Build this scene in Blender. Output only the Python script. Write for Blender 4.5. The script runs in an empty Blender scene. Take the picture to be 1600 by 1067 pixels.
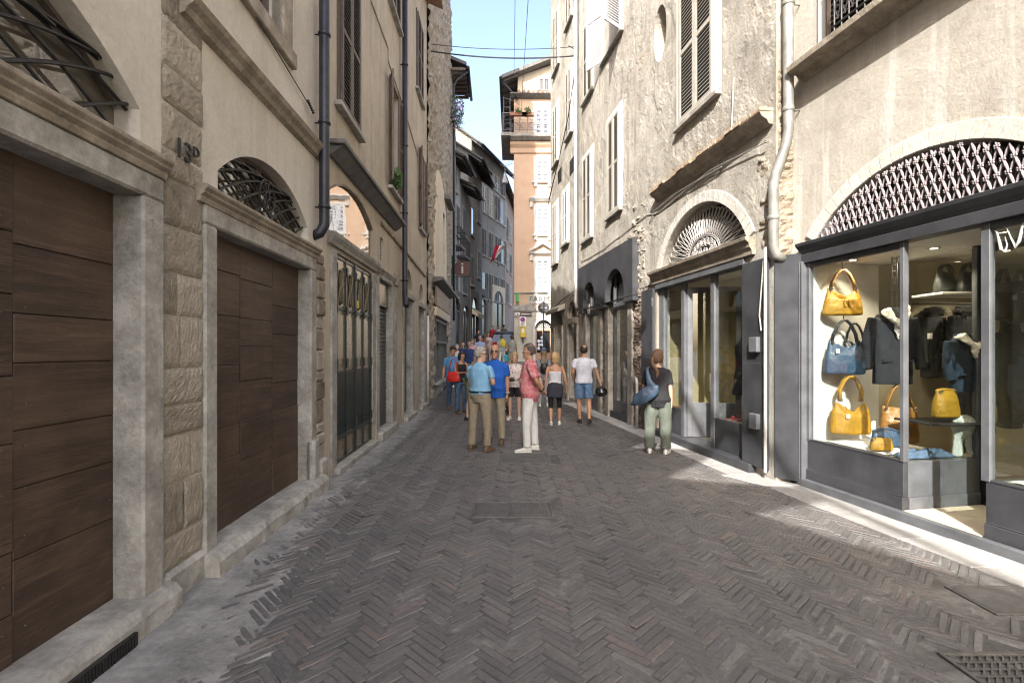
import bpy, bmesh, math, random
from mathutils import Vector, Matrix, noise
from mathutils.geometry import tessellate_polygon
R = math.radians; PI = math.pi
random.seed(7)
scene = bpy.context.scene; COL = scene.collection

# ---------------------------------------------------------------- camera, sky, sun, exposure
FPX, HZ, CAMZ = 760.0, 547.0, 1.65
cd = bpy.data.cameras.new('camera'); cam = bpy.data.objects.new('camera', cd); COL.objects.link(cam)
cam.location = (0, 0, CAMZ); cam.rotation_euler = (R(90), 0, 0)
cd.sensor_width = 36; cd.lens = 36*FPX/1600; cd.shift_y = (HZ-533.5)/1600
cd.clip_start = .05; cd.clip_end = 3000
scene.camera = cam
SUN_AZ, SUN_EL = 17.0, 35.0          # light travels towards +Y turned 17 deg towards +X
w = bpy.data.worlds.new("World"); scene.world = w; w.use_nodes = True
wn = w.node_tree; bg = wn.nodes['Background']
sky = wn.nodes.new('ShaderNodeTexSky'); sky.sky_type = 'NISHITA'; sky.sun_disc = False
sky.sun_elevation = R(SUN_EL); sky.sun_rotation = R(180+SUN_AZ); sky.dust_density = 4.5; sky.air_density = 1.0; sky.ozone_density = 1.5
hs = wn.nodes.new('ShaderNodeHueSaturation'); hs.inputs['Saturation'].default_value = .92; wn.links.new(sky.outputs[0], hs.inputs['Color']); wn.links.new(hs.outputs[0], bg.inputs[0]); bg.inputs[1].default_value = .108
sl = bpy.data.lights.new('sun', 'SUN'); sl.energy = 2.0; sl.angle = R(.35); sl.color = (1, .955, .89)
so = bpy.data.objects.new('sun', sl); COL.objects.link(so)
_d = Vector((math.sin(R(SUN_AZ))*math.cos(R(SUN_EL)), math.cos(R(SUN_AZ))*math.cos(R(SUN_EL)), -math.sin(R(SUN_EL))))
so.rotation_euler = _d.to_track_quat('-Z', 'Y').to_euler(); so.location = (-20, -28, 40)
scene.view_settings.view_transform = 'Standard'; scene.view_settings.look = 'None'
scene.view_settings.exposure = 2.48; scene.view_settings.gamma = 1
try:
    scene.cycles.use_denoising = True; scene.cycles.denoiser = 'OPENIMAGEDENOISE'
    scene.cycles.max_bounces = 8; scene.cycles.diffuse_bounces = 4; scene.cycles.glossy_bounces = 3
    scene.cycles.transparent_max_bounces = 12; scene.cycles.sample_clamp_indirect = 6
    scene.cycles.filter_width = 1.15
    scene.cycles.caustics_reflective = False; scene.cycles.caustics_refractive = False
except Exception: pass

# ---------------------------------------------------------------- material helpers
def nd(nt, typ, ins=None, **props):
    n = nt.nodes.new(typ)
    for k, v in props.items(): setattr(n, k, v)
    for k, v in (ins or {}).items():
        s = n.inputs[k]
        if isinstance(v, bpy.types.NodeSocket): nt.links.new(v, s)
        else: s.default_value = v
    return n
def c4(c): return (c[0], c[1], c[2], 1) if len(c) == 3 else c
def ramp(nt, fac, stops):
    r = nd(nt, 'ShaderNodeValToRGB', {0: fac}); e = r.color_ramp.elements
    while len(e) < len(stops): e.new(.5)
    for i, (p, c) in enumerate(stops):
        e[i].position = p; e[i].color = c4(c if not isinstance(c, (int, float)) else (c, c, c))
    return r.outputs[0]
def nz(nt, vec, scale, detail=5, rough=.6, dist=0):
    return nd(nt, 'ShaderNodeTexNoise', {'Vector': vec, 'Scale': scale, 'Detail': detail, 'Roughness': rough, 'Distortion': dist}).outputs[0]
def mixc(nt, fac, a, b, mode='MIX'):
    n = nd(nt, 'ShaderNodeMix', data_type='RGBA', blend_type=mode)
    for i, v in ((0, fac), (6, a), (7, b)):
        if isinstance(v, bpy.types.NodeSocket): nt.links.new(v, n.inputs[i])
        else: n.inputs[i].default_value = v if i == 0 else c4(v)
    return n.outputs[2]
def mth(nt, op, a, b=0.0):
    n = nd(nt, 'ShaderNodeMath', operation=op)
    for i, v in ((0, a), (1, b)):
        if isinstance(v, bpy.types.NodeSocket): nt.links.new(v, n.inputs[i])
        else: n.inputs[i].default_value = v
    return n.outputs[0]
def mapp(nt, vec, scale, rot=(0, 0, 0)):
    return nd(nt, 'ShaderNodeMapping', {'Vector': vec, 'Scale': scale, 'Rotation': rot}).outputs[0]
def start(name):
    m = bpy.data.materials.new(name); m.use_nodes = True; nt = m.node_tree
    b = nt.nodes['Principled BSDF']
    tc = nt.nodes.new('ShaderNodeTexCoord').outputs['Object']
    return m, nt, b, tc
def setc(nt, b, v, key='Base Color'):
    if isinstance(v, bpy.types.NodeSocket): nt.links.new(v, b.inputs[key])
    else: b.inputs[key].default_value = c4(v) if key == 'Base Color' else v
def bump(nt, b, h, strength=.3, dist=.02):
    n = nd(nt, 'ShaderNodeBump', {'Height': h, 'Strength': strength, 'Distance': dist}); nt.links.new(n.outputs[0], b.inputs['Normal'])
def island(nt): return nt.nodes.new('ShaderNodeNewGeometry').outputs['Random Per Island']

def plain(name, col, rough=.6, metal=0, var=.15, scale=8, bmp=.1, spec=.4):
    m, nt, b, tc = start(name)
    f = nz(nt, tc, scale, 5)
    setc(nt, b, ramp(nt, f, [(.3, [c*(1-var) for c in col]), (.7, [min(1, c*(1+var)) for c in col])]))
    b.inputs['Roughness'].default_value = rough; b.inputs['Metallic'].default_value = metal
    b.inputs['Specular IOR Level'].default_value = spec
    if bmp: bump(nt, b, nz(nt, tc, scale*6, 3), bmp, .01)
    return m
def plaster(name, c1, c2, c3, streak=None, sfac=.5, bmp=.35, scale=1.0, patch=None):
    m, nt, b, tc = start(name)
    big = nz(nt, tc, .55*scale, 7, .62); mid = nz(nt, tc, 2.7*scale, 8, .65)
    f = mth(nt, 'ADD', mth(nt, 'MULTIPLY', big, .6), mth(nt, 'MULTIPLY', mid, .4))
    col = ramp(nt, f, [(.36, c1), (.5, c2), (.64, c3)])
    if streak:
        st = nz(nt, mapp(nt, tc, (2.2, 2.2, .16)), 2.6, 5, .6)
        col = mixc(nt, mth(nt, 'MULTIPLY', ramp(nt, st, [(.52, 0), (.68, 1)]), sfac), col, streak)
    if patch:
        pt = nz(nt, tc, 1.1, 9, .7)
        col = mixc(nt, ramp(nt, pt, [(.56, 0), (.6, 1)]), col, patch)
    fine = nz(nt, tc, 26, 6, .7)
    col = mixc(nt, .28, col, ramp(nt, fine, [(.3, [x*.62 for x in c2]), (.7, [min(1, x*1.25) for x in c2])]))
    setc(nt, b, col); b.inputs['Roughness'].default_value = .92; b.inputs['Specular IOR Level'].default_value = .2
    h = mth(nt, 'ADD', mth(nt, 'MULTIPLY', mid, 1.2), mth(nt, 'MULTIPLY', fine, .35))
    bump(nt, b, h, bmp, .03)
    return m
def stone(name, c1, c2, c3, scale=5, bmp=.5, isl=True, rough=.85):
    m, nt, b, tc = start(name)
    f = nz(nt, tc, scale, 9, .7); g = nz(nt, tc, scale*7, 4, .7)
    col = ramp(nt, mth(nt, 'ADD', mth(nt, 'MULTIPLY', f, .75), mth(nt, 'MULTIPLY', g, .25)), [(.36, c1), (.5, c2), (.62, c3)])
    if isl: col = mixc(nt, .55, col, ramp(nt, island(nt), [(0, c1), (.4, c2), (.8, c3), (1, [x*.8 for x in c3])]))
    setc(nt, b, col); b.inputs['Roughness'].default_value = rough; b.inputs['Specular IOR Level'].default_value = .3
    bump(nt, b, mth(nt, 'ADD', f, mth(nt, 'MULTIPLY', g, .5)), bmp, .03)
    return m
def wood(name, c1, c2, c3, axis=1, rough=.55, scale=1.0, bmp=.35):
    m, nt, b, tc = start(name)
    sc = [14*scale]*3; sc[axis] = .9*scale
    off = nd(nt, 'ShaderNodeCombineXYZ', {0: mth(nt, 'MULTIPLY', island(nt), 37.0), 2: mth(nt, 'MULTIPLY', island(nt), 91.0)}).outputs[0]
    v = nd(nt, 'ShaderNodeVectorMath', {0: mapp(nt, tc, sc), 1: off}, operation='ADD').outputs[0]
    f = nz(nt, v, 1.4, 8, .65, .7); g = nz(nt, v, 6, 4, .7)
    col = ramp(nt, mth(nt, 'ADD', mth(nt, 'MULTIPLY', f, .7), mth(nt, 'MULTIPLY', g, .3)), [(.33, c1), (.5, c2), (.68, c3)])
    w_ = nz(nt, tc, 2.2, 5, .6)
    col = mixc(nt, mth(nt, 'MULTIPLY', ramp(nt, w_, [(.45, 0), (.75, 1)]), .4), col, [x*1.5 for x in c3])
    col = mixc(nt, .3, col, ramp(nt, island(nt), [(0, c1), (1, [x*.8 for x in c3])]))
    hl = nz(nt, v, 16, 3, .6); col = mixc(nt, mth(nt, 'MULTIPLY', ramp(nt, hl, [(.6, 0), (.7, 1)]), .75), col, [x*.6 for x in c1])
    kn = nz(nt, tc, 4.5, 6, .7, 1.5); col = mixc(nt, mth(nt, 'MULTIPLY', ramp(nt, kn, [(.62, 0), (.72, 1)]), .45), col, [c3[0]*1.5, c3[1]*1.2, c3[2]*1.05])
    setc(nt, b, col); b.inputs['Roughness'].default_value = rough
    bump(nt, b, mth(nt, 'ADD', f, g), bmp, .01)
    return m
def glass(name, tint=(.9, .93, .92), refl=1.0, base=.06):
    m = bpy.data.materials.new(name); m.use_nodes = True; nt = m.node_tree; nt.nodes.clear()
    tr = nd(nt, 'ShaderNodeBsdfTransparent', {0: c4(tint)}); gl = nd(nt, 'ShaderNodeBsdfGlossy', {0: (1, 1, 1, 1), 'Roughness': .015})
    fr = nd(nt, 'ShaderNodeLayerWeight', {'Blend': .5}).outputs['Facing']
    fac = mth(nt, 'ADD', mth(nt, 'MULTIPLY', mth(nt, 'POWER', fr, 4.0), refl*.8), base)
    mx = nd(nt, 'ShaderNodeMixShader', {0: fac}); nt.links.new(tr.outputs[0], mx.inputs[1]); nt.links.new(gl.outputs[0], mx.inputs[2])
    o = nd(nt, 'ShaderNodeOutputMaterial'); nt.links.new(mx.outputs[0], o.inputs[0]); return m
def mirrorpane(name, col, rough=.05, fac=.35, wob=.0):
    m, nt, b, tc = start(name); setc(nt, b, col); b.inputs['Roughness'].default_value = rough
    b.inputs['Specular IOR Level'].default_value = fac*2
    if wob: bump(nt, b, nz(nt, tc, 2.2, 2), wob, .05)
    return m
def emit(name, col, st):
    m = bpy.data.materials.new(name); m.use_nodes = True; nt = m.node_tree; b = nt.nodes['Principled BSDF']
    b.inputs['Emission Color'].default_value = c4(col); b.inputs['Emission Strength'].default_value = st
    b.inputs['Base Color'].default_value = c4(col); return m
def cloth(name, col, pat=None, pscale=30, pthr=.5, var=.12, rough=.85, sharp=.03, wr=.5):
    m, nt, b, tc = start(name)
    f = nz(nt, tc, 14, 4)
    cc = ramp(nt, f, [(.3, [c*(1-var) for c in col]), (.7, [min(1, c*(1+var)) for c in col])])
    if pat:
        v = nd(nt, 'ShaderNodeTexVoronoi', {'Vector': tc, 'Scale': pscale}).outputs[0]
        n2 = nz(nt, tc, pscale*.9, 3)
        cc = mixc(nt, ramp(nt, mth(nt, 'ADD', mth(nt, 'MULTIPLY', v, .6), mth(nt, 'MULTIPLY', n2, .5)), [(pthr-sharp, 1), (pthr+sharp, 0)]), cc, pat)
    setc(nt, b, cc); b.inputs['Roughness'].default_value = rough; b.inputs['Specular IOR Level'].default_value = .2
    bump(nt, b, nz(nt, mapp(nt, tc, (1.2, 1.2, .6)), 9, 4), wr, .04)
    return m

# ---------------------------------------------------------------- object helpers
def wloc(o):
    v = Vector((0, 0, 0))
    while o is not None: v += o.location; o = o.parent
    return v
def tag(o, label=None, cat=None, group=None, kind=None):
    if label: o['label'] = label
    if cat: o['category'] = cat
    if group: o['group'] = group
    if kind: o['kind'] = kind
    return o
def empty(name, loc, label=None, cat=None, group=None, rz=0):
    o = bpy.data.objects.new(name, None); COL.objects.link(o); o.location = loc; o.rotation_euler = (0, 0, rz)
    o.empty_display_size = .2
    return tag(o, label, cat, group)
def copy_tree(o, parent=None):
    c = o.copy(); COL.objects.link(c); c.parent = parent
    for ch in list(o.children): copy_tree(ch, c)
    return c
def add3(a, b): return (a[0]+b[0], a[1]+b[1], a[2]+b[2])
XYZ = lambda x, y, z: Vector((x, y, z))
class MB:
    def __init__(s): s.v = []; s.f = []; s.mi = []; s.m = 0; s.sm = []; s.smooth = False
    def add(s, pts): i = len(s.v); s.v.extend([Vector(p) for p in pts]); return i
    def face(s, idx): s.f.append(tuple(idx)); s.mi.append(s.m); s.sm.append(s.smooth)
    def poly(s, pts): i = s.add(pts); s.face(range(i, i+len(pts)))
    def hexa(s, p):      # p: 4 bottom ring then 4 top ring
        i = s.add(p)
        for q in ((3, 2, 1, 0), (4, 5, 6, 7), (0, 1, 5, 4), (1, 2, 6, 5), (2, 3, 7, 6), (3, 0, 4, 7)): s.face([i+k for k in q])
    def box(s, fn, a0, a1, b0, b1, c0, c1):
        s.hexa([fn(a0, b0, c0), fn(a1, b0, c0), fn(a1, b1, c0), fn(a0, b1, c0), fn(a0, b0, c1), fn(a1, b0, c1), fn(a1, b1, c1), fn(a0, b1, c1)])
    def ext(s, fn, poly, n0, n1, back=True):   # polygon in (s,z), extruded from n0 to n1
        k = len(poly); a = s.add([fn(p[0], n1, p[1]) for p in poly]); b = s.add([fn(p[0], n0, p[1]) for p in poly])
        for t in tessellate_polygon([[Vector((p[0], p[1], 0)) for p in poly]]):
            s.face([a+x for x in t])
            if back: s.face([b+x for x in reversed(t)])
        for i in range(k): j = (i+1) % k; s.face((a+i, a+j, b+j, b+i))
    def tube(s, pts, r, sides=8, cap=True):
        pts = [Vector(p) for p in pts]; n = len(pts); rs = r if isinstance(r, (list, tuple)) else [r]*n
        rings = []; up = None
        for i in range(n):
            t = (pts[min(i+1, n-1)]-pts[max(i-1, 0)])
            if t.length < 1e-9: t = Vector((0, 0, 1))
            t.normalize()
            if up is None:
                up = Vector((0, 0, 1)) if abs(t.z) < .9 else Vector((1, 0, 0))
            x = (up - t*up.dot(t))
            if x.length < 1e-6: x = t.orthogonal()
            x.normalize(); y = t.cross(x); up = x
            rings.append(s.add([pts[i]+x*math.cos(2*PI*k/sides)*rs[i]+y*math.sin(2*PI*k/sides)*rs[i] for k in range(sides)]))
        for i in range(n-1):
            for k in range(sides):
                l = (k+1) % sides; s.face((rings[i]+k, rings[i]+l, rings[i+1]+l, rings[i+1]+k))
        if cap: s.face([rings[0]+k for k in reversed(range(sides))]); s.face([rings[-1]+k for k in range(sides)])
    def loft(s, secs, sides=12, cap=True):     # secs: (center, xaxis*rx, yaxis*ry)
        rings = [s.add([Vector(c)+Vector(ax)*math.cos(2*PI*k/sides)+Vector(ay)*math.sin(2*PI*k/sides) for k in range(sides)]) for c, ax, ay in secs]
        for i in range(len(secs)-1):
            for k in range(sides):
                l = (k+1) % sides; s.face((rings[i]+k, rings[i]+l, rings[i+1]+l, rings[i+1]+k))
        if cap: s.face([rings[0]+k for k in reversed(range(sides))]); s.face([rings[-1]+k for k in range(sides)])
    def ell(s, c, rx, ry, rz, seg=12, rings=8, rot=None):
        c = Vector(c); secs = []
        M = rot if rot is not None else Matrix.Identity(3)
        for i in range(rings+1):
            a = -PI/2+PI*i/rings; ca = max(math.cos(a), .02)
            secs.append((c+M @ Vector((0, 0, rz*math.sin(a))), M @ Vector((rx*ca, 0, 0)), M @ Vector((0, ry*ca, 0))))
        s.loft(secs, seg)
    def lathe(s, c, prof, sides=16, axis=None):   # prof: (r, z)
        c = Vector(c); M = axis if axis is not None else Matrix.Identity(3)
        s.loft([(c+M @ Vector((0, 0, z)), M @ Vector((max(r, .0005), 0, 0)), M @ Vector((0, max(r, .0005), 0))) for r, z in prof], sides)
    def build(s, name, mats, parent=None, bev=0, mods=None, fixn=True):
        me = bpy.data.meshes.new(name); base = wloc(parent)
        if not isinstance(mats, (list, tuple)): mats = [mats]
        me.from_pydata([v-base for v in s.v], [], s.f)
        for m in mats: me.materials.append(m)
        me.polygons.foreach_set('material_index', s.mi); me.polygons.foreach_set('use_smooth', s.sm)
        if fixn:
            bm = bmesh.new(); bm.from_mesh(me); bmesh.ops.recalc_face_normals(bm, faces=bm.faces); bm.to_mesh(me); bm.free()
        me.update()
        o = bpy.data.objects.new(name, me); COL.objects.link(o); o.parent = parent
        if bev:
            md = o.modifiers.new('bevel', 'BEVEL'); md.width = bev; md.segments = 1; md.limit_method = 'ANGLE'; md.angle_limit = R(40)
        return o
def _islands(s):
    par = list(range(len(s.v)))
    def fd(x):
        while par[x] != x: par[x] = par[par[x]]; x = par[x]
        return x
    for f in s.f:
        a = fd(f[0])
        for k in f[1:]: par[fd(k)] = a
    gr = {}
    for i, f in enumerate(s.f): gr.setdefault(fd(f[0]), []).append(i)
    return list(gr.values())
def builds(s, name, mats, parent=None, bev=0):      # every separate piece becomes an object of its own
    out = []
    for fi in _islands(s):
        m = MB(); mp = {}
        for i in fi:
            for k in s.f[i]:
                if k not in mp: mp[k] = len(m.v); m.v.append(s.v[k])
            m.f.append(tuple(mp[k] for k in s.f[i])); m.mi.append(s.mi[i]); m.sm.append(s.sm[i])
        out.append(m.build(name, mats, parent, bev))
    return out
MB.builds = builds
def text_mesh(mb, txt, O, X, Y, size, depth=.005, align='CENTER', wscale=1.0):
    cu = bpy.data.curves.new('lettering', 'FONT'); cu.body = txt; cu.size = size; cu.extrude = depth; cu.align_x = align; cu.align_y = 'CENTER'
    cu.resolution_u = 4
    o = bpy.data.objects.new('lettering', cu); COL.objects.link(o)
    me = bpy.data.meshes.new_from_object(o.evaluated_get(bpy.context.evaluated_depsgraph_get()))
    N = X.cross(Y); i = mb.add([O+X*v.co.x*wscale+Y*v.co.y+N*v.co.z for v in me.vertices])
    for p in me.polygons: mb.face([i+k for k in p.vertices])
    bpy.data.objects.remove(o); bpy.data.curves.remove(cu); bpy.data.meshes.remove(me)

class Facade:       # a wall plane: s runs along the street (away from the camera), n towards the street, z up
    def __init__(F, a, b, side):
        L = math.sqrt(1+b*b); F.a, F.b, F.L = a, b, L
        F.S = Vector((b/L, 1/L, 0)); F.N = Vector((1/L, -b/L, 0)) if side == 'L' else Vector((-1/L, b/L, 0))
        F.T = F.S if side == 'L' else -F.S       # reading direction of lettering
    def P(F, s, n, z): return Vector((F.a, 0, 0))+F.S*s+F.N*n+Vector((0, 0, z))
    def su(F, u, n=0):
        k = (u-800)/FPX; return (F.a+n*F.N.x-k*n*F.N.y)/(k*F.S.y-F.S.x)
    def uv(F, u, v, n=0):
        s = F.su(u, n); return s, CAMZ+(HZ-v)/FPX*(F.S.y*s+F.N.y*n)
class Frontal(Facade):   # a wall facing the camera at distance Y: s runs with +X
    def __init__(F, x, y, rot=0):
        F.o = Vector((x, y, 0)); F.S = Vector((math.cos(rot), math.sin(rot), 0)); F.N = Vector((math.sin(rot), -math.cos(rot), 0)); F.T = F.S
    def P(F, s, n, z): return F.o+F.S*s+F.N*n+Vector((0, 0, z))

def wall(mb, fn, outer, holes, reveal=.2, n=0.0):
    polys = [[Vector((p[0], p[1], 0)) for p in q] for q in [outer]+list(holes)]
    flat = [p for q in polys for p in q]; i = mb.add([fn(p.x, n, p.y) for p in flat])
    for t in tessellate_polygon(polys): mb.face([i+k for k in t])
    for q in holes:
        k = len(q); a = mb.add([fn(p[0], n, p[1]) for p in q]); b = mb.add([fn(p[0], n-reveal, p[1]) for p in q])
        for x in range(k): y = (x+1) % k; mb.face((a+x, b+x, b+y, a+y))
def rect(s0, s1, z0, z1): return [(s0, z0), (s1, z0), (s1, z1), (s0, z1)]
def arcpts(s0, s1, zs, rise, n=20):     # left to right over the top
    h = (s1-s0)/2; r = (h*h+rise*rise)/(2*rise); cz = zs+rise-r; cs = (s0+s1)/2; a0 = math.asin(min(1, h/r))
    if rise > h: a0 = PI-a0
    return [(cs+r*math.sin(-a0+2*a0*i/n), cz+r*math.cos(-a0+2*a0*i/n)) for i in range(n+1)]
def arch(s0, s1, z0, zs, rise, n=20): return [(s0, z0), (s1, z0)]+list(reversed(arcpts(s0, s1, zs, rise, n)))
def archband(mb, fn, s0, s1, zs, rise, wd, n0, n1, seg=24):     # archivolt
    a = arcpts(s0, s1, zs, rise, seg); cs = (s0+s1)/2; h = (s1-s0)/2; r = (h*h+rise*rise)/(2*rise); cz = zs+rise-r
    b = [(cs+(p[0]-cs)*(r+wd)/r, cz+(p[1]-cz)*(r+wd)/r) for p in a]
    for i in range(seg):
        mb.hexa([fn(a[i][0], n0, a[i][1]), fn(a[i+1][0], n0, a[i+1][1]), fn(b[i+1][0], n0, b[i+1][1]), fn(b[i][0], n0, b[i][1]),
                 fn(a[i][0], n1, a[i][1]), fn(a[i+1][0], n1, a[i+1][1]), fn(b[i+1][0], n1, b[i+1][1]), fn(b[i][0], n1, b[i][1])])
def shell(mb, F, s0, s1, h, depth=6, z0=-.3, rise=1.2, n=0):       # side, back and roof faces behind a wall
    p = lambda s, d, z: F.P(s, n-d, z)
    q = [p(s0, 0, z0), p(s0, depth, z0), p(s0, depth, h), p(s0, depth/2, h+rise), p(s0, 0, h)]
    r = [p(s1, 0, z0), p(s1, depth, z0), p(s1, depth, h), p(s1, depth/2, h+rise), p(s1, 0, h)]
    mb.poly(q); mb.poly(list(reversed(r)))
    mb.poly([q[1], r[1], r[2], q[2]])
def roof(mb, F, s0, s1, h, depth=6, rise=1.2, over=.5, th=.1, n=0):
    p = lambda s, d, z: F.P(s, n-d, z); k = rise/(depth/2)
    for d0, z0, d1, z1 in ((-over, h-over*k, depth/2, h+rise), (depth+over, h-over*k, depth/2, h+rise)):
        mb.hexa([p(s0, d0, z0+.01), p(s1, d0, z0+.01), p(s1, d1, z1+.01), p(s0, d1, z1+.01), p(s0, d0, z0+th), p(s1, d0, z0+th), p(s1, d1, z1+th), p(s0, d1, z1+th)])
def leaf(mb, fn, w, h, louv=True, th=.035, st=.06, pitch=.062, mids=(.5,), tilt=.028):    # one louvred shutter leaf, fn(w,n,z)
    for a in (0, w-st): mb.box(fn, a, a+st, 0, th, 0, h)
    zs = [0]+[m*h-st/2 for m in mids]+[h-st]
    for z in zs: mb.box(fn, st, w-st, 0.002, th-.002, z, z+st)
    for a, b in zip(zs[:-1], zs[1:]):
        z = a+st+.012
        while z < b-.03:
            y0, y1 = .004, th-.004
            mb.hexa([fn(st, y0, z+tilt), fn(w-st, y0, z+tilt), fn(w-st, y1, z-.004), fn(st, y1, z-.004),
                     fn(st, y0, z+tilt+.009), fn(w-st, y0, z+tilt+.009), fn(w-st, y1, z+.006), fn(st, y1, z+.006)]); z += pitch
def swing(F, s, n, z, ang, sgn=1):     # frame of a leaf hinged at (s,n,z): ang 0 = along +s*sgn, 90 = straight out
    O = F.P(s, n, z); W = F.S*math.cos(R(ang))*sgn+F.N*math.sin(R(ang)); Nn = F.N*math.cos(R(ang))-F.S*math.sin(R(ang))*sgn
    return lambda a, b, c: O+W*a+Nn*b+Vector((0, 0, c))
def moulding(mb, fn, s0, s1, z0, prof):      # prof: list of (n, z) going up, from wall out and back to wall
    a = mb.add([fn(s0, n, z0+z) for n, z in prof]); b = mb.add([fn(s1, n, z0+z) for n, z in prof]); k = len(prof)
    for i in range(k): j = (i+1) % k; mb.face((a+i, b+i, b+j, a+j))
    mb.face([a+i for i in range(k)]); mb.face([b+i for i in reversed(range(k))])
def gz(y):
    if y < 15: return 0.0
    if y < 21: return .1*(y-15)**2/12
    return .3+.1*(y-21)
def gpt(u, v):     # ground point seen at a pixel (flat part of the street)
    y = FPX*CAMZ/(v-HZ); return (u-800)/FPX*y, y
# ---------------------------------------------------------------- materials
M = {}
M['plasterA'] = plaster('cream plaster', (.43, .39, .325), (.56, .51, .435), (.64, .595, .52), streak=(.36, .32, .26), sfac=.45, bmp=.5, patch=(.58, .535, .465))
M['plasterB'] = plaster('ochre grey plaster', (.34, .295, .23), (.46, .40, .32), (.54, .48, .395), streak=(.28, .24, .185), sfac=.65, bmp=.35)
M['plasterR'] = plaster('weathered plaster', (.19, .172, .145), (.39, .365, .32), (.54, .52, .475), streak=(.20, .18, .15), sfac=.75, bmp=1.0, patch=(.36, .32, .265))
M['plasterR2'] = plaster('streaked cream plaster', (.30, .275, .235), (.42, .39, .34), (.485, .455, .405), streak=(.62, .61, .58), sfac=.75, bmp=.5)
M['peach'] = plaster('peach render', (.50, .335, .23), (.57, .40, .285), (.61, .45, .34), bmp=.15)
M['white'] = plain('white painted trim', (.58, .565, .53), .6, var=.06, bmp=.05)
M['greyplaster'] = plaster('old grey plaster', (.17, .165, .15), (.25, .24, .22), (.34, .33, .30), streak=(.12, .115, .105), sfac=.6, bmp=.5)
M['darkplaster'] = plaster('dark grey plaster', (.11, .105, .095), (.165, .155, .14), (.23, .215, .195), streak=(.08, .075, .07), sfac=.6, bmp=.5)  # darker version of the grey plaster, for shopfront surrounds
M['whiteplaster'] = plaster('pale grey plaster', (.33, .335, .33), (.42, .425, .42), (.5, .5, .49), streak=(.24, .24, .235), sfac=.5, bmp=.3)
M['brownplaster'] = plaster('brownish pink plaster', (.2, .15, .125), (.27, .205, .17), (.33, .265, .225), streak=(.16, .13, .11), sfac=.5, bmp=.3)
M['beigeplaster'] = plaster('light beige plaster', (.5, .42, .31), (.58, .5, .38), (.63, .56, .45), bmp=.2)
M['stone'] = stone('grey stone trim', (.19, .18, .16), (.31, .295, .265), (.43, .41, .37), 4, .5, isl=False)
M['stonebrown'] = stone('brownish stone trim', (.17, .145, .11), (.28, .24, .19), (.39, .345, .28), 4, .5, isl=False)
M['sand'] = stone('sandstone blocks', (.17, .145, .11), (.33, .285, .22), (.50, .445, .36), 9, 1.0)
M['rubble'] = stone('rubble masonry', (.075, .058, .042), (.24, .19, .135), (.50, .45, .37), 7, 1.0)
M['brickrough'] = stone('rough old brick', (.10, .075, .06), (.2, .155, .125), (.34, .3, .26), 12, 1.0)
M['kerb'] = stone('worn kerb stone', (.22, .215, .205), (.32, .31, .30), (.42, .41, .39), 3, .5)
M['cement'] = stone('cement strip', (.15, .147, .142), (.235, .23, .222), (.33, .325, .31), 3.2, .7, isl=False)
M['wood'] = wood('dark brown boards', (.014, .0085, .006), (.05, .029, .0185), (.125, .08, .051))
M['woodbeam'] = wood('dark eave timber', (.05, .035, .028), (.09, .065, .05), (.14, .11, .09))
M['eave'] = wood('grey dark eave boards', (.03, .028, .026), (.055, .051, .047), (.09, .084, .077))
M['woodsign'] = wood('brown sign board', (.12, .075, .045), (.2, .13, .08), (.27, .19, .12))
M['iron'] = plain('dark wrought iron', (.045, .043, .042), .5, .6, .25, 30)
M['ironlight'] = plain('pale painted iron', (.42, .40, .385), .5, .2, .2, 30)
M['ironlilac'] = plain('lilac grey painted iron', (.33, .29, .30), .5, .2, .2, 30)
M['pipe'] = plain('dark zinc pipe', (.035, .036, .045), .42, .4, .3, 6, .08)
M['copper'] = plain('weathered copper pipe', (.24, .235, .215), .5, .3, .35, 5, .1)
M['shutbrown'] = plain('brown painted louvres', (.115, .088, .072), .65, 0, .2, 9)
M['shutgrey'] = plain('pale grey painted louvres', (.40, .375, .33), .65, 0, .12, 9)
M['shutblue'] = plain('white blue painted louvres', (.6, .62, .66), .6, 0, .1, 9)
M['shutdark'] = plain('dark grey green louvres', (.10, .105, .10), .65, 0, .2, 9)
M['anth'] = plain('anthracite painted metal', (.045, .047, .053), .42, .0, .35, 3, .06, .5)
M['anthlight'] = plain('worn grey painted metal', (.105, .11, .12), .45, .0, .3, 4, .06, .5)
M['green'] = plain('dark green painted iron', (.012, .02, .017), .35, 0, .25, 9, .05, .5)
M['gold'] = plain('glossy bronze panel', (.21, .17, .115), .24, .4, .2, 1.2, .03, .6)
M['dark'] = plain('shade black', (.012, .011, .010), .9, 0, .2, 3, 0)  # near-black that paints the darkness behind louvres, gaps and openings
M['paneD'] = mirrorpane('dark window pane', (.02, .022, .024), .06, .5)
M['paneW'] = mirrorpane('wavy window pane', (.10, .085, .065), .03, .9, .06)
M['glass'] = glass('shop glass', (.95, .97, .96), 1.0, .05)
M['glassold'] = glass('old fanlight glass', (.75, .75, .7), 1.0, .06)
M['tile'] = stone('terracotta roof tile', (.2, .11, .075), (.3, .17, .12), (.38, .26, .19), 9, .8)
M['slate'] = plain('grey roof slate', (.13, .125, .12), .7, 0, .25, 5, .3)
M['steel'] = plain('cast iron cover', (.13, .125, .12), .45, .5, .3, 12, .2)
M['rail'] = plain('blue grey railing iron', (.16, .17, .2), .5, .3, .2, 20)
M['leafg'] = plain('green leaves', (.06, .11, .03), .6, 0, .5, 25, .1)
M['flower'] = plain('lilac flowers', (.4, .3, .5), .7, 0, .3, 25, .1)
M['terra'] = plain('terracotta pot', (.28, .13, .08), .8, 0, .2, 8)
M['cable'] = plain('black cable', (.02, .02, .022), .6, 0, .2, 8, 0)
M['blackp'] = plain('black plastic', (.015, .015, .016), .4, 0, .2, 8, .02)
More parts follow.
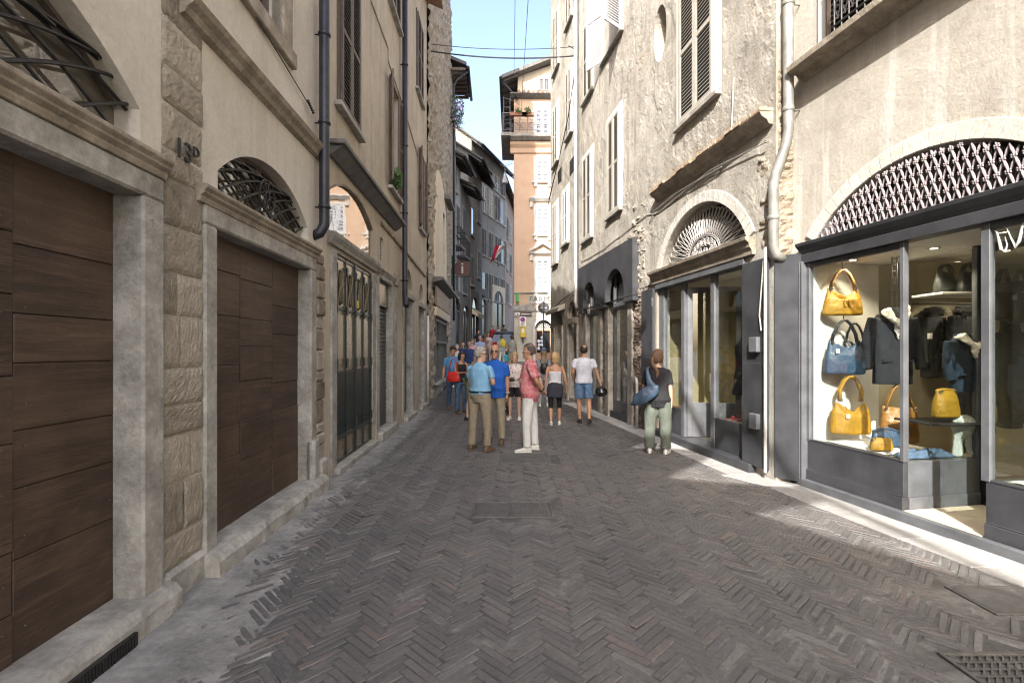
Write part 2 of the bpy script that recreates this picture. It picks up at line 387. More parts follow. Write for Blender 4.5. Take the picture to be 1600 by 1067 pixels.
M['whitecard'] = plain('white card', (.75, .74, .72), .7, 0, .05, 8, 0)
M['darkslab'] = stone('dark paving slab', (.07, .068, .067), (.105, .102, .10), (.15, .146, .142), 4, .5, isl=False)
def brickmat():
    m, nt, b, tc = start('worn paving brick')
    ri = island(nt)
    c = ramp(nt, ri, [(0, (.102, .099, .100)), (.35, (.115, .111, .111)), (.75, (.128, .123, .122)), (.90, (.135, .127, .123)), (.955, (.155, .128, .120)), (.98, (.148, .146, .143)), (1, (.17, .168, .162))])
    f = nz(nt, tc, 34, 8, .75); g = nz(nt, tc, .5, 5, .6); h = nz(nt, tc, 7, 6, .7)
    c = mixc(nt, .75, c, ramp(nt, f, [(.3, (.6, .6, .62)), (.7, (1.4, 1.38, 1.35))]), 'MULTIPLY')
    c = mixc(nt, .55, c, ramp(nt, g, [(.35, (.76, .76, .79)), (.65, (1.25, 1.22, 1.18))]), 'MULTIPLY')
    c = mixc(nt, mth(nt, 'MULTIPLY', ramp(nt, h, [(.56, 0), (.76, 1)]), .35), c, (.145, .143, .14))
    setc(nt, b, c); nt.links.new(ramp(nt, nz(nt, tc, 3, 5), [(.3, .34), (.7, .58)]), b.inputs['Roughness'])
    b.inputs['Specular IOR Level'].default_value = .5
    bump(nt, b, mth(nt, 'ADD', f, h), .6, .012); return m
M['brick'] = brickmat()
M['mortar'] = stone('sandy mortar', (.05, .048, .047), (.105, .102, .098), (.21, .205, .195), 1.7, .6, isl=False)

# ---------------------------------------------------------------- ground
def xl(y):    # left edge of the brickwork
    if y < 2: return -1.52
    if y < 4: return -1.52-.30*(y-2)
    return max(-2.17-.03*y+.0, -2.12-.035*(y-4)) if y < 14 else -2.17-.03*y+.05
def xr(y):    # right edge of the brickwork
    a = 4.69-.19*y-.5 if y < 6.2 else 4.2-.145*y-.42
    return a
def und(x, y): return .012*noise.noise(Vector((x*.7, y*.7, 3)))
mb = MB(); mb.poly([(-900, -900, -.35), (900, -900, -.35), (900, 1500, -.35), (-900, 1500, -.35)])
g = mb.build('ground', M['cement']); tag(g, 'bare ground beneath the whole street', 'ground', kind='structure')
# street bed of mortar, follows the slope
mb = MB(); mb.smooth = True
ys = [-6+i*.5 for i in range(0, 140)]; nx = 24
rows = []
for y in ys:
    wl, wr = (-2.4-.03*y, 5.0-.15*y) if y < 14 else (-7, 4)
    if y < 0: wl, wr = -3, 7
    rows.append(mb.add([(wl+(wr-wl)*k/nx, y, gz(y)-.0045+und(wl+(wr-wl)*k/nx, y)) for k in range(nx+1)]))
for a, b in zip(rows[:-1], rows[1:]):
    for k in range(nx): mb.face((a+k, a+k+1, b+k+1, b+k))
g = mb.build('street_bed', M['mortar'], fixn=False); tag(g, 'sandy mortar bed between the paving bricks', 'street', kind='structure')
covers = [(-.40, .42, 4.80, 5.30), (-.18, .58, 7.12, 7.75), (2.32, 3.3, 2.25, 2.66), (3.02, 3.75, 3.03, 3.40)]
rb = random.Random(3)
mb = MB(); Lb, wb, n_ = .26, .052, 5
for gx in range(-260, 480):
    for gy in range(-260, 480):
        # herringbone in a grid of brick widths, turned 45 degrees
        d = (gx-gy) % (2*n_)
        for hv in (0, 1):
            if hv == 0 and d != 0: continue
            if hv == 1 and d != 2*n_-1: continue
            cx, cy = (gx+n_/2, gy+.5) if hv == 0 else (gx+.5, gy+n_/2)
            X = (cx-cy)*wb/1.41421356; Y = (cx+cy)*wb/1.41421356
            if Y < .6 or Y > 24 or X < xl(Y)+rb.uniform(-.05, .08) or X > xr(Y)+rb.uniform(-.04, .1): continue
            if any(a-.06 < X < b+.06 and c-.06 < Y < d2+.06 for a, b, c, d2 in covers): continue
            if rb.random() < .004: continue
            near = Y < 13
            wear = noise.noise(Vector((X*.8+5, Y*.5, 0)))
            gap = .0015+.002*max(0, noise.noise(Vector((X*1.3, Y*1.3, 9)))+.2)+(.0035 if X < xl(Y)+.75 else 0)+(.004 if X > 1.4 and Y < 4.3 else 0)
            a, b = (Lb/2-gap-rb.uniform(0, .005), wb/2-gap-rb.uniform(0, .002)) if hv == 0 else (wb/2-gap-rb.uniform(0, .002), Lb/2-gap-rb.uniform(0, .006))
            ang = PI/4+rb.gauss(0, .018); ca, sa = math.cos(-ang+PI/2), math.sin(-ang+PI/2)
            # grid x axis -> (1,1)/sqrt2 in (X,Y)
            ux, uy = Vector((math.cos(ang), math.sin(ang))), Vector((-math.sin(ang), math.cos(ang)))
            wv = noise.noise_vector(Vector((X*.55, Y*.55, 7))); X += rb.gauss(0, .0025)+.022*wv.x; Y += rb.gauss(0, .0025)+.022*wv.y
            z = gz(Y)+und(X, Y)+rb.gauss(0, .0022); tx, ty = rb.gauss(0, .02), rb.gauss(0, .02)
            def q(i, j, ins, dz):
                p = ux*(i*(a-ins))+uy*(j*(b-ins)); sl_ = (gz(Y+.1)-gz(Y))/.1
                return (X+p.x, Y+p.y, z+dz+p.x*tx+p.y*(ty+sl_))
            ux = Vector((1/1.41421356, 1/1.41421356)); uy = Vector((-1/1.41421356, 1/1.41421356))
            rot = rb.gauss(0, .014)+.05*noise.noise(Vector((X*.9, Y*.9, 21))); c_, s_ = math.cos(rot), math.sin(rot)
            ux = Vector((ux.x*c_-ux.y*s_, ux.x*s_+ux.y*c_)); uy = Vector((-ux.y, ux.x))
            if near:
                jj = [rb.uniform(.0015, .005) for _ in range(4)]
                t = mb.add([q(-1, -1, jj[0], 0), q(1, -1, jj[1], 0), q(1, 1, jj[2], 0), q(-1, 1, jj[3], 0)])
                l = mb.add([q(-1, -1, 0, -.007), q(1, -1, 0, -.007), q(1, 1, 0, -.007), q(-1, 1, 0, -.007)])
                mb.face((t, t+1, t+2, t+3))
                for k in range(4): e = (k+1) % 4; mb.face((l+k, l+e, t+e, t+k))
            else:
                mb.poly([q(-1, -1, .002, 0), q(1, -1, .002, 0), q(1, 1, .002, 0), q(-1, 1, .002, 0)])
g = mb.build('street_paving', M['brick'], fixn=False); tag(g, 'dark herringbone brick paving of the lane', 'street', kind='structure')
# far street carries on up the slope
mb = MB(); mb.m = 0
rows = []
for i in range(41):
    y = 23.5+i; rows.append(mb.add([(-9+k*2.0, y, gz(y)+.006) for k in range(9)]))
for a, b in zip(rows[:-1], rows[1:]):
    for k in range(8): mb.face((a+k, a+k+1, b+k+1, b+k))
g = mb.build('far_street', M['brick'], fixn=False); tag(g, 'brick lane climbing towards the far houses', 'street', kind='structure')
# left cement strip and right kerb slabs
FL = Facade(-2.17, -.03, 'L'); FR1 = Facade(4.69, -.19, 'R'); FR2 = Facade(4.2, -.145, 'R')
mb = MB(); mb.smooth = True; rows = []
for i in range(300):
    y = -2+i*.055; xa = xl(max(y, .5))
    rows.append(mb.add([(x, y, und(x, y)+.004-.0125*max(0, min(1, (x-xa)/.5))+.0055*noise.noise(Vector((x*5, y*5, 1)))+.004*noise.noise(Vector((x*17, y*17, 4)))) for x in [-2.3-.03*y+(xa+.5+2.3+.03*y)*k/30 for k in range(31)]]))
for a, b in zip(rows[:-1], rows[1:]):
    for k in range(30): mb.face((a+k, a+k+1, b+k+1, b+k))
g = mb.build('pavement_strip', M['cement'], fixn=False); tag(g, 'pale cement strip along the left house fronts', 'pavement', kind='structure')
mb = MB(); y = -2.0
while y < 15:
    ln = rb.uniform(.5, .95)
    for yy0, yy1 in ((y+.006, y+ln-.006),):
        f = lambda yy: (4.69-.19*yy) if yy < 6.2 else (4.2-.145*yy)
        for i0, i1 in ((.05, .27), (.285, .5)):
            if yy0 > 6.2: i0, i1 = i0*.8, i1*.8
            p = [(f(yy0)-i1, yy0), (f(yy0)-i0+.02, yy0), (f(yy1)-i0+.02, yy1), (f(yy1)-i1, yy1)]
            jz = rb.gauss(0, .002)
            mb.hexa([(a, b, -.05) for a, b in p]+[(a, b, .008+und(a, b)+jz) for a, b in p])
    y += ln
g = mb.build('kerb_stones', M['kerb'], bev=.006); tag(g, 'worn pale kerb slabs along the right shopfronts', 'kerb', kind='structure')

# ---------------------------------------------------------------- covers in the street
def cover(name, x0, x1, y0, y1, label, style):
    e = empty(name, ((x0+x1)/2, (y0+y1)/2, 0), label, 'manhole cover' if style != 'grate' else 'drain grate', 'iron covers in the paving' if style != 'grate' else None)
    m = MB(); z = .006
    for a in ((x0, x1, y0, y0+.025), (x0, x1, y1-.025, y1), (x0, x0+.025, y0+.025, y1-.025), (x1-.025, x1, y0+.025, y1-.025)):
        m.box(XYZ, a[0], a[1], a[2], a[3], -.04, z)
    m.build('cover_frame', M['steel'], e, .003)
    m = MB()
    if style == 'studs':
        m.box(XYZ, x0+.03, x1-.03, y0+.03, y1-.03, -.04, z-.006)
        nx_, ny_ = int((x1-x0-.08)/.035), int((y1-y0-.08)/.035)
        for i in range(nx_):
            for j in range(ny_): m.box(XYZ, x0+.045+i*.035, x0+.065+i*.035, y0+.045+j*.035, y0+.065+j*.035, z-.006, z)
        m.build('cover_plate', M['steel'], e)
    elif style == 'slab':
        m.box(XYZ, x0+.03, x1-.03, y0+.03, y1-.03, -.04, z-.003); m.build('cover_plate', M['darkslab'], e)
    else:
        k = 0; yy = y0+.05
        while yy < y1-.06:
            xx = x0+.04
            while xx < x1-.09:
                sh = (k % 2)*.03; m.hexa([(xx+sh, yy, -.035), (xx+sh+.012, yy, -.035), (xx+sh+.05, yy+.04, -.035), (xx+sh+.038, yy+.04, -.035),
                    (xx+sh, yy, z-.002), (xx+sh+.012, yy, z-.002), (xx+sh+.05, yy+.04, z-.002), (xx+sh+.038, yy+.04, z-.002)]); xx += .042
            m.box(XYZ, x0+.03, x1-.03, yy+.042, yy+.052, -.035, z-.002); yy += .056; k += 1
        m.build('grate_bars', M['steel'], e)
        m = MB(); m.box(XYZ, x0+.02, x1-.02, y0+.02, y1-.02, -.06, -.036); m.build('drain_pit', M['dark'], e)
cover('manhole_cover', *covers[0], 'studded iron manhole cover in the middle of the open brick lane', 'studs')
cover('manhole_cover', *covers[1], 'stone filled manhole cover at the feet of the man in white trousers', 'slab')
cover('drain_grate', *covers[2], 'black slotted drain grate in the brick paving at bottom right', 'grate')
cover('manhole_cover', *covers[3], 'stone filled cover in an iron frame below the right shop window', 'slab')
# ---------------------------------------------------------------- left: cream house with the two plank doors
HA, HB = 12.5, 12.3
A = empty('plaster_house', FL.P(1, 0, 0), 'cream plastered house with two big brown plank doors and number on its pier', 'house')
P = FL.P
d1 = (.42, 2.935); d2 = (3.72, 5.585)
a1 = (.45, 2.955); a2 = (3.775, 5.57)
mb = MB()
wall(mb, P, rect(-4.2, 6.05, -.3, HA), [rect(d1[0]-.02, d1[1]+.02, .11, 2.61), arch(a1[0], a1[1], 2.85, 3.11, .5), rect(d2[0]-.02, d2[1]+.02, .12, 2.60),
     arch(a2[0], a2[1], 2.83, 3.04, .37), rect(3.85, 4.88, 4.76, 6.4), rect(.6, 1.6, 4.76, 6.4)], .16)
shell(mb, FL, -4.2, 6.05, HA)
mb.build('wall', M['plasterA'], A)
mb = MB(); roof(mb, FL, -4.2, 6.05, HA); mb.build('roof', M['tile'], A)
def planks(nm, s0, s1, z0, z1, cols, nd_=.14, seed=1):
    r = random.Random(seed); m = MB(); edges = [s0]+cols+[s1]
    for a, b in zip(edges[:-1], edges[1:]):
        z = z0; 
        while z < z1-.02:
            h = r.uniform(.24, .52); zt = min(z1, z+h)
            if z1-zt < .12: zt = z1
            j = r.uniform(-.004, .004)
            m.box(P, a+.0015, b-.0015, -nd_-.03, -nd_+j, z+.0015, zt-.002); z = zt
    o = m.build(nm, M['wood'], A, .004)
    m = MB(); m.box(P, s0, s1, -nd_-.06, -nd_-.03, z0, z1); m.build('backing', M['dark'], o)
    m = MB()
    for a, b in zip(edges[:-1], edges[1:]):
        z = z0+.15
        while z < z1:
            for x in (a+.06, b-.06):
                if r.random() < .75:
                    c = P(x+r.uniform(-.01, .01), -nd_+.002, z+r.uniform(-.02, .02)); m.ell(c, .005, .005, .005, 6, 4)
            z += .22
    m.build('nails', M['steel'], o)
planks('plank_door', d1[0]-.02, d1[1]+.02, .15, 2.62, [1.05, 1.72, 2.33], .145, 5)
planks('plank_door', d2[0]-.02, d2[1]+.02, .16, 2.6, [4.33, 4.95], .12, 8)
# stone door surrounds
mb = MB()
for (s0, s1, zb, lo) in ((d1[0], d1[1], .13, 2.59), (d2[0], d2[1], .14, 2.58)):
    w0, w1 = (.2, .19) if s0 < 1 else (.16, .17)
    mb.box(P, s0-w0, s0, -.16, .035, .0, lo); mb.box(P, s1, s1+w1, -.16, .035, .0, lo)
    mb.box(P, s0-w0, s1+w1, -.16, .035, lo, lo+.15)
mb.builds('door_jamb', M['stone'], A, .015)
for (s0, s1, lo) in ((d1[0]-.25, d1[1]+.2, 2.74), (d2[0]-.24, d2[1]+.2, 2.72)):
    mb = MB(); moulding(mb, P, s0, s1, lo, [(0, -.0), (.04, 0), (.05, .03), (.045, .04), (.075, .065), (.07, .075), (.095, .1), (.095, .125), (0, .14)])
    mb.build('door_cornice', M['stonebrown'], A, .004)
for (s0, s1, nf, zt) in ((d1[0]-.3, d1[1]+.22, .14, .15), (d2[0]-.2, d2[1]+.25, .17, .16)):
    mb = MB(); mb.smooth = False; k = 14; r = random.Random(11); rowA = []
    for i in range(k+1):
        s = s0+(s1-s0)*i/k; j = [r.uniform(-.012, .012) for _ in range(4)]
        rowA.append(mb.add([P(s, nf+j[0], -.05), P(s, nf-.015+j[1], zt-.05), P(s, nf-.06+j[2], zt), P(s, -.2, zt+.006), P(s, -.2, -.05)]))
    for a, b in zip(rowA[:-1], rowA[1:]):
        for q in range(4): mb.face((a+q, b+q, b+q+1, a+q+1))
    mb.face([rowA[0]+q for q in range(5)]); mb.face([rowA[-1]+q for q in reversed(range(5))])
    mb.build('door_sill', M['stone'], A)
mb = MB(); mb.box(P, .3, 2.72, .13, .158, -.02, .075)
for k in range(120): mb.box(P, .31+k*.02, .32+k*.02, .158, .163, .0, .07)
mb.build('vent_strip', M['iron'], A)
# jamb feet (worn plinth stones)
mb = MB()
for s0, s1, nf, zt in ((2.93, 3.12, .06, .12), (3.13, 3.58, .05, .2), (3.56, 3.73, .06, .16), (5.585, 5.76, .07, .62), (5.78, 6.03, .08, .34)):
    mb.box(P, s0, s1, -.05, nf, -.05, zt)
mb.builds('plinth_stone', M['stone'], A, .03)
# sandstone pier between the doors, block by block
r = random.Random(4); mb = MB(); z = .2
while z < HA-.3:
    h = r.uniform(.17, .36); s = 3.135
    cuts = [3.135, 3.575] if r.random() < .55 else [3.135, r.uniform(3.27, 3.44), 3.575]
    for a, b in zip(cuts[:-1], cuts[1:]):
        nf = .012+r.uniform(0, .014); gx_, gz_ = 16, 10
        f = lambda u_, n_, w_: P(a+.004+(b-a-.008)*u_, n_, z+.004+(h-.008)*w_)
        g_ = []
        for i in range(gx_+1):
            for j in range(gz_+1):
                e = (-.014 if i in (0, gx_) or j in (0, gz_) else -.003 if i in (1, gx_-1) or j in (1, gz_-1) else 0)+.0065*noise.noise(Vector(((i*1.1+j*.5)*.9, j*.35, z*9+a)))
                g_.append(mb.add([f(i/gx_, nf+e+r.uniform(-.0015, .0015), j/gz_)]))
        for i in range(gx_):
            for j in range(gz_): mb.face((g_[i*(gz_+1)+j], g_[(i+1)*(gz_+1)+j], g_[(i+1)*(gz_+1)+j+1], g_[i*(gz_+1)+j+1]))
    z += h
mb.build('sandstone_pier', M['sand'], A, fixn=False)
# rough quoin stones right of the second door
r = random.Random(9); mb = MB(); z = .3
while z < 2.75:
    h = r.uniform(.12, .3); mb.box(P, 5.77, 6.03, -.02, .02+r.uniform(0, .03), z+.004, z+h-.004); z += h
mb.build('quoin_stones', M['rubble'], A, .02)
# house number
mb = MB(); O = FL.P(3.345, .045, 3.02)
text_mesh(mb, '13', FL.P(3.315, .034, 3.0), FL.T, Vector((0, 0, 1)), .19, .007)
text_mesh(mb, 'D', FL.P(3.45, .034, 3.045), FL.T, Vector((0, 0, 1)), .1, .007)
mb.build('house_number', M['iron'], A)
# fanlights with crossing iron bars
def clip_arc(pts, s0, s1, zb, zs, rise):
    h = (s1-s0)/2; rr = (h*h+rise*rise)/(2*rise); cz = zs+rise-rr; cs = (s0+s1)/2; out = []
    for s, z in pts:
        if s0 <= s <= s1 and zb <= z and (z <= zs or (s-cs)**2+(z-cz)**2 <= rr*rr): out.append((s, z))
        elif out: break
    return out
def fan(s0, s1, zb, zs, rise, ros, seed):
    m = MB(); m.ext(P, arch(s0-.01, s1+.01, zb-.01, zs, rise+.01), -.17, -.155); pn = m.build('fanlight', M['paneW'], A)
    m = MB(); archband(m, P, s0+.03, s1-.03, zs, rise-.03, .04, -.15, -.12)
    c = (s0+s1)/2
    m.box(P, c-.05, c+.05, -.15, -.12, zb, zs+rise-.02); m.build('fanlight_frame', M['woodbeam'], pn)
    m = MB(); w_ = s1-s0
    for k in range(-4, 9):
        for sg in (1, -1):
            base = (s0+k*w_/6.2) if sg > 0 else (s1-k*w_/6.2)
            pts = [(base+sg*t*.9, zb+.02+t*.62-.22*t*t) for t in [i*.03 for i in range(60)]]
            # start inside the opening
            i0 = next((i for i, q in enumerate(pts) if s0 <= q[0] <= s1), None)
            if i0 is None: continue
            cp = clip_arc(pts[i0:], s0-.03, s1+.03, zb, zs, rise+.03)
            if len(cp) > 2: m.tube([P(a, -.07+(.012 if sg > 0 else -.012), b) for a, b in cp], .011, 6)
    if ros:
        cc = (c+.02, zb+.3)
        for rad in (.15, .04): m.tube([P(cc[0]+rad*math.cos(t*PI/12), -.05, cc[1]+rad*math.sin(t*PI/12)) for t in range(25)], .012, 6)
        for k in range(10):
            a = k*PI/5; m.tube([P(cc[0]+.04*math.cos(a), -.05, cc[1]+.04*math.sin(a)), P(cc[0]+.1*math.cos(a+.2), -.045, cc[1]+.1*math.sin(a+.2)), P(cc[0]+.15*math.cos(a), -.05, cc[1]+.15*math.sin(a))], .009, 5)
    m.build('fanlight_grille', M['iron'], pn)
fan(a1[0], a1[1], 2.85, 3.11, .5, False, 1); fan(a2[0], a2[1], 2.83, 3.04, .37, True, 2)
# string course and upper window
mb = MB()
moulding(mb, P, 3.3, 5.9, 3.93, [(0, 0), (.05, .02), (.07, .06), (.11, .09), (.13, .13), (.02, .16), (0, .16)]); mb.build('string_course', M['stonebrown'], A)
for s0, s1 in ((3.85, 4.88), (.6, 1.6)):
    mb = MB(); mb.box(P, s0-.2, s0, -.1, .03, 4.76, 6.6); mb.box(P, s1, s1+.22, -.1, .03, 4.76, 6.6); mb.box(P, s0-.24, s1+.26, -.1, .06, 4.6, 4.76)
    fr = mb.build('window_surround', M['stonebrown'], A, .01)
    mb = MB(); mb.box(P, s0, s1, -.18, -.165, 4.76, 6.4); mb.build('pane', M['paneD'], fr)
    mb = MB(); c = (s0+s1)/2
    for a, b in ((s0, s0+.06), (c-.04, c+.04), (s1-.06, s1)): mb.box(P, a, b, -.163, -.12, 4.76, 6.4)
    mb.build('sash', M['shutbrown'], fr)
# downpipes
def pipe_brackets(m, s, n, zs, r=.068):
    for z in zs:
        c = P(s, n, z); m.lathe(c, [(r, -.02), (r+.006, -.012), (r+.006, .012), (r, .02)], 12); m.tube([c, P(s, 0, z)], .01, 6)
mb = MB(); mb.smooth = True
mb.tube([P(5.79, .11, HA-.2), P(5.79, .11, 3.3), P(5.79, .11, 3.14), P(5.78, .06, 3.04), P(5.77, -.05, 2.99)], .06, 14)
pipe_brackets(mb, 5.79, .11, [3.35, 4.35, 5.4, 6.6, 8]); mb.build('drainpipe', M['pipe'], A)
# thin wire and small hooks on the wall
mb = MB(); mb.tube([P(3.2, .03, 4.75), P(4.2, .03, 4.62), P(5.6, .03, 4.42)], .006, 5)
for z in range(6): mb.ell(P(5.45+.03*z, .05, 4.44-.012*z), .018, .018, .014, 6, 4)
mb.tube([P(5.25, 0, 5.62), P(5.25, .08, 5.62), P(5.3, .09, 5.6), P(5.25, .02, 5.57)], .008, 5)
mb.build('wall_wire', M['iron'], A)

# unseen house behind the camera, parapet and slits added to shape the sun streaks
A0 = empty('shadow_caster_house', FL.P(-12, 0, 0), 'unseen house added behind the viewpoint on the left, parapet slits shaping the sun streaks', 'house')
mb = MB(); slit = lambda ya, ha, yb, yc, hb: [(ya, ha), (yb, hb), (yc, hb)]
wall(mb, P, rect(-21, -4.2, -.3, 12.8), [slit(-6.7, 9.5, -9.4, -11.4, 12.6), slit(-9.3, 10.4, -11.9, -14.0, 12.6), slit(-4.9, 9.6, -7.5, -9.2, 12.6), rect(-8, -7, 4.8, 6.6), rect(-11, -10, 4.8, 6.6)], .02)
mb.poly([P(-21, 0, -.3), P(-21, -6, -.3), P(-21, -6, 9), P(-21, 0, 9)]); mb.poly([P(-21, 0, 9), P(-4.2, 0, 9), P(-4.2, -6, 8.5), P(-21, -6, 8.5)]); mb.build('wall', M['plasterA'], A0)
# ---------------------------------------------------------------- left: ochre house with shutters
B = empty('shuttered_house', FL.P(10, 0, 0), 'ochre grey house with brown louvred shutters and a dark slab ledge above its doors', 'house')
lun = (6.27, 8.45)
holes = [arch(lun[0], lun[1], 3.19, 3.72, .30), rect(6.52, 8.36, .1, 2.97), rect(8.86, 9.97, .15, 2.98), rect(11.26, 12.4, .08, 2.92), arch(11.28, 12.38, 3.02, 3.2, .42),
         rect(13.5, 14.32, .08, 2.87), arch(13.5, 14.3, 3.0, 3.15, .38), rect(9.78, 10.58, 4.95, 7.1), rect(13.5, 14.2, 5.05, 7.2), rect(9.0, 9.26, 3.3, 3.75)]
mb = MB(); wall(mb, P, rect(6.05, 14.95, -.3, HB), holes, .2); shell(mb, FL, 6.05, 14.95, HB); mb.build('wall', M['plasterB'], B)
mb = MB(); roof(mb, FL, 6.05, 14.95, HB); mb.build('roof', M['tile'], B)
# slab ledge
mb = MB(); mb.box(P, 6.15, 10.3, 0, .24, 4.27, 4.33); mb.hexa([P(6.2, 0, 4.15), P(10.25, 0, 4.15), P(10.25, .05, 4.15), P(6.2, .05, 4.15), P(6.2, 0, 4.268), P(10.25, 0, 4.268), P(10.25, .2, 4.268), P(6.2, .2, 4.268)])
mb.build('slab_ledge', M['slate'], B, .008)
# lunette
mb = MB(); mb.ext(P, arch(lun[0]-.01, lun[1]+.01, 3.18, 3.72, .31), -.05, -.035); ln = mb.build('lunette_pane', mirrorpane('reflecting lunette glass', (.16, .12, .085), .02, 1.0, .03), B)
mb = MB(); archband(mb, P, lun[0]+.01, lun[1]-.01, 3.72, .29, .03, -.034, .01); mb.build('lunette_frame', M['stonebrown'], ln)
mb = MB(); moulding(mb, P, 6.2, 8.62, 3.02, [(0, 0), (.05, 0), (.06, .04), (.1, .1), (.11, .15), (0, .165)])
moulding(mb, P, 8.7, 10.35, 3.05, [(0, 0), (.04, 0), (.05, .03), (.08, .07), (.08, .1), (0, .11)]); mb.builds('door_cornice', M['stone'], B, .004)
mb = MB(); mb.box(P, 8.62, 8.84, -.2, .03, 0, 3.0); mb.box(P, 9.95, 10.4, -.2, .03, 0, 3.0); mb.box(P, 8.84, 9.95, -.2, .035, 2.96, 3.05)
mb.box(P, 6.3, 6.5, -.2, .03, 0, 2.97); mb.box(P, 8.37, 8.6, -.2, .025, .4, 2.97)
mb.box(P, 12.38, 12.6, -.2, .025, 0, 2.9); mb.box(P, 14.3, 14.5, -.2, .025, 0, 2.85); mb.box(P, 11.1, 11.28, -.2, .02, 0, 2.9); mb.box(P, 11.1, 12.62, -.2, .05, 2.9, 3.02); mb.box(P, 13.4, 14.5, -.2, .05, 2.85, 2.97)
mb.builds('door_jamb', M['stone'], B, .008)
mb = MB(); mb.box(P, 8.7, 10.1, -.2, .12, 0, .17); mb.box(P, 6.4, 8.5, -.2, .1, 0, .09); mb.box(P, 11.2, 12.5, -.2, .12, 0, .1); mb.box(P, 13.4, 14.4, -.2, .12, 0, .1); mb.builds('door_sill', M['stone'], B, .015)
# folding iron doors with bronze panels and pierced ovals
fd = MB(); n_leaf = 4; s0, s1 = 6.55, 8.34; lw = (s1-s0)/n_leaf
for k in range(n_leaf+1):
    s = s0+k*lw; wdt = .034 if k in (0, 2, 4) else .02
    fd.box(P, s-wdt, s+wdt, -.06, .008 if k in (0, 2, 4) else .0, .12, 2.95)
for z in (.12, .42, 1.32, 2.2, 2.9): fd.box(P, s0, s1, -.055, -.006, z, z+.04)
for k in range(n_leaf+1):
    for z in (.5, 1.4, 2.15, 2.7): fd.tube([P(s0+k*lw, .012, z), P(s0+k*lw, .012, z+.13)], .017, 8)
fdo = fd.build('folding_door', M['green'], B, .003)
mb = MB(); mb.box(P, s0, s1, -.075, -.02, .12, 2.95); mb.build('door_panel', M['gold'], fdo)
mb = MB(); mb.box(P, s0+.05, s1-.05, -.0195, -.010, .47, 1.32); mb.build('kick_panel', M['green'], fdo)
for k in range(n_leaf):
    c = s0+(k+.5)*lw; mb = MB()
    ov = [(c+.11*math.sin(t*PI/10), 2.52+.25*math.cos(t*PI/10)) for t in range(20)]
    mb.ext(P, ov, -.0195, -.015); oo = mb.build('pierced_oval', M['dark'], fdo)
    mb = MB()
    for sg in (1, -1):
        mb.tube([P(c+sg*.085*math.cos(t*PI/12), -.012, 2.52+.22*math.sin(t*PI/12)*1) if abs(t-6) > 6 else P(c+sg*(.03+.07*abs(math.cos(t*PI/12))), -.012, 2.74-.44*t/12) for t in range(13)], .013, 5)
    mb.tube([P(c, -.012, 2.72), P(c, -.012, 2.32)], .014, 5)
    mb.build('oval_scroll', M['gold'], oo) if False else mb.build('oval_scrolls', M['gold'], fdo)
mb = MB(); mb.box(P, 7.55, 7.63, -.01, -.004, 2.3, 2.42); mb.build('yellow_notice', plain('yellow notice', (.75, .6, .03), .6), fdo)
# roller shutter
mb = MB(); z = .17
while z < 2.5:
    mb.hexa([P(8.86, -.12, z), P(9.95, -.12, z), P(9.95, -.1, z), P(8.86, -.1, z), P(8.86, -.13, z+.07), P(9.95, -.13, z+.07), P(9.95, -.125, z+.07), P(8.86, -.125, z+.07)]); z += .075
rs = mb.build('roller_shutter', M['anth'], B)
mb = MB(); mb.box(P, 8.86, 9.95, -.16, -.06, 2.5, 2.96); mb.build('shutter_box', M['gold'], rs)
for (s0, s1, zt) in ((11.28, 12.38, 2.9), (13.5, 14.3, 2.85)):
    mb = MB(); c = (s0+s1)/2; mb.box(P, s0, s1, -.2, -.15, .1, zt)
    for a, b in ((s0, c), (c, s1)):
        for za, zb in ((.25, .95), (1.1, 1.9), (2.05, 2.7)): mb.box(P, a+.08, b-.08, -.15, -.13, za, zb)
    dd = mb.build('panelled_door', M['shutdark'], B, .004)
    mb = MB(); mb.ext(P, arch(s0, s1, zt+.12, zt+.3, .4), -.2, -.17); mb.build('fanlight', M['paneW'], dd)
mb = MB()
for k in range(7): mb.box(P, 9.0, 9.26, -.12, -.05, 3.31+k*.063, 3.345+k*.063)
mb.build('vent_grille', M['iron'], B)
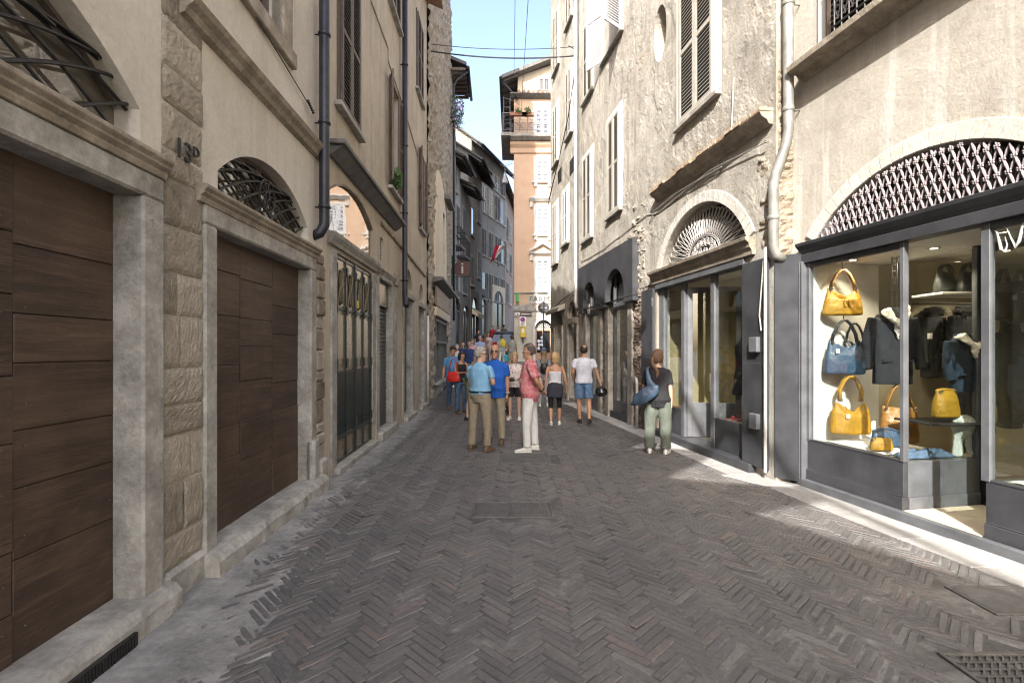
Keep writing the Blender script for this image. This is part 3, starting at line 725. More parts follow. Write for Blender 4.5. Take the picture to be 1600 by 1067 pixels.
# windows with shutters
def shut_win(par, F, s0, s1, z0, z1, mat, op=(0, 0), sill=True, fill='pane', lw=None, frame=None, smat=None, n=.02, mids=(.5,), sd=.1):
    w_ = (s1-s0); m = MB(); f = F.P
    for a, b, c, d in ((s0-.05, s0, z0, z1), (s1, s1+.05, z0, z1), (s0-.05, s1+.05, z1, z1+.06)): m.box(f, a, b, .001, .03, c, d)
    if frame: m.box(f, s0-.16, s0-.05, .001, .02, z0, z1+.16); m.box(f, s1+.05, s1+.16, .001, .02, z0, z1+.16); m.box(f, s0-.05, s1+.05, .001, .02, z1+.06, z1+.16)
    win = m.build('window', frame or mat, par, .003)
    m = MB(); m.box(f, s0, s1, .002, .006, z0, z1) if op == (0, 0) else m.box(f, s0, s1, -.19, -.17, z0, z1)
    m.build('backing' if op == (0, 0) else 'pane', M['dark'] if op == (0, 0) else M['paneD'], win)  # closed louvres get a near-black board as painted shade, no room behind
    if op != (0, 0):
        m = MB(); c = (s0+s1)/2
        for a, b in ((s0, s0+.05), (c-.035, c+.035), (s1-.05, s1)): m.box(f, a, b, -.168, -.13, z0, z1)
        m.box(f, s0, s1, -.167, -.135, z0+(z1-z0)*.55, z0+(z1-z0)*.55+.05); m.build('sash', M['white'], win)
    l = w_/2-.004
    for hs, sg, a in ((s0, 1, op[0]), (s1, -1, op[1])):
        m = MB(); fn = swing(F, hs, .012+n, z0+.01, a if a < 170 else a, sg); leaf(m, fn, l, z1-z0-.02, mids=mids); m.build('shutter', mat, win)
    if sill:
        m = MB(); m.box(f, s0-.16, s1+.16, 0, sd, z0-.09, z0-.02); m.build('sill', smat or M['stone'], win, .006)
    return win
shut_win(B, FL, 6.62, 7.52, 5.0, 7.1, M['shutbrown'])
shut_win(B, FL, 9.78, 10.58, 4.95, 7.1, M['shutbrown'], op=(160, 165))
shut_win(B, FL, 13.5, 14.2, 5.05, 7.2, M['shutbrown'], op=(160, 168))
for s0, s1 in ((6.7, 7.6), (9.7, 10.6), (13.0, 13.9)): shut_win(B, FL, s0, s1, 8.65, 10.7, M['shutbrown'])
mb = MB(); mb.smooth = True; mb.tube([P(10.84, .11, HB-.2), P(10.84, .11, 2.95), P(10.8, .12, 2.8), P(10.5, .2, 2.62)], .06, 12)
pipe_brackets(mb, 10.84, .11, [3.2, 4.7, 6.2, 8, 9.6]); mb.build('drainpipe', M['pipe'], B)
mb = MB(); mb.smooth = True; mb.tube([P(14.85, .05, 2.7), P(14.85, .05, .0)], .04, 8); mb.build('gas_pipe', M['white'], B)
mb = MB(); mb.tube([P(8.3, .015, 7.6), P(9.6, .015, 6.3+1.3), P(9.62, .015, 7.35), P(11.4, .015, 7.2), P(13.2, .015, 6.9)], .012, 5); mb.tube([P(9.0, .02, 4.0), P(11.5, .02, 3.95), P(14.6, .02, 3.85)], .03, 5); mb.builds('wall_conduit', M['stonebrown'], B)
mb = MB(); mb.box(P, 10.1, 10.4, 0, .08, 3.0, 3.25); mb.build('junction_box', M['stonebrown'], B, .005)
# ---------------------------------------------------------------- left: rough stone tower with a shop at its foot
T = empty('stone_tower', FL.P(18, 0, 0), 'tall rough rubble stone tower with a plaster patch and a small shop at its foot', 'tower')
TS0, TS1, TH = 14.97, 22.35, 24.5
mb = MB(); wall(mb, P, rect(TS0, TS1, -.3, TH), [rect(16.5, 20.0, .55, 2.75), rect(18.45, 19.1, 5.0, 6.9)], .3, n=-.06); shell(mb, FL, TS0, TS1, TH, depth=7, n=-.06)
mb.build('wall_core', M['rubble'], T)
mb = MB(); roof(mb, FL, TS0, TS1, TH, depth=7, over=.2); mb.build('roof', M['tile'], T)
mb = MB(); r = random.Random(2)
ns_, nz_ = 74, 215
def inpatch(s, z):
    if 16.5-.06 < s < 20.06 and .5 < z < 2.8: return True
    return 18.4 < s < 19.15 and 4.95 < z < 6.95
idx = {}
for i in range(ns_+1):
    for j in range(nz_+1):
        s = TS0+(TS1-TS0)*i/ns_; z = -.2+(TH+.2)*j/nz_
        q = Vector((s*1.0+.2*noise.noise(Vector((s, z, 0))), z*2.1, 0))*1.75
        d_ = noise.voronoi(q)[0]; e = d_[1]-d_[0]
        n_ = .035+.09*min(1, e*2.2)+.05*noise.noise(q*.35)+.03*noise.noise(q*1.7)
        sj = s+(0 if 0 < i < ns_ else .05*noise.noise(Vector((z*1.7, 3, i))))
        idx[i, j] = mb.add([P(sj, n_-.03, z)])
for i in range(ns_):
    for j in range(nz_):
        s = TS0+(TS1-TS0)*(i+.5)/ns_; z = -.2+(TH+.2)*(j+.5)/nz_
        if not inpatch(s, z): mb.face((idx[i, j], idx[i+1, j], idx[i+1, j+1], idx[i, j+1]))
mb.build('rubble_face', M['rubble'], T, fixn=False)
mb = MB(); r = random.Random(5)
pp = [(16.2, 4.05), (19.7, 4.05), (19.75, 5.6), (19.5, 7.1), (18.9, 7.7), (18.2, 7.9), (17.5, 8.0), (17.05, 7.95), (16.75, 7.3), (16.5, 6.6), (16.35, 5.6)]
wall(mb, P, pp, [rect(18.45, 19.1, 5.0, 6.9)], .3, n=.11)
for a, b in zip(pp, pp[1:]+pp[:1]): mb.poly([P(a[0], .11, a[1]), P(b[0], .11, b[1]), P(b[0], -.03, b[1]), P(a[0], -.03, a[1])])
mb.build('plaster_patch', M['beigeplaster'], T)
mb = MB(); mb.box(P, 18.45, 19.1, -.36, -.3, 5, 6.9); mb.build('window_pane', M['paneD'], T)
mb = MB(); mb.hexa([P(18.9, .1, 7.55), P(20.6, .1, 7.55), P(20.6, .36, 7.5), P(18.9, .36, 7.5), P(18.9, .1, 7.72), P(20.6, .1, 7.72), P(20.6, .36, 7.6), P(18.9, .36, 7.6)]); mb.build('stone_hood', M['slate'], T)
mb = MB(); mb.hexa([P(15.8, .05, 3.85), P(21.2, .05, 3.85), P(21.2, .42, 3.95), P(15.8, .42, 3.95), P(15.8, .05, 4.06), P(21.2, .05, 4.06), P(21.2, .42, 4.03), P(15.8, .42, 4.03)]); mb.build('shop_hood', M['slate'], T)
mb = MB(); mb.box(P, 16.2, 20.4, .08, .15, 3.15, 3.8); mb.build('sign_board', M['woodsign'], T, .01)
mb = MB(); mb.box(P, 16.1, 20.5, .06, .18, 2.8, 3.1); mb.build('frieze', M['beigeplaster'], T, .01)
mb = MB()
for a, b in ((16.5, 16.62), (17.6, 17.7), (18.2, 18.3), (18.9, 19.0), (19.88, 20.0)): mb.box(P, a, b, -.05, .09, .55, 2.75)
for z in (.55, 1.9, 2.65): mb.box(P, 16.62, 19.88, -.045, .085, z, z+.08)
sw = mb.build('shop_window', M['shutdark'], T)
mb = MB(); mb.box(P, 16.5, 20, -.09, -.07, .55, 2.75); mb.build('pane', M['paneD'], sw)
mb = MB(); mb.box(P, 16.8, 17.3, -.068, -.06, .9, 1.4); mb.box(P, 18.45, 18.8, -.068, -.06, 1.1, 1.6); mb.builds('poster', plain('blue yellow poster', (.3, .32, .25), .6, var=.5, scale=5), sw)
mb = MB(); mb.box(P, 16.3, 20.2, .0, .2, .46, .55); mb.build('shop_sill', M['stone'], T, .01)

# house hidden behind the tower, only its deep eave shows
C2 = empty('eaves_house', FL.P(23.7, 0, 0), 'house behind the stone tower showing only its deep boarded eave and dark downpipe', 'house')
mb = MB(); wall(mb, P, rect(22.36, 25.3, -.3, 15.0), [], .2); shell(mb, FL, 22.36, 25.3, 15.0); mb.build('wall', M['greyplaster'], C2)
mb = MB(); roof(mb, FL, 22.3, 25.2, 15.0, over=.75, th=.16); mb.build('roof', M['eave'], C2)
mb = MB()
for k in range(8): mb.box(P, 22.42+k*.36, 22.5+k*.36, 0, .7, 14.55, 14.68)
mb.builds('rafter', M['woodbeam'], C2)
mb = MB(); mb.smooth = True; mb.tube([P(22.3, .82, 14.62), P(25.2, .82, 14.6)], .075, 10); mb.tube([P(22.5, .8, 14.55), P(22.45, .3, 14.1), P(22.42, .16, 13.8), P(22.42, .16, 3)], .05, 10); mb.build('gutter', M['pipe'], C2)
# wall plants near the tower top
def clump(name, c, rad, n, mats, label, cat, parent=None, lf=.07, seed=1, drop=0):
    r = random.Random(seed); m = MB()
    for i in range(n):
        d = Vector((r.gauss(0, 1), r.gauss(0, 1), r.gauss(0, 1))); d.normalize(); d *= rad*r.random()**.5
        p = Vector(c)+Vector((d.x, d.y, d.z*1.2-drop*r.random())); a = Vector((r.gauss(0, 1), r.gauss(0, 1), r.gauss(0, 1))).normalized(); b = a.orthogonal().normalized()
        l = lf*r.uniform(.6, 1.3); m.m = 1 if (len(mats) > 1 and r.random() < .3) else 0
        m.poly([p-a*l, p+b*l*.45, p+a*l, p-b*l*.45])
    o = m.build(name, mats, parent, fixn=False)
    return tag(o, label, cat) if label else o
clump('wall_plant', P(22.1, .3, 12.9), .42, 700, [M['leafg'], M['flower']], 'lilac flowering plant hanging from the top of the rough stone tower', 'plant', drop=1.0, seed=3)
clump('window_plant', P(9.9, .08, 5.15), .17, 260, [M['leafg']], 'small green plant on the sill of the open shuttered window', 'plant', lf=.06, seed=5, drop=.1)

# ---------------------------------------------------------------- far left row of houses climbing the lane
FH = Facade(-6.17, .115, 'L'); FH3 = Facade(-15.6, .36, 'L'); FH4 = Facade(-6.4, .122, 'L')
def far_window(par, F, s0, s1, z0, z1, shut, surround, state, first=None):
    f = F.P; m = MB()
    for a, b, c, d in ((s0-.1, s0, z0, z1), (s1, s1+.1, z0, z1), (s0-.1, s1+.1, z1, z1+.12)): m.box(f, a, b, .0, .04, c, d)
    m.box(f, s0-.18, s1+.18, 0, .14, z0-.1, z0)
    win = m.build('window', surround, par)
    m = MB(); m.box(f, s0, s1, .005, .012, z0, z1); m.build('pane', M['paneD'], win)
    if state:
        w_ = (s1-s0)/2
        for hs, sg in ((s0, 1), (s1, -1)):
            m = MB(); fn = swing(F, hs, .05, z0, 0 if state == 1 else 172, sg); leaf(m, fn, w_, z1-z0, pitch=.12, tilt=.05, st=.08); m.build('shutter', shut, win)
    return win
def far_house(nm, F, s0, s1, h, depth, mat, label, rise, over, wins, roofm=None, gab=None):
    e = empty(nm, F.P((s0+s1)/2, 0, gz(F.P((s0+s1)/2, 0, 0).y)), label, 'house', 'houses of the far left row')
    m = MB(); m.poly([F.P(s0, 0, -.3), F.P(s1, 0, -.3), F.P(s1, 0, h), F.P(s0, 0, h)]); m.build('wall', mat, e)
    m = MB(); shell(m, F, s0, s1, h, depth, rise=rise); m.build('side_walls', gab or mat, e)
    m = MB(); roof(m, F, s0-.25, s1+.1, h, depth, rise, over, .14); m.build('roof', roofm or M['eave'], e)
    m = MB(); k = 0; k_ = rise/(depth/2)
    while s0-.15+k*.5 < s1: a = s0-.15+k*.5; m.hexa([F.P(a, 0, h-.14), F.P(a+.09, 0, h-.14), F.P(a+.09, over-.06, h-.14-over*k_), F.P(a, over-.06, h-.14-over*k_), F.P(a, 0, h), F.P(a+.09, 0, h), F.P(a+.09, over-.06, h-over*k_), F.P(a, over-.06, h-over*k_)]); k += 1
    m.builds('rafter', M['eave'], e)
    m = MB(); m.smooth = True; m.tube([F.P(s0-.25, over+.06, h-over*k_+.03), F.P(s1+.1, over+.06, h-over*k_+.03)], .08, 8); m.build('gutter', M['pipe'], e)
    for args in wins: far_window(e, F, *args)
    return e
sd, sb, sg = M['shutdark'], M['shutbrown'], M['shutgrey']
st_ = M['stone']
h1 = far_house('grey_house', FH, 25.5, 28.1, 12.0, 6, M['whiteplaster'], 'narrow pale grey house with iron balconies right behind the stone tower', 1.6, .8,
    [(25.9, 26.5, 8.0, 9.6, sd, st_, 1), (27.0, 27.6, 8.0, 9.6, sd, st_, 1), (26.3, 26.9, 10.3, 11.4, sd, st_, 0), (26.6, 27.2, 4.6, 6.2, sd, st_, 1), (25.9, 26.4, 4.6, 6.2, sd, st_, 1)])
far_house('low_roofed_house', FH, 28.12, 30.3, 11.3, 6, M['greyplaster'], 'narrow grey house with the lowest eave in the far left row', 1.5, .9,
    [(28.7, 29.4, 8.4, 10.0, sd, st_, 1), (28.7, 29.4, 5.0, 6.8, sd, st_, 1)])
far_house('tall_grey_house', FH, 30.32, 35.2, 13.9, 6, M['greyplaster'], 'plain grey house with a dark deep eave left of the flag', 2.0, .9,
    [(31.1, 31.9, 9.0, 10.8, sd, st_, 0), (33.2, 34.0, 10.4, 12.2, sd, st_, 1), (31.1, 31.9, 5.8, 7.6, sd, st_, 1), (33.4, 34.2, 6.6, 8.4, sd, st_, 1)])
wl = []
for i in range(5):
    for z in (5.6, 8.9, 12.2, 14.6):
        s = 37.9+i*1.35; wl.append((s, s+.72, z, z+(2.0 if z < 14 else 1.2), sb if (i+int(z)) % 3 == 0 else M['shutgrey'] if z > 10 else sd, st_, 2 if (i*3+int(z)) % 4 == 0 else 1))
far_house('gabled_stone_house', FH3, 37.4, 44.4, 17.0, 8, M['greyplaster'], 'tall grey house with a rubble stone gable in the far left row', 3.2, .9, wl, gab=M['rubble'])
wl = []
for i in range(4):
    for z in (6.3, 9.6, 12.8): s = 43+i*2.6; wl.append((s, s+1.1, z, z+2.0, M['shutgrey'] if (i+int(z)) % 2 else sd, st_, 1))
far_house('brown_house', FH4, 42.0, 55, 17.2, 8, M['brownplaster'], 'brownish pink house farthest up the lane beside the orange corner house', 2, .6, wl)
# ground floor shop bays of the far row
def shop_bay(F, s0, s1, z0, zt, rise, frame, label, light=None):
    e = empty('shop_front', F.P((s0+s1)/2, 0, z0), label, 'shopfront', 'shopfronts of the far left row')
    m = MB(); wall(m, F.P, rect(s0-.35, s1+.35, z0, zt+rise+.4), [arch(s0, s1, z0+.05, zt, rise)], .1, n=.12)
    for a in (s0-.35, s1+.35): m.box(F.P, min(a, a), a+.01, 0.01, .12, z0, zt+rise+.4)
    m.build('arched_surround', frame, e)
    m = MB(); m.ext(F.P, arch(s0, s1, z0+.05, zt, rise), .02, .03); m.build('pane', M['paneD'], e)
    m = MB(); c = (s0+s1)/2
    for a, b, c_, d in ((s0, s0+.08, z0+.05, zt), (s1-.08, s1, z0+.05, zt), (c-.04, c+.04, z0+.05, zt), (s0, s1, zt-.05, zt+.06)): m.box(F.P, a, b, .031, .09, c_, d)
    m.build('frame', M['shutdark'], e)
    if light:
        m = MB(); m.hexa([F.P(s0-.1, .13, zt-.35), F.P(s1+.1, .13, zt-.35), F.P(s1+.1, .5, zt-.55), F.P(s0-.1, .5, zt-.55), F.P(s0-.1, .13, zt), F.P(s1+.1, .13, zt), F.P(s1+.1, .5, zt-.3), F.P(s0-.1, .5, zt-.3)]); m.build('awning', light, e)
yg = lambda F, s: gz(F.P(s, 0, 0).y)
shop_bay(FH, 25.8, 27.6, yg(FH, 26.7), 3.1+.7, .7, M['darkplaster'], 'dark arched shopfront under the pale grey house')
shop_bay(FH, 28.4, 30.0, yg(FH, 29), 3.9, .4, M['darkplaster'], 'dark shop bay under the lowest eave of the far left row')
shop_bay(FH, 31.0, 33.0, yg(FH, 32), 4.3, .8, M['darkplaster'], 'arched shop with a cream awning in the far left row', M['beigeplaster'])
shop_bay(FH3, 37.9, 39.9, yg(FH3, 39), 5.0, .9, M['darkplaster'], 'dark arched shopfront under the rubble gabled house')
shop_bay(FH3, 41.5, 43.6, yg(FH3, 42), 5.6, .9, M['beigeplaster'], 'arched shopfront with a cream surround just left of the car')
shop_bay(FH4, 43.5, 46.0, yg(FH4, 44), 5.6, .9, M['whiteplaster'], 'arched shopfront with a pale surround directly behind the car')
# small iron balconies on the pale grey house
for s0, s1, z in ((25.7, 27.0, 7.2), (27.1, 28.4, 6.9)):
    e = MB(); e.box(FH.P, s0, s1, 0, .55, z-.12, z); bo = e.build('balcony', M['slate'], h1)
    m = MB()
    for k in range(10): q = s0+.03+(s1-s0-.06)*k/9; m.tube([FH.P(q, .52, z), FH.P(q, .52, z+.9)], .012, 4)
    for k in range(4): m.tube([FH.P(s0+.03, .1+.14*k, z), FH.P(s0+.03, .1+.14*k, z+.9)], .012, 4)
    m.tube([FH.P(s0+.03, 0, z+.9), FH.P(s0+.03, .52, z+.9), FH.P(s1-.03, .52, z+.9), FH.P(s1-.03, 0, z+.9)], .02, 4); m.build('railing', M['iron'], bo)
# ---------------------------------------------------------------- orange corner house facing the camera
FC = Frontal(.12, 28.0); Q = lambda s, n, z: Vector((s, 28-n, z))
K = 28/FPX
def cx(u): return (u-800)*K
def cz(v): return CAMZ+(HZ-v)*K
C = empty('corner_house', (2.5, 28, 1.0), 'tall peach corner house with a balcony facing down the lane', 'house')
mb = MB(); w2 = 6.0
wall(mb, Q, rect(.12, w2, .6, cz(486)), [arch(cx(836.5), cx(862), 1.0, cz(514), (cz(500)-cz(514)))], .25)
mb.poly([(.12, 28, .6), (.12, 36, .6), (.12, 36, cz(486)), (.12, 28, cz(486))])
mb.build('stone_base', plaster('pale stone base', (.40, .37, .31), (.48, .45, .39), (.55, .52, .46), bmp=.2), C)
mb = MB(); mb.box(Q, .12, w2, -8, 0, cz(486), cz(151)); mb.build('wall', M['peach'], C)
mb = MB(); mb.hexa([(cx(809), 28.05, cz(151)), (w2, 28.05, cz(151)), (w2, 36, cz(151)), (cx(809), 36, cz(151)), (cx(809), 28.05, cz(119)), (w2, 28.05, cz(119)+1.9), (w2, 36, cz(119)+1.9), (cx(809), 36, cz(119))])
mb.build('attic_wall', M['beigeplaster'], C)
mb = MB(); x0, x1 = cx(784), w2+.3; za, zb = cz(130), cz(130)+(x1-x0)*.40
mb.hexa([(x0, 27.5, za), (x1, 27.5, zb), (x1, 37, zb), (x0, 37, za), (x0, 27.5, za+.2), (x1, 27.5, zb+.2), (x1, 37, zb+.2), (x0, 37, za+.2)]); mb.build('roof', M['slate'], C)
mb = MB()
for k in range(12): y = 27.7+k*.75; mb.hexa([(x0+.05, y, za-.1), (cx(811), y, za-.1+(cx(811)-x0)*.4), (cx(811), y+.1, za-.1+(cx(811)-x0)*.4), (x0+.05, y+.1, za-.1), (x0+.05, y, za-.005), (cx(811), y, za-.005+(cx(811)-x0)*.4), (cx(811), y+.1, za-.005+(cx(811)-x0)*.4), (x0+.05, y+.1, za-.005)])
mb.builds('rafter', M['woodbeam'], C)
mb = MB(); mb.smooth = True; mb.tube([(x0-.05, 27.5, za+.05), (x0-.05, 37, za+.05)], .09, 8); mb.tube([(x0, 27.7, za), (cx(809), 27.85, za-1.0)], .06, 8); mb.build('gutter', M['pipe'], C)
# small raised roof behind the verge
mb = MB(); mb.hexa([(cx(806), 29, cz(108)), (cx(850), 29, cz(104)), (cx(850), 33, cz(104)), (cx(806), 33, cz(108)), (cx(806), 29, cz(103)), (cx(850), 29, cz(98)), (cx(850), 33, cz(98)), (cx(806), 33, cz(103))])
for k in range(15): mb.tube([(cx(807+k*3), 28.98, cz(102.5-k*.32)), (cx(807+k*3), 33, cz(102.5-k*.32))], .07, 6)
mb.build('dormer_roof', M['tile'], C)
mb = MB(); mb.box(Q, cx(812), cx(848), -5, -1.2, cz(122), cz(106)); mb.build('dormer_wall', M['beigeplaster'], C)
# cornices and bands
for z0, pr, mat in ((cz(155), [(0, 0), (.15, .02), (.3, .1), (.36, .14), (.36, .2), (0, .24)], M['slate']), (cz(223), [(0, -.0), (.3, .0), (.62, .12), (.66, .3), (0, .33)], M['stone']),
                (cz(241), [(0, 0), (.08, .05), (.12, .3), (.25, .45), (.3, .62), (0, .62)], M['peach']), (cz(459), [(0, 0), (.06, 0), (.08, .08), (0, .1)], M['stone']), (cz(486), [(0, 0), (.08, 0), (.08, .08), (.04, .1), (.04, .36), (0, .36)], M['stone'])):
    mb = MB(); moulding(mb, Q, -.1 if z0 > 12 else .06, w2, z0, pr); mb.build('cornice', mat, C)
mb = MB()
for k in range(20): mb.tube([(cx(811)+k*.27, 27.6, cz(150)+.05), (cx(811)+k*.27, 28.1, cz(150)+.14)], .09, 8)
mb.build('tile_row', M['tile'], C)
# windows on the corner house: shuttered, white trim; the hidden half repeats to the right
def cwin(u0, u1, v0, v1, cap=None, tall=False):
    x0, x1, z0, z1 = cx(u0), cx(u1), cz(v1), cz(v0); m = MB()
    for a, b, c, d in ((x0-.17, x0, z0-.1, z1+.17), (x1, x1+.17, z0-.1, z1+.17), (x0, x1, z1, z1+.17)): m.box(Q, a, b, 0, .05, c, d)
    m.box(Q, x0-.25, x1+.25, 0, .12, z0-.2, z0-.1)
    for a in (x0-.15, x1-.05): m.box(Q, a, a+.2, 0, .09, z0-.42, z0-.2)
    win = m.build('window', M['white'], C, .008)
    m = MB(); m.box(Q, x0, x1, .002, .006, z0-.1, z1); m.build('backing', M['dark'], win)  # near-black sheet paints the dark between the slats
    w_ = (x1-x0)/2
    for k in range(2):
        m = MB(); leaf(m, lambda a, b, c, k=k: Q(x0+k*w_+.01+a, .012+b, z0-.08+c), w_-.02, z1-z0+.07, pitch=.075, mids=(.45,)); m.build('shutter', M['shutblue'], win)
    if cap:
        m = MB(); zc = z1+.3
        if cap == 'flat': moulding(m, Q, x0-.42, x1+.42, zc, [(0, 0), (.1, .02), (.22, .14), (.25, .17), (.25, .24), (0, .26)])
        else:
            moulding(m, Q, x0-.42, x1+.42, zc, [(0, 0), (.1, .02), (.2, .1), (.22, .16), (0, .17)])
            c = (x0+x1)/2
            for a, b in ((x0-.42, c), (x1+.42, c)):
                m.hexa([Q(a, 0, zc+.17), Q(b, 0, zc+.62), Q(b, .22, zc+.62), Q(a, .22, zc+.17), Q(a, 0, zc+.29), Q(b, 0, zc+.76), Q(b, .22, zc+.76), Q(a, .22, zc+.29)])
        for a in (x0-.36, x1+.22): m.box(Q, a, a+.14, 0, .14, zc-.32, zc)
        m.build('pediment' if cap != 'flat' else 'entablature', M['white'], win)
cwin(838, 857, 249, 281); cwin(838, 857, 324, 364, 'flat'); cwin(838, 857, 407, 452, 'ped'); cwin(836.5, 857.5, 170, 212)
cwin(894, 914, 249, 281); cwin(894, 914, 324, 364, 'flat'); cwin(894, 914, 407, 452, 'ped')
mb = MB(); x0, x1, z0, z1 = cx(842), cx(858), cz(141.5), cz(122)
for a in (x0, (x0+x1)/2-.03, x1-.06): mb.box(Q, a, a+.06, -.04, .0, z0, z1)
mb.box(Q, x0, x1, -.04, 0, z1-.06, z1); mb.box(Q, x0, x1, -.04, 0, z0, z0+.05); aw = mb.build('attic_window', M['white'], C)
mb = MB(); mb.box(Q, x0, x1, -.049, -.041, z0, z1); mb.build('pane', M['paneD'], aw)
mb = MB()
for k in range(5): mb.tube([Q(x0+.07+k*.11, .02, z0), Q(x0+.07+k*.11, .02, z1)], .012, 4)
mb.build('window_bars', M['iron'], aw)
# balcony railing
zb = cz(213.5); rl = MB(); bx0, bx1, yy = cx(786), 5.0, .62
rl.tube([Q(bx0, -3, zb+1.05), Q(bx0, yy, zb+1.05), Q(bx1, yy, zb+1.05)], .028, 6); rl.tube([Q(bx0, -3, zb+.12), Q(bx0, yy, zb+.12), Q(bx1, yy, zb+.12)], .02, 6)
for k in range(13):
    a = bx0+.46*k; rl.tube([Q(a, yy, zb), Q(a, yy, zb+1.05)], .02, 5)
    for zz in (.35, .8):
        rl.tube([Q(a+.23+.17*math.cos(t*PI/6), yy, zb+zz+.16*math.sin(t*PI/6)) for t in range(11)], .013, 4)
for k in range(7):
    a = .15-.45*k; rl.tube([Q(bx0, a, zb), Q(bx0, a, zb+1.05)], .02, 5)
    rl.tube([Q(bx0, a-.22+.17*math.cos(t*PI/6), zb+.55+.3*math.sin(t*PI/6)) for t in range(11)], .013, 4)
for a in (bx0+.05, bx0+.4): rl.tube([Q(a, yy-.1, zb), Q(a, yy-.1, zb+2.0)], .02, 5)
rl.tube([Q(bx0+.05, yy-.1, zb+1.95), Q(bx0+.4, yy-.1, zb+1.85), Q(cx(812), 0, zb+1.85)], .018, 5); rl.tube([Q(bx0+.05, yy-.1, zb+1.45), Q(bx0+.4, yy-.1, zb+1.4)], .018, 5)
rl.build('balcony_railing', M['rail'], C)
mb = MB(); mb.box(Q, -.62, .12, -3, .62, cz(219), cz(214)); mb.build('balcony_slab', M['stone'], C)
for i, (u, wd) in enumerate(((810, 1.0), (824, .7))):
    e = empty('flower_box', Q(cx(u), .8, zb+.85), ('long' if i == 0 else 'short')+' terracotta flower box on the balcony railing of the corner house', 'flower box', 'flower boxes on the corner house balcony')
    m = MB(); m.box(Q, cx(u)-wd/2, cx(u)+wd/2, .66, .86, zb+.8, zb+1.0); m.build('trough', M['terra'], e, .02)
    clump('foliage', Q(cx(u), .76, zb+1.08), .22, 120, [M['leafg']], None, None, e, seed=i)
# base openings, signs
ax0, ax1 = cx(836.5), cx(862)
mb = MB(); mb.box(Q, ax0, ax1, -.3, -.26, 1.0, cz(500)); mb.build('arch_pane', M['paneD'], C)
mb = MB(); archband(mb, Q, ax0, ax1, cz(514), cz(500)-cz(514), .14, .0, .05); mb.box(Q, ax0-.14, ax0, 0, .05, 1.0, cz(514)); mb.build('arch_surround', M['white'], C)
mb = MB(); zc = cz(514); c_ = (ax0+ax1)/2
for k in range(9):
    a = k*PI/8; mb.tube([Q(c_, -.2, zc), Q(c_+.45*math.cos(a), -.2, zc+.5*math.sin(a))], .012, 4)
    mb.tube([Q(c_+.33*math.cos(a)+.08*math.cos(t*PI/5), -.2, zc+.33*math.sin(a)+.08*math.sin(t*PI/5)) for t in range(11)], .012, 4)
mb.tube([Q(c_+.2*math.cos(t*PI/8), -.2, zc+.2*math.sin(t*PI/8)) for t in range(9)], .014, 4); mb.build('fanlight_grille', M['white'], C)
mb = MB(); mb.box(Q, ax0, ax1, -.25, -.15, zc-.1, zc); 
for a in (ax0, c_-.05, ax1-.09): mb.box(Q, a, a+.09, -.25, -.15, 1.0, zc-.1)
mb.box(Q, ax0+.09, c_-.05, -.25, -.17, 1.0, 1.5); mb.box(Q, c_+.04, ax1-.09, -.25, -.17, 1.0, 1.5); mb.build('shop_door', plain('salmon brown door', (.4, .25, .17), .6), C)
mb = MB()
for i in range(2):
    for j in range(4):
        if (i*3+j*5) % 4 != 3: mb.ell(Q(ax0+.2+i*.17+.03*(j % 2), -.16, 1.75+j*.21), .09, .03, .1, 8, 5)
mb.builds('window_ornament', plain('white blue display', (.6, .66, .75), .6), C)
mb = MB(); mb.box(Q, cx(825.5), cx(893), 0, .05, cz(474.5), cz(461.5)); sgn = mb.build('shop_sign', plain('pale stone sign panel', (.42, .41, .36), .6), C)
mb = MB(); text_mesh(mb, 'FARMACIA', Q(cx(826.6), .056, cz(468)), Vector((1, 0, 0)), Vector((0, 0, 1)), .42, .01, align='LEFT', wscale=1.12); mb.build('lettering', plain('grey letters', (.1, .1, .095), .5), sgn)
def board(name, label, cat, x0, x1, z0, z1, mat, n=.05, th=.03):
    e = empty(name, Q((x0+x1)/2, n, z0), label, cat); m = MB(); m.box(Q, x0, x1, n, n+th, z0, z1); m.build('panel', mat, e, .004)
    m = MB(); m.box(Q, x0+.05, x0+.09, 0, n, (z0+z1)/2-.02, (z0+z1)/2+.02); m.box(Q, x1-.09, x1-.05, 0, n, (z0+z1)/2-.02, (z0+z1)/2+.02); m.builds('bracket', M['steel'], e); return e
e = board('pharmacy_sign', 'small green sign box high on the corner house wall', 'sign', cx(806.3), cx(810.5), cz(472), cz(459), plain('green sign', (.03, .3, .09), .4), .05, .22)
e = board('direction_sign', 'long brown direction sign with a white end above the no parking sign', 'sign', cx(804), cx(830.5), cz(494), cz(488), plain('brown sign', (.09, .05, .04), .5))
mb = MB(); mb.box(Q, cx(804)+.02, cx(812.5), .081, .085, cz(494)+.02, cz(488)-.02); mb.build('white_field', M['whitecard'], e)
mb = MB()
for k in range(3): a = cx(805.2)+k*.09; mb.ext(Q, [(a, cz(492.6)), (a+.06, cz(492.6)), (a+.03, cz(489.3))] if k != 1 else rect(a, a+.05, cz(492.6), cz(490)), .086, .089)
mb.build('pictograms', M['blackp'], e)
mb = MB()
for k in range(9): a = cx(814)+k*.062; mb.box(Q, a, a+.045, .081, .084, cz(491.9), cz(490.2))
mb.build('lettering_strip', M['whitecard'], e)
e = board('no_parking_sign', 'white panel with a blue and red no parking disc on the corner house', 'sign', cx(812), cx(821.5), cz(509.5), cz(494.5), M['whitecard'])
def disc(fn, s, z, n, r_, m, k=20): m.ext(fn, [(s+r_*math.cos(2*PI*i/k), z+r_*math.sin(2*PI*i/k)) for i in range(k)], n-.004, n)
mb = MB(); disc(Q, cx(816.8), cz(499.5), .086, .145, mb); pd = mb.build('red_disc', plain('sign red', (.5, .03, .03), .4), e)
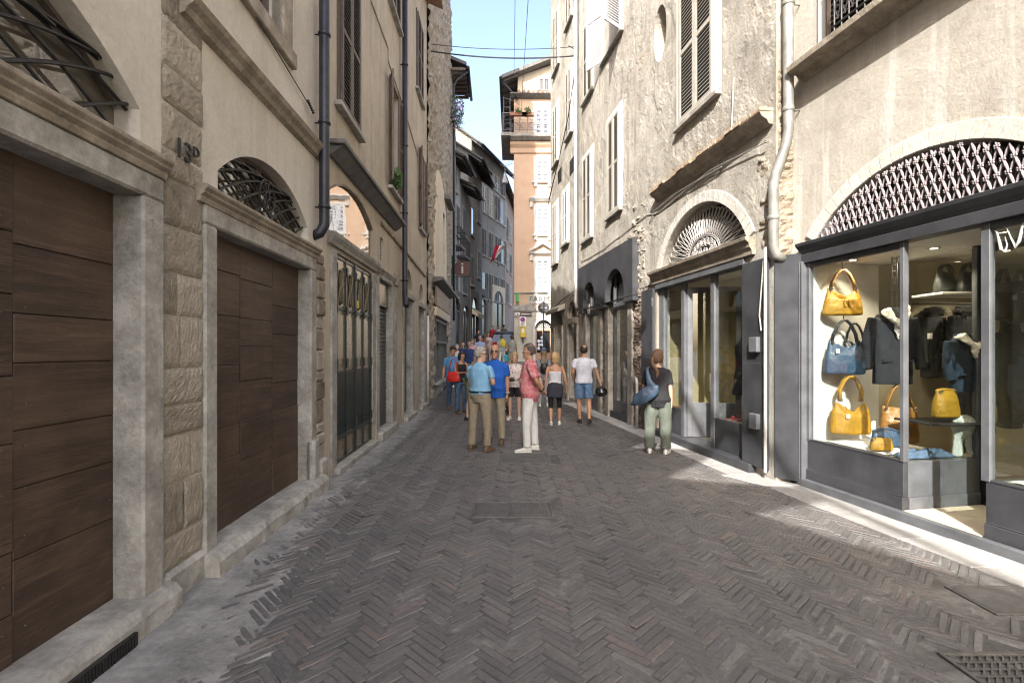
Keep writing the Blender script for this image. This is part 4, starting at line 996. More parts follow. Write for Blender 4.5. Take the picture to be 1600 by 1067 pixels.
mb = MB(); disc(Q, cx(816.8), cz(499.5), .091, .115, mb); mb.build('blue_field', plain('sign blue', (.03, .07, .3), .4), pd)
mb = MB(); s_, z_ = cx(816.8), cz(499.5); mb.ext(Q, [(s_-.1, z_+.07), (s_-.07, z_+.1), (s_+.1, z_-.07), (s_+.07, z_-.1)], .0915, .095); mb.build('red_bar', pd.data.materials[0], pd)
mb = MB()
for k in range(3): mb.box(Q, cx(813.5), cx(820-(k % 2)*2), .081, .084, cz(505+k*1.5), cz(504.3+k*1.5))
mb.build('small_print', M['blackp'], e)
e = board('yellow_box', 'yellow wall box hanging below the no parking sign', 'box', cx(813), cx(821.5), cz(527), cz(511), plain('yellow box', (.6, .42, .02), .45), .03, .22)
mb = MB(); mb.box(Q, cx(815), cx(819), .251, .256, cz(520), cz(514)); mb.build('white_notice', M['whitecard'], e)
mb = MB(); mb.tube([Q(cx(817.5), .1, cz(527)), Q(cx(817.5), .1, cz(536))], .05, 8); mb.build('support', M['steel'], e)
# round road sign seen from behind, on a pole
sx, sy = 49.5/FPX*24, 24.0; e = empty('road_sign', (sx, sy, gz(sy)), 'round road sign seen from its dark back on a pole by the corner house', 'road sign')
mb = MB(); mb.smooth = True; mb.tube([(sx, sy, gz(sy)-.05), (sx, sy, 4.05)], .035, 10); mb.build('pole', M['pipe'], e)
mb = MB(); zc = CAMZ+66/FPX*24; mb.lathe((sx, sy+.06, zc), [(.0, -.01), (.27, -.01), (.28, 0), (.27, .01), (0, .01)], 28, Matrix.Rotation(R(90), 3, 'X')); mb.build('sign_disc', M['anth'], e)
mb = MB(); mb.box(XYZ, sx-.17, sx-.06, sy+.03, sy+.045, zc-.03, zc+.03); mb.box(XYZ, sx+.06, sx+.17, sy+.03, sy+.045, zc-.03, zc+.03); mb.builds('clamp', M['ironlight'], e)
# wall-mounted info sign, flag, hanging street lamp
e = empty('information_sign', (-2.6, 23.2, 5.0), 'brown hanging information sign with a pale letter i beside the stone tower', 'sign')
iy = 23.0; ix = lambda u: (u-800)/FPX*iy; izz = lambda v: CAMZ+(HZ-v)/FPX*iy
D = lambda s, n, z: Vector((s, iy-n, z))
mb = MB(); mb.box(D, ix(704.3), ix(709), -.05, .05, izz(447), izz(400)); mb.build('mounting_board', plain('green board', (.04, .09, .075), .6), e)
mb = MB()
for v in (407, 432.5): mb.tube([D(ix(709), 0, izz(v)), D(ix(736), 0, izz(v))], .018, 6)
mb.tube([D(ix(735.5), 0, izz(407)), D(ix(735.5), 0, izz(432.5))], .018, 6); mb.build('iron_bracket', M['iron'], e)
mb = MB(); a, b, c, d = ix(711), ix(734), izz(431), izz(408.5); k = .12
mb.ext(D, [(a+k, c), (b-k, c), (b, c+k), (b, d-k), (b-k, d), (a+k, d), (a, d-k), (a, c+k)], -.02, .02); pn = mb.build('panel', plain('dark red brown sign', (.075, .028, .025), .5), e)
mb = MB(); text_mesh(mb, 'i', D((a+b)/2, .025, (c+d)/2), Vector((1, 0, 0)), Vector((0, 0, 1)), .75, .006, wscale=1.25); mb.build('letter', M['ironlight'], pn)
e = empty('hanging_flag', (-1.6, 33.5, 6.5), 'red and white flag hanging from a pole over the lane', 'flag')
fy = 33.0; fX = lambda u: (u-800)/FPX*fy; fZ = lambda v: CAMZ+(HZ-v)/FPX*fy
mb = MB(); mb.tube([(fX(779), fy+.35, fZ(415)), (fX(777.5), fy, fZ(408)), (fX(776), fy-.3, fZ(384))], .018, 6); mb.build('flagpole', M['iron'], e)
mb = MB(); mb.smooth = True; rows = []
for i in range(11):
    t = i/10; ra = []
    for j in range(13):
        q = j/12; u = 774-6*q-2*q*q+t*(13.5-1.5*q)+(3*t*t)*(1-q)-1.5*math.sin(q*3)*t; v = 384+29*q-t*q*13+t*1.0
        ra.append(mb.add([(fX(u), fy-.25+.12*math.sin(t*7+q*3), fZ(v))]))
    rows.append(ra)
for i in range(10):
    mb.m = 0 if i < 5 else 1
    for j in range(12): mb.face((rows[i][j], rows[i][j+1], rows[i+1][j+1], rows[i+1][j]))
fl = mb.build('cloth', [cloth('flag red', (.55, .015, .07)), cloth('flag white', (.72, .72, .74))], e); md = fl.modifiers.new('solid', 'SOLIDIFY'); md.thickness = .006
ly = 30.0; lX = lambda u: (u-800)/FPX*ly; lZ = lambda v: CAMZ+(HZ-v)/FPX*ly
e = empty('street_lamp', (lX(789), ly, lZ(288)), 'glass bell street lamp hanging on cables beside the corner house', 'street lamp')
mb = MB(); mb.smooth = True; mb.lathe((lX(789), ly, lZ(287)), [(.19, 0), (.2, .05), (.12, .3), (.09, .38), (.09, .55), (.05, .6), (.02, .75)], 16); mb.build('lamp_shade', M['shutblue'], e)
mb = MB(); mb.tube([(lX(789), ly, lZ(268)), (lX(789), ly, lZ(259))], .02, 6); mb.tube([(lX(782), ly, lZ(258)), (lX(789), ly, lZ(260)), (lX(800), ly, lZ(256))], .02, 6); mb.tube([(lX(789)+.28*math.cos(t*PI/8), ly, lZ(272)+.45*math.sin(t*PI/8)) for t in range(-5, 6)], .012, 5); mb.build('bracket', M['ironlight'], e)
# cables over the lane
def cable(label, pts, r=.012, sag=.15, n=14):
    a, b = Vector(pts[0]), Vector(pts[1]); m = MB(); m.tube([a.lerp(b, i/n)-Vector((0, 0, 4*sag*(i/n)*(1-i/n))) for i in range(n+1)], r, 5)
    return tag(m.build('overhead_cable', M['cable']), label, 'cable', 'cables over the lane')
tw = FL.P(15.4, .1, 11.35)
cable('upper thin black cable crossing the lane from the stone tower', (FL.P(15.2, .1, 11.2), (4.2-.145*15.0-.05, 15.0, 11.0)), .011, .12)
cable('lower thick black cable crossing the lane from the stone tower', (FL.P(15.2, .1, 10.98), (4.2-.145*15.0-.05, 15.0, 10.72)), .022, .14)
cable('left of two thin cables running up the sky towards the lamp', ((.11, 27.8, 16.9), (.09, 9.0, 10.6)), .010, .1)
cable('right of two thin cables running up the sky to the balcony', ((.5, 27.4, 15.0), (.42, 8.0, 9.9)), .010, .1)
cable('slanting thin cable in front of the stone tower edge', ((-3.0, 24.0, 14.4), (-3.15, 29.0, 12.1)), .012, 0)
cable('thin lamp cable slanting across the peach corner house', ((lX(789), ly-.1, lZ(258)), (cx(850), 27.9, cz(224))), .012, .05)
# ---------------------------------------------------------------- right side: near shop house (1) and weathered house (2)
for F_ in (FR1, FR2): F_.S = Vector((F_.b, 1, 0)); F_.T = -F_.S.normalized()
P1, P2 = FR1.P, FR2.P
def rough_patch(par, nm, fn, s0, s1, z0, z1, n0, mat, cell=7.0, amp=.06, ds=.04, fray=.06, seed=0):
    m = MB(); ni, nj = max(2, int((s1-s0)/ds)), max(2, int((z1-z0)/ds)); ix_ = {}
    for i in range(ni+1):
        for j in range(nj+1):
            s, z = s0+(s1-s0)*i/ni, z0+(z1-z0)*j/nj
            q = Vector((s*.8, z*1.7, seed)); d_ = noise.voronoi(q*cell)[0]
            n_ = n0+amp*min(1, (d_[1]-d_[0])*1.8)*.7+amp*.5*noise.noise(q*3)
            e = min(i/ni, 1-i/ni)*(s1-s0); ez = min(j/nj, 1-j/nj)*(z1-z0); e = min(e, ez)
            fr_ = fray*(noise.noise(Vector((s*6, z*6, seed+3)))*.5+.5)
            if e < fr_: n_ = n0-.03
            ix_[i, j] = m.add([fn(s, n_, z)])
    for i in range(ni):
        for j in range(nj): m.face((ix_[i, j], ix_[i+1, j], ix_[i+1, j+1], ix_[i, j+1]))
    return m.build(nm, mat, par, fixn=False)
S1 = empty('near_shop_house', FR1.P(3, 0, 0), 'cream house with a grey metal shopfront and a flower lattice arch over its window', 'house')
H1, H2, H3 = 11.5, 13.5, 16.0
ar1 = (3.42, 5.76); zs1, rs1 = 2.93, .58
mb = MB(); wall(mb, P1, rect(-9, 6.24, -.3, H1), [rect(3.3, 5.9, -.2, 2.72), arch(ar1[0], ar1[1], 2.9, zs1, rs1), rect(4.25, 5.6, 5.15, 7.6)], .3)
shell(mb, FR1, -9, 6.24, H1, 7); mb.build('wall', M['plasterR2'], S1)
mb = MB(); roof(mb, FR1, -9.2, 6.24, H1, 7); mb.build('roof', M['tile'], S1)
mb = MB(); archband(mb, P1, ar1[0], ar1[1], zs1, rs1, .16, -.01, .025); mb.build('arch_surround', plaster('whitewashed arch band', (.46, .43, .37), (.56, .53, .47), (.64, .61, .55), bmp=.5), S1, .006)
# metal lintel
mb = MB(); moulding(mb, P1, 3.2, 5.95, 2.70, [(-.12, 0), (.05, 0), (.055, .1), (.045, .105), (.05, .11), (.06, .15), (.11, .2), (.12, .235), (-.02, .24)]); mb.build('metal_lintel', M['anth'], S1, .003)
# flower lattice
mb = MB(); c1 = (ar1[0]+ar1[1])/2; hw = (ar1[1]-ar1[0])/2; rr1 = (hw*hw+rs1*rs1)/(2*rs1); ccz = zs1+rs1-rr1
ins = lambda s, z: z >= 2.935 and (z < zs1 and abs(s-c1) < hw or (s-c1)**2+(z-ccz)**2 < (rr1-.02)**2)
dx, dz = .076, .118
fl_ = MB()
for j in range(6):
    for i in range(-18, 19):
        s, z = c1+i*dx+(j % 2)*dx/2, 2.95+j*dz
        if not ins(s, z): continue
        for sg in (-1, 1):
            s2, z2 = s+sg*dx/2, z+dz
            t = 1.0
            while t > .2 and not ins(s+(s2-s)*t, z+(z2-z)*t): t -= .1
            if t <= .2: continue
            p = lambda q: P1(s+(s2-s)*q*t, .0+.006*sg, z+(z2-z)*q*t)
            mb.tube([p(0), p(.15), p(.5), p(.85), p(1)], [.004, .008, .0125, .008, .004], 6)
        c = P1(s, .012, z); fl_.ell(c, .011, .011, .011, 6, 4)
        for k in range(6):
            a = k*PI/3+.3; fl_.ell(P1(s+.018*math.cos(a), .012, z+.018*math.sin(a)), .0095, .006, .0095, 5, 3)
o_ = len(mb.v); mb.v += fl_.v; [mb.face([o_+q for q in f]) for f in fl_.f]; lat = mb.build('flower_lattice', M['ironlilac'], S1, fixn=False)
mb = MB()
for sg in (1, -1):
    for cxx, rad in ((.12, .06), (.23, .08)):
        mb.tube([P1(c1+sg*(hw-cxx)+rad*(1-t/40)*math.cos(t*.35), .0, 2.955+rad*.8+rad*(1-t/40)*math.sin(t*.35)) for t in range(30)], .008, 5)
mb.build('corner_scrolls', M['ironlilac'], lat)
mb = MB(); mb.ext(P1, arch(ar1[0], ar1[1], 2.9, zs1, rs1), -.22, -.2); mb.build('fanlight', M['glassold'], S1)
# thick black folded shutter panel left of the window
def folded_leaf(par, F, y0, y1, z0, z1, n, hinge):
    m = MB(); f = F.P; m.box(f, y0, y1, n, n+.045, z0, z1)
    o = m.build('folding_shutter', M['anth'], par, .004)
    m = MB()
    for z in (z0+.6, (z0+z1)/2): m.box(f, y0+.01, y1-.01, n+.0455, n+.047, z, z+.006)
    m.builds('panel_seam', M['anthlight'], o)
    m = MB()
    for z in (z0+.25, (z0+z1)/2-.05, z1-.35): m.tube([f(hinge, n+.04, z), f(hinge, n+.04, z+.16)], .022, 8); m.box(f, hinge-.03, hinge+.03, n+.046, n+.052, z+.03, z+.13)
    m.builds('hinge', M['anthlight'], o)
    return o
fnl = swing(FR1, 5.93, .03, .05, 36, 1); mb = MB(); mb.box(fnl, .0, .30, -.02, .025, 0, 2.78); fo = mb.build('folding_shutter', M['anth'], S1, .004)
mb = MB()
for z in (.62, 1.5): mb.box(fnl, .012, .288, -.023, -.0205, z, z+.006)
mb.builds('panel_seam', M['anthlight'], fo)
mb = MB()
for z in (.3, 1.35, 2.3): mb.tube([fnl(.0, -.03, z), fnl(.0, -.03, z+.16)], .022, 8)
mb.tube([fnl(.27, -.03, .75), fnl(.27, -.03, 2.3)], .006, 5); mb.builds('hinge', M['anthlight'], fo)
mb = MB()
for y, w_ in ((5.93, .02), (5.895, .02)): mb.box(P1, y-w_/2, y+w_/2, -.05, .075, .08, 2.72)
mb.builds('frame_post', M['anthlight'], S1, .003)
# shop front: plinth, panel, posts, display glass, recess
yL, yA, yB, yR = 5.88, 4.715, 4.03, 3.3; zb, zp, zt = .1, .565, 2.70; dep = .95
mb = MB(); mb.box(P1, yR-.1, yL+.1, -1.1, .07, -.15, .1); mb.build('threshold', M['anthlight'], S1, .008)
mb = MB(); mb.box(P1, yB+.02, yA-.02, -dep-.1, .02, .1, .106); mb.build('recess_floor', M['beigeplaster'], S1)
for a, b in ((yA, yL), (yR, yB)):
    mb = MB(); mb.box(P1, a, b, -.06, 0, .22, zp); mb.box(P1, a-.004, b, -.06, .018, .1, .22); mb.box(P1, a, b, -.05, .008, .222, .232); pnl = mb.build('stall_riser', M['anth'], S1, .004)
for a, sg in ((yA, 1), (yB, -1)):
    mb = MB(); x0, x1 = sorted((a, a+sg*.05)); mb.box(P1, x0, x1, -dep, -.061, .22, zp); x0, x1 = sorted((a-sg*.012, a+sg*.05)); mb.box(P1, x0, x1, -dep, -.061, .1, .22); mb.build('side_riser', M['anthlight'], S1, .003)
mb = MB()
for a, b in ((yL-.04, yL+.04), (yA-.012, yA+.03), (yB-.035, yB+.03)): mb.box(P1, a, b, -.05, .01, zp if a != yB-.035 else zp, zt)
mb.box(P1, yA-.0, yA+.05, -dep, -dep+.06, zp, zt); mb.box(P1, yB-.05, yB, -dep, -dep+.06, .1, zt)
mb.builds('window_post', M['anthlight'], S1, .004)
mb = MB()
for a, b in ((yA+.03, yL-.04), (yR, yB-.035)): mb.box(P1, a, b, -.045, .005, zt-.06, zt); mb.box(P1, a, b, -.045, .005, zp, zp+.02)
mb.builds('window_rail', M['anth'], S1, .003)
mb = MB()
for a, b in ((yA+.03, yL-.04), (yR, yB-.035)): mb.box(P1, a, b, -.025, -.017, zp+.02, zt-.06)
mb.box(P1, yA+.008, yA+.016, -dep+.06, -.05, zp, zt-.04); mb.box(P1, yB-.016, yB-.008, -dep+.06, -.05, zp, zt-.04)
mb.box(P1, yB, yA, -dep-.01, -dep, .15, zt-.1)
mb.builds('display_glass', M['glass'], S1)
mb = MB()
for a, b, c, d in ((yB, yB+.06, .1, zt), (yA-.06, yA, .1, zt), (yB+.06, yA-.06, .1, .25), (yB+.06, yA-.06, 2.2, 2.3), (yB+.06, yA-.06, 2.62, zt)): mb.box(P1, a, b, -dep-.03, -dep+.03, c, d)
dr = mb.build('glass_door', M['blackp'], S1, .003)
mb = MB(); mb.tube([P1(yA-.1, -dep+.06, 1.0), P1(yA-.1, -dep+.06, 1.4)], .012, 8); mb.build('handle', M['steel'], dr)
# display platforms, soffit, white end panel, shop room
mb = MB(); mb.box(P1, yA+.05, yL-.02, -dep, -.062, zp-.04, zp-.004); mb.box(P1, yR, yB-.05, -dep, -.062, zp-.04, zp-.004); mb.builds('display_platform', M['white'], S1)
mb = MB(); mb.box(P1, yR-.3, yL+.03, -dep-.1, -.06, zt+.002, zt+.03); mb.build('soffit', M['white'], S1)
mb = MB(); mb.box(P1, yL-.02, yL+.03, -dep-.05, -.055, zp-.03, zt); mb.build('white_end_panel', plain('matt white panel', (.66, .65, .61), .8, var=.03, bmp=.02), S1)
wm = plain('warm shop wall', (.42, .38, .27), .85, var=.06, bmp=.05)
mb = MB(); r0, r1, rd = 2.2, 6.9, -4.2
mb.box(P1, r0-.1, r0, rd, -.3, 0, 3); mb.box(P2, 6.0, 6.06, -5, -1.25, 0, 3); mb.box(P1, r0-.1, r1+.1, rd-.1, rd, 0, 3); mb.box(P2, 5.98, 6.0, -1.3, -1.0, 0, 3)
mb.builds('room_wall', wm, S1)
mb = MB(); mb.box(P1, r0, r1, rd, -dep-.1, zt+.1, zt+.15); mb.build('room_ceiling', M['white'], S1)
mb = MB(); mb.box(P1, r0, r1, rd, -dep-.01, .05, .099); mb.build('room_floor', M['woodsign'], S1)
def lampspot(par, c, energy, col=(1, .84, .6), rad=.035):
    m = MB(); m.lathe(c, [(rad*1.5, .012), (rad*1.5, -.004), (rad, -.006), (rad, .01)], 14); ring = m.build('downlight', M['steel'], par)
    m = MB(); m.lathe(c, [(0, -.002), (rad, -.002), (rad, .0), (0, .0)], 12); m.build('bulb', emit('warm lamp', col, 6), ring)
    l = bpy.data.lights.new('downlight', 'SPOT'); l.energy = energy; l.color = col; l.shadow_soft_size = .04; l.spot_size = R(120); l.spot_blend = .6
    o = bpy.data.objects.new('downlight_lamp', l); COL.objects.link(o); o.parent = ring; o.location = Vector(c)-wloc(ring)+Vector((0, 0, -.03))
for y, n in ((5.6, -.35), (5.3, -.7), (4.9, -.6), (3.8, -.5)): lampspot(S1, P1(y, n, zt), 9)
for y, n in ((5.2, -2.0), (6.6, -2.4), (3.6, -2.2)): lampspot(S1, P1(y, n, zt+.09), 22)
# script strokes on the right pane
mb = MB(); r = random.Random(1)
for k in range(5):
    yy = 3.99-k*.105; p = lambda a, b: P1(yy-a, -.012, 2.44+b)
    mb.tube([p(0, .2), p(.03, .21-.04), p(.05, .08), p(.06, .02), p(.085, .0), p(.1, .05), p(.085, .12)] if k == 0 else [p(-.02, .22), p(.02, .1), p(.05, .02), p(.07, .06), p(.09, .16), p(.11, .22)], [.002, .006, .01, .012, .01, .006, .002][:7 if k == 0 else 6], 6)
mb.build('window_script', plain('white window lettering', (.42, .42, .40), .6), S1)
# juliet balcony and its window
mb = MB(); moulding(mb, P1, 2.6, 5.93, 4.9, [(0, 0), (.08, .02), (.12, .07), (.25, .09), (.26, .16), (.0, .17)]); bl = mb.build('balcony_slab', M['stonebrown'], S1, .006)
mb = MB()
for zz in (5.15, 5.5, 5.95): mb.tube([P1(5.32, 0, zz), P1(5.32, .2, zz), P1(3.0, .2, zz)], .012, 6)
for k in range(26):
    y = 5.3-k*.09; mb.tube([P1(y, .2, 5.07), P1(y, .2, 5.95)], .009, 5)
    for sg in (1, -1): mb.tube([P1(y-.045+sg*.016*(1-math.cos(t*PI/4)), .2, 5.2+.28*t/8) for t in range(9)], .007, 4)
    mb.ell(P1(y-.045, .2, 5.34), .018, .018, .018, 6, 4)
mb.build('balcony_railing', M['iron'], bl)
shut_win(S1, FR1, 4.3, 5.55, 5.12, 7.5, M['shutbrown'], frame=M['white'], sill=False)
# copper downpipe with a dog-leg at the joint of the two houses
mb = MB(); mb.smooth = True
pa = FR2.P(6.2, .14, 0)
mb.tube([FR1.P(y, n, z) for y, n, z in ((6.0, .16, 11.3), (6.0, .16, 4.35), (6.02, .17, 4.2), (6.1, .25, 3.85), (6.12, .27, 3.72), (6.12, .27, 2.95), (6.12, .24, 2.84), (6.1, .14, 2.78))], .06, 14)
for z in (4.6, 5.9, 7.4): mb.lathe(FR1.P(6.0, .16, z), [(.062, -.03), (.07, -.02), (.07, .02), (.062, .03)], 14); mb.tube([FR1.P(6.0, .16, z), FR1.P(6.0, -.05, z)], .01, 5)
mb.lathe(FR1.P(6.12, .27, 3.3), [(.062, -.03), (.07, -.02), (.07, .02), (.062, .03)], 14)
mb.build('drainpipe', M['copper'], S1)

# ---------------------------------------------------------------- weathered house with the sunburst arch
S2 = empty('weathered_house', FR2.P(10, 0, 0), 'weathered cream house with a sunburst iron arch and an oval opening high on its wall', 'house')
ar2 = (6.65, 9.31); zs2, rs2 = 3.17, .85
ov = [(9.35+.27*math.cos(2*PI*k/28), 7.73+.53*math.sin(2*PI*k/28)) for k in range(28)]
b1, b2 = (10.85, 12.1), (12.9, 13.98)
mb = MB(); wall(mb, P2, rect(6.1, 14.85, -.3, H2), [rect(6.72, 9.5, -.2, 2.93), arch(ar2[0], ar2[1], 3.1, zs2, rs2), ov, rect(10.8, 14.2, .1, 3.6)], .28)
shell(mb, FR2, 6.1, 14.85, H2, 7); mb.build('wall', M['plasterR'], S2)
mb = MB(); roof(mb, FR2, 6.1, 14.85, H2, 7); mb.build('roof', M['tile'], S2)
mb = MB(); mb.ext(P2, [(9.35+(a-9.35)*1.1, 7.73+(b-7.73)*1.05) for a, b in ov], -.29, -.27); mb.build('oval_recess', M['beigeplaster'], S2)
mb = MB(); archband(mb, P2, ar2[0], ar2[1], zs2, rs2, .17, -.01, .03); mb.build('arch_surround', plaster('pale arch ring', (.42, .40, .36), (.52, .5, .46), (.6, .58, .54), bmp=.7), S2, .008)
mb = MB(); moulding(mb, P2, 6.5, 9.6, 2.93, [(-.1, 0), (.05, 0), (.06, .06), (.09, .1), (.1, .15), (.15, .19), (.16, .235), (-.1, .245)]); mb.build('shop_cornice', M['stonebrown'], S2, .004)
mb = MB(); mb.box(P2, 6.72, 9.5, -.1, .035, 2.83, 2.93); mb.build('metal_lintel', M['anthlight'], S2, .004)
# sunburst grille
mb = MB(); cs2 = (ar2[0]+ar2[1])/2; ai, bi, ao, bo = .5, .34, 1.2, .8
for k in range(27):
    a = PI*(.03+.94*k/26); ca, sa = math.cos(a), math.sin(a); j = .9+.1*((k*7) % 3)/2
    p0 = (cs2+ai*ca, 3.2+bi*sa); h_ = 1.27; rr_ = (1.33**2+.85**2)/1.7
    # ray runs to just short of the intrados
    L_ = .1
    while (ai*ca+L_*ca)**2+(3.2+bi*sa+L_*sa-(zs2+rs2-rr_))**2 < (rr_-.1)**2 and L_ < 1: L_ += .02
    L_ = min(L_, .74)
    for sg in (-1, 1):
        pts = []
        for t in range(7):
            q = t/6; w_ = .020*math.sin(PI*min(1, q*1.05))*sg; d = L_*q
            pts.append(P2(p0[0]+d*ca-w_*sa*1.3, -.1, p0[1]+d*sa+w_*ca*1.3))
        mb.tube(pts, .0068, 5)
    # garland between ray tips
    if k < 26:
        a2 = PI*(.03+.94*(k+1)/26); e0 = (p0[0]+(L_-.02)*ca, p0[1]+(L_-.02)*sa); e1 = (cs2+(ai+L_-.02)*math.cos(a2), 3.2+bi*math.sin(a2)+(L_-.02)*math.sin(a2))
        am = (a+a2)/2; mm = ((e0[0]+e1[0])/2+.05*math.cos(am), (e0[1]+e1[1])/2+.05*math.sin(am))
        mb.tube([P2(e0[0], -.1, e0[1]), P2((e0[0]+mm[0])/2+.012*math.cos(am), -.1, (e0[1]+mm[1])/2+.012*math.sin(am)), P2(*[mm[0], -.1, mm[1]]), P2((e1[0]+mm[0])/2+.012*math.cos(am), -.1, (e1[1]+mm[1])/2+.012*math.sin(am)), P2(e1[0], -.1, e1[1])], .007, 5)
sb_ = mb.build('sunburst_grille', M['ironlight'], S2)
mb = MB()
for rr_ in (1.0, .93): mb.tube([P2(cs2+ai*rr_*math.cos(PI*t/24), -.1, 3.2+bi*rr_*math.sin(PI*t/24)) for t in range(25)], .009, 5)
for k in range(9):
    a = PI*(k+.5)/9; c = (cs2+.34*math.cos(a), 3.2+.23*math.sin(a))
    mb.tube([P2(c[0]+.075*(1-t/26)*math.cos(t*.55+k), -.1, c[1]+.075*(1-t/26)*math.sin(t*.55+k)) for t in range(24)], .009, 5)
for k in range(4):
    c = (cs2-.24+.16*k, 3.27); mb.tube([P2(c[0]+.065*(1-t/26)*math.cos(-t*.55+k), -.1, c[1]+.065*(1-t/26)*math.sin(-t*.55+k)) for t in range(24)], .009, 5)
mb.build('scroll_work', M['ironlight'], sb_)
mb = MB(); mb.ext(P2, arch(ar2[0], ar2[1], 3.1, zs2, rs2), -.3, -.285); mb.build('fanlight', M['paneD'], S2)
# hood cornice with worn brick edge
mb = MB(); moulding(mb, P2, 6.15, 9.4, 4.5, [(0, 0), (.06, .01), (.09, .06), (.16, .1), (.2, .16), (0, .17)]); hc = mb.build('hood_cornice', M['stonebrown'], S2, .006)
mb = MB(); r = random.Random(3); y = 6.15
while y < 9.35:
    l = r.uniform(.16, .26); mb.box(P2, y, min(9.4, y+l-.01), 0, .19+r.uniform(-.03, .03), 4.672, 4.672+r.uniform(.035, .055)); y += l
mb.build('brick_coping', stone('coping brick', (.28, .18, .11), (.42, .3, .2), (.5, .42, .32), 9, .8), hc)
rough_patch(S2, 'broken_plaster', P2, 10.02, 10.8, .0, 3.0, .0, M['brickrough'], 8, .07, .03, .03, 1)
rough_patch(S2, 'broken_plaster', P2, 9.9, 10.75, 2.9, 4.9, -.012, M['rubble'], 6, .07, .035, .25, 2)
rough_patch(S2, 'broken_plaster', P2, 6.12, 6.5, 2.9, 4.45, -.012, M['rubble'], 6, .06, .03, .16, 3)
rough_patch(S2, 'broken_plaster', P2, 10.6, 14.7, 4.02, 4.35, -.02, M['rubble'], 6, .05, .04, .14, 4)
rough_patch(S2, 'broken_plaster', lambda a, n, z: P2(6.095-n, -a, z), -.0, .26, .0, 5.2, .0, M['rubble'], 7, .05, .03, .02, 12)
rough_patch(S2, 'broken_plaster', P2, 8.95, 9.15, 6.3, 7.0, -.03, M['rubble'], 6, .05, .03, .12, 6)
def plaster_skin(par, fn, s0, s1, z0, z1, skip, mat, ds=.045, n0=.003, seed=0):
    m = MB(); ni, nj = int((s1-s0)/ds), int((z1-z0)/ds); ix_ = {}
    for i in range(ni+1):
        for j in range(nj+1):
            s, z = s0+(s1-s0)*i/ni, z0+(z1-z0)*j/nj; q = Vector((s*.9, z*.75, seed))
            a = noise.fractal(q*1.3, .9, 2.1, 5); b = noise.fractal(q*2.6+Vector((7, 3, 1)), .8, 2.1, 4)
            n_ = n0+.007*max(0, min(1, (a-.1)*22))+.005*max(0, min(1, (b-.38)*22))+.001*noise.noise(q*9)+.006*noise.noise(q*1.7)
            ix_[i, j] = m.add([fn(s, max(n_, -.004), z)])
    for i in range(ni):
        for j in range(nj):
            s, z = s0+(s1-s0)*(i+.5)/ni, z0+(z1-z0)*(j+.5)/nj
            if not any(k(s, z) for k in skip): m.face((ix_[i, j], ix_[i+1, j], ix_[i+1, j+1], ix_[i, j+1]))
    return m.build('flaking_plaster', mat, par, fixn=False)
rk = lambda a, b, c, d, g=.12: (lambda s, z: a-g < s < b+g and c-g < z < d+g)
rw = (1.33**2+.85**2)/1.7
plaster_skin(S2, P2, 6.14, 14.8, 2.95, 13.4, [rk(7.45, 8.5, 5.58, 7.95), rk(11.4, 12.15, 4.98, 7.3), rk(13.55, 14.3, 4.85, 7.2), rk(11.35, 12.55, 9.1, 11.6), rk(13.5, 14.25, 8.9, 11), rk(7.4, 8.45, 9.5, 11.6),
    lambda s, z: ((s-9.35)/.31)**2+((z-7.73)/.58)**2 < 1, lambda s, z: (s-7.98)**2+(z-(zs2+rs2-rw))**2 < (rw+.1)**2, lambda s, z: z < 3.2 and s < 9.6, lambda s, z: s > 10.3 and z < 4.0], M['plasterR'], seed=1)
# shutters
shut_win(S2, FR2, 7.45, 8.5, 5.58, 7.95, M['shutgrey'], frame=M['white'])
shut_win(S2, FR2, 11.4, 12.15, 4.98, 7.3, M['shutgrey'], frame=M['white'])
shut_win(S2, FR2, 13.55, 14.3, 4.85, 7.2, M['shutgrey'], frame=M['white'])
shut_win(S2, FR2, 11.35, 12.55, 9.1, 11.6, M['shutblue'], op=(120, 150), frame=M['white'])
shut_win(S2, FR2, 13.5, 14.25, 8.9, 11.0, M['shutgrey'], frame=M['white'])
shut_win(S2, FR2, 7.4, 8.45, 9.5, 11.6, M['shutgrey'], frame=M['white'])
mb = MB(); mb.smooth = True; mb.tube([P2(14.8, .12, H2-.1), P2(14.8, .12, 3.1), P2(14.75, .1, 2.9)], .055, 10); pipe_brackets(mb, 14.8, .12, [4, 6, 8, 10]); mb.build('drainpipe', M['ironlight'], S2)
mb = MB()
for pts in ([(6.2, 4.3), (7.5, 4.42), (9.5, 4.3), (9.9, 4.4), (12.5, 4.25), (14.6, 4.28)], [(7.2, 4.36), (8.6, 4.42), (9.45, 4.36), (9.8, 4.2)], [(6.9, 5.5), (6.95, 4.8)]):
    mb.tube([P2(a, .06 if a < 9.5 else .02, b) for a, b in pts], .009, 5)
mb.builds('wall_cable', M['ironlight'], S2)
# shop 2 front
folded_leaf(S2, FR2, 6.2, 6.7, .12, 2.83, .02, 6.24); folded_leaf(S2, FR2, 9.52, 10.05, .15, 2.86, .03, 9.53)
mb = MB(); mb.box(P2, 6.5, 9.7, -.3, .1, -.1, .13); mb.build('threshold', M['anth'], S2, .01)
mb = MB()
for a, b in ((6.72, 6.78), (7.58, 7.68), (8.52, 8.62), (9.3, 9.5)): mb.box(P2, a, b, -.13, -.05, .13, 2.83)
mb.builds('window_post', M['anthlight'], S2, .004)
mb = MB(); mb.box(P2, 6.78, 7.58, -.12, -.06, .13, .6); mb.box(P2, 8.62, 9.3, -.12, -.06, .13, .6); mb.builds('stall_riser', M['anth'], S2, .004)
mb = MB(); mb.box(P2, 6.78, 7.58, -.1, -.092, .6, 2.83); mb.box(P2, 8.62, 9.3, -.1, -.092, .6, 2.83); mb.builds('display_glass', M['glass'], S2)
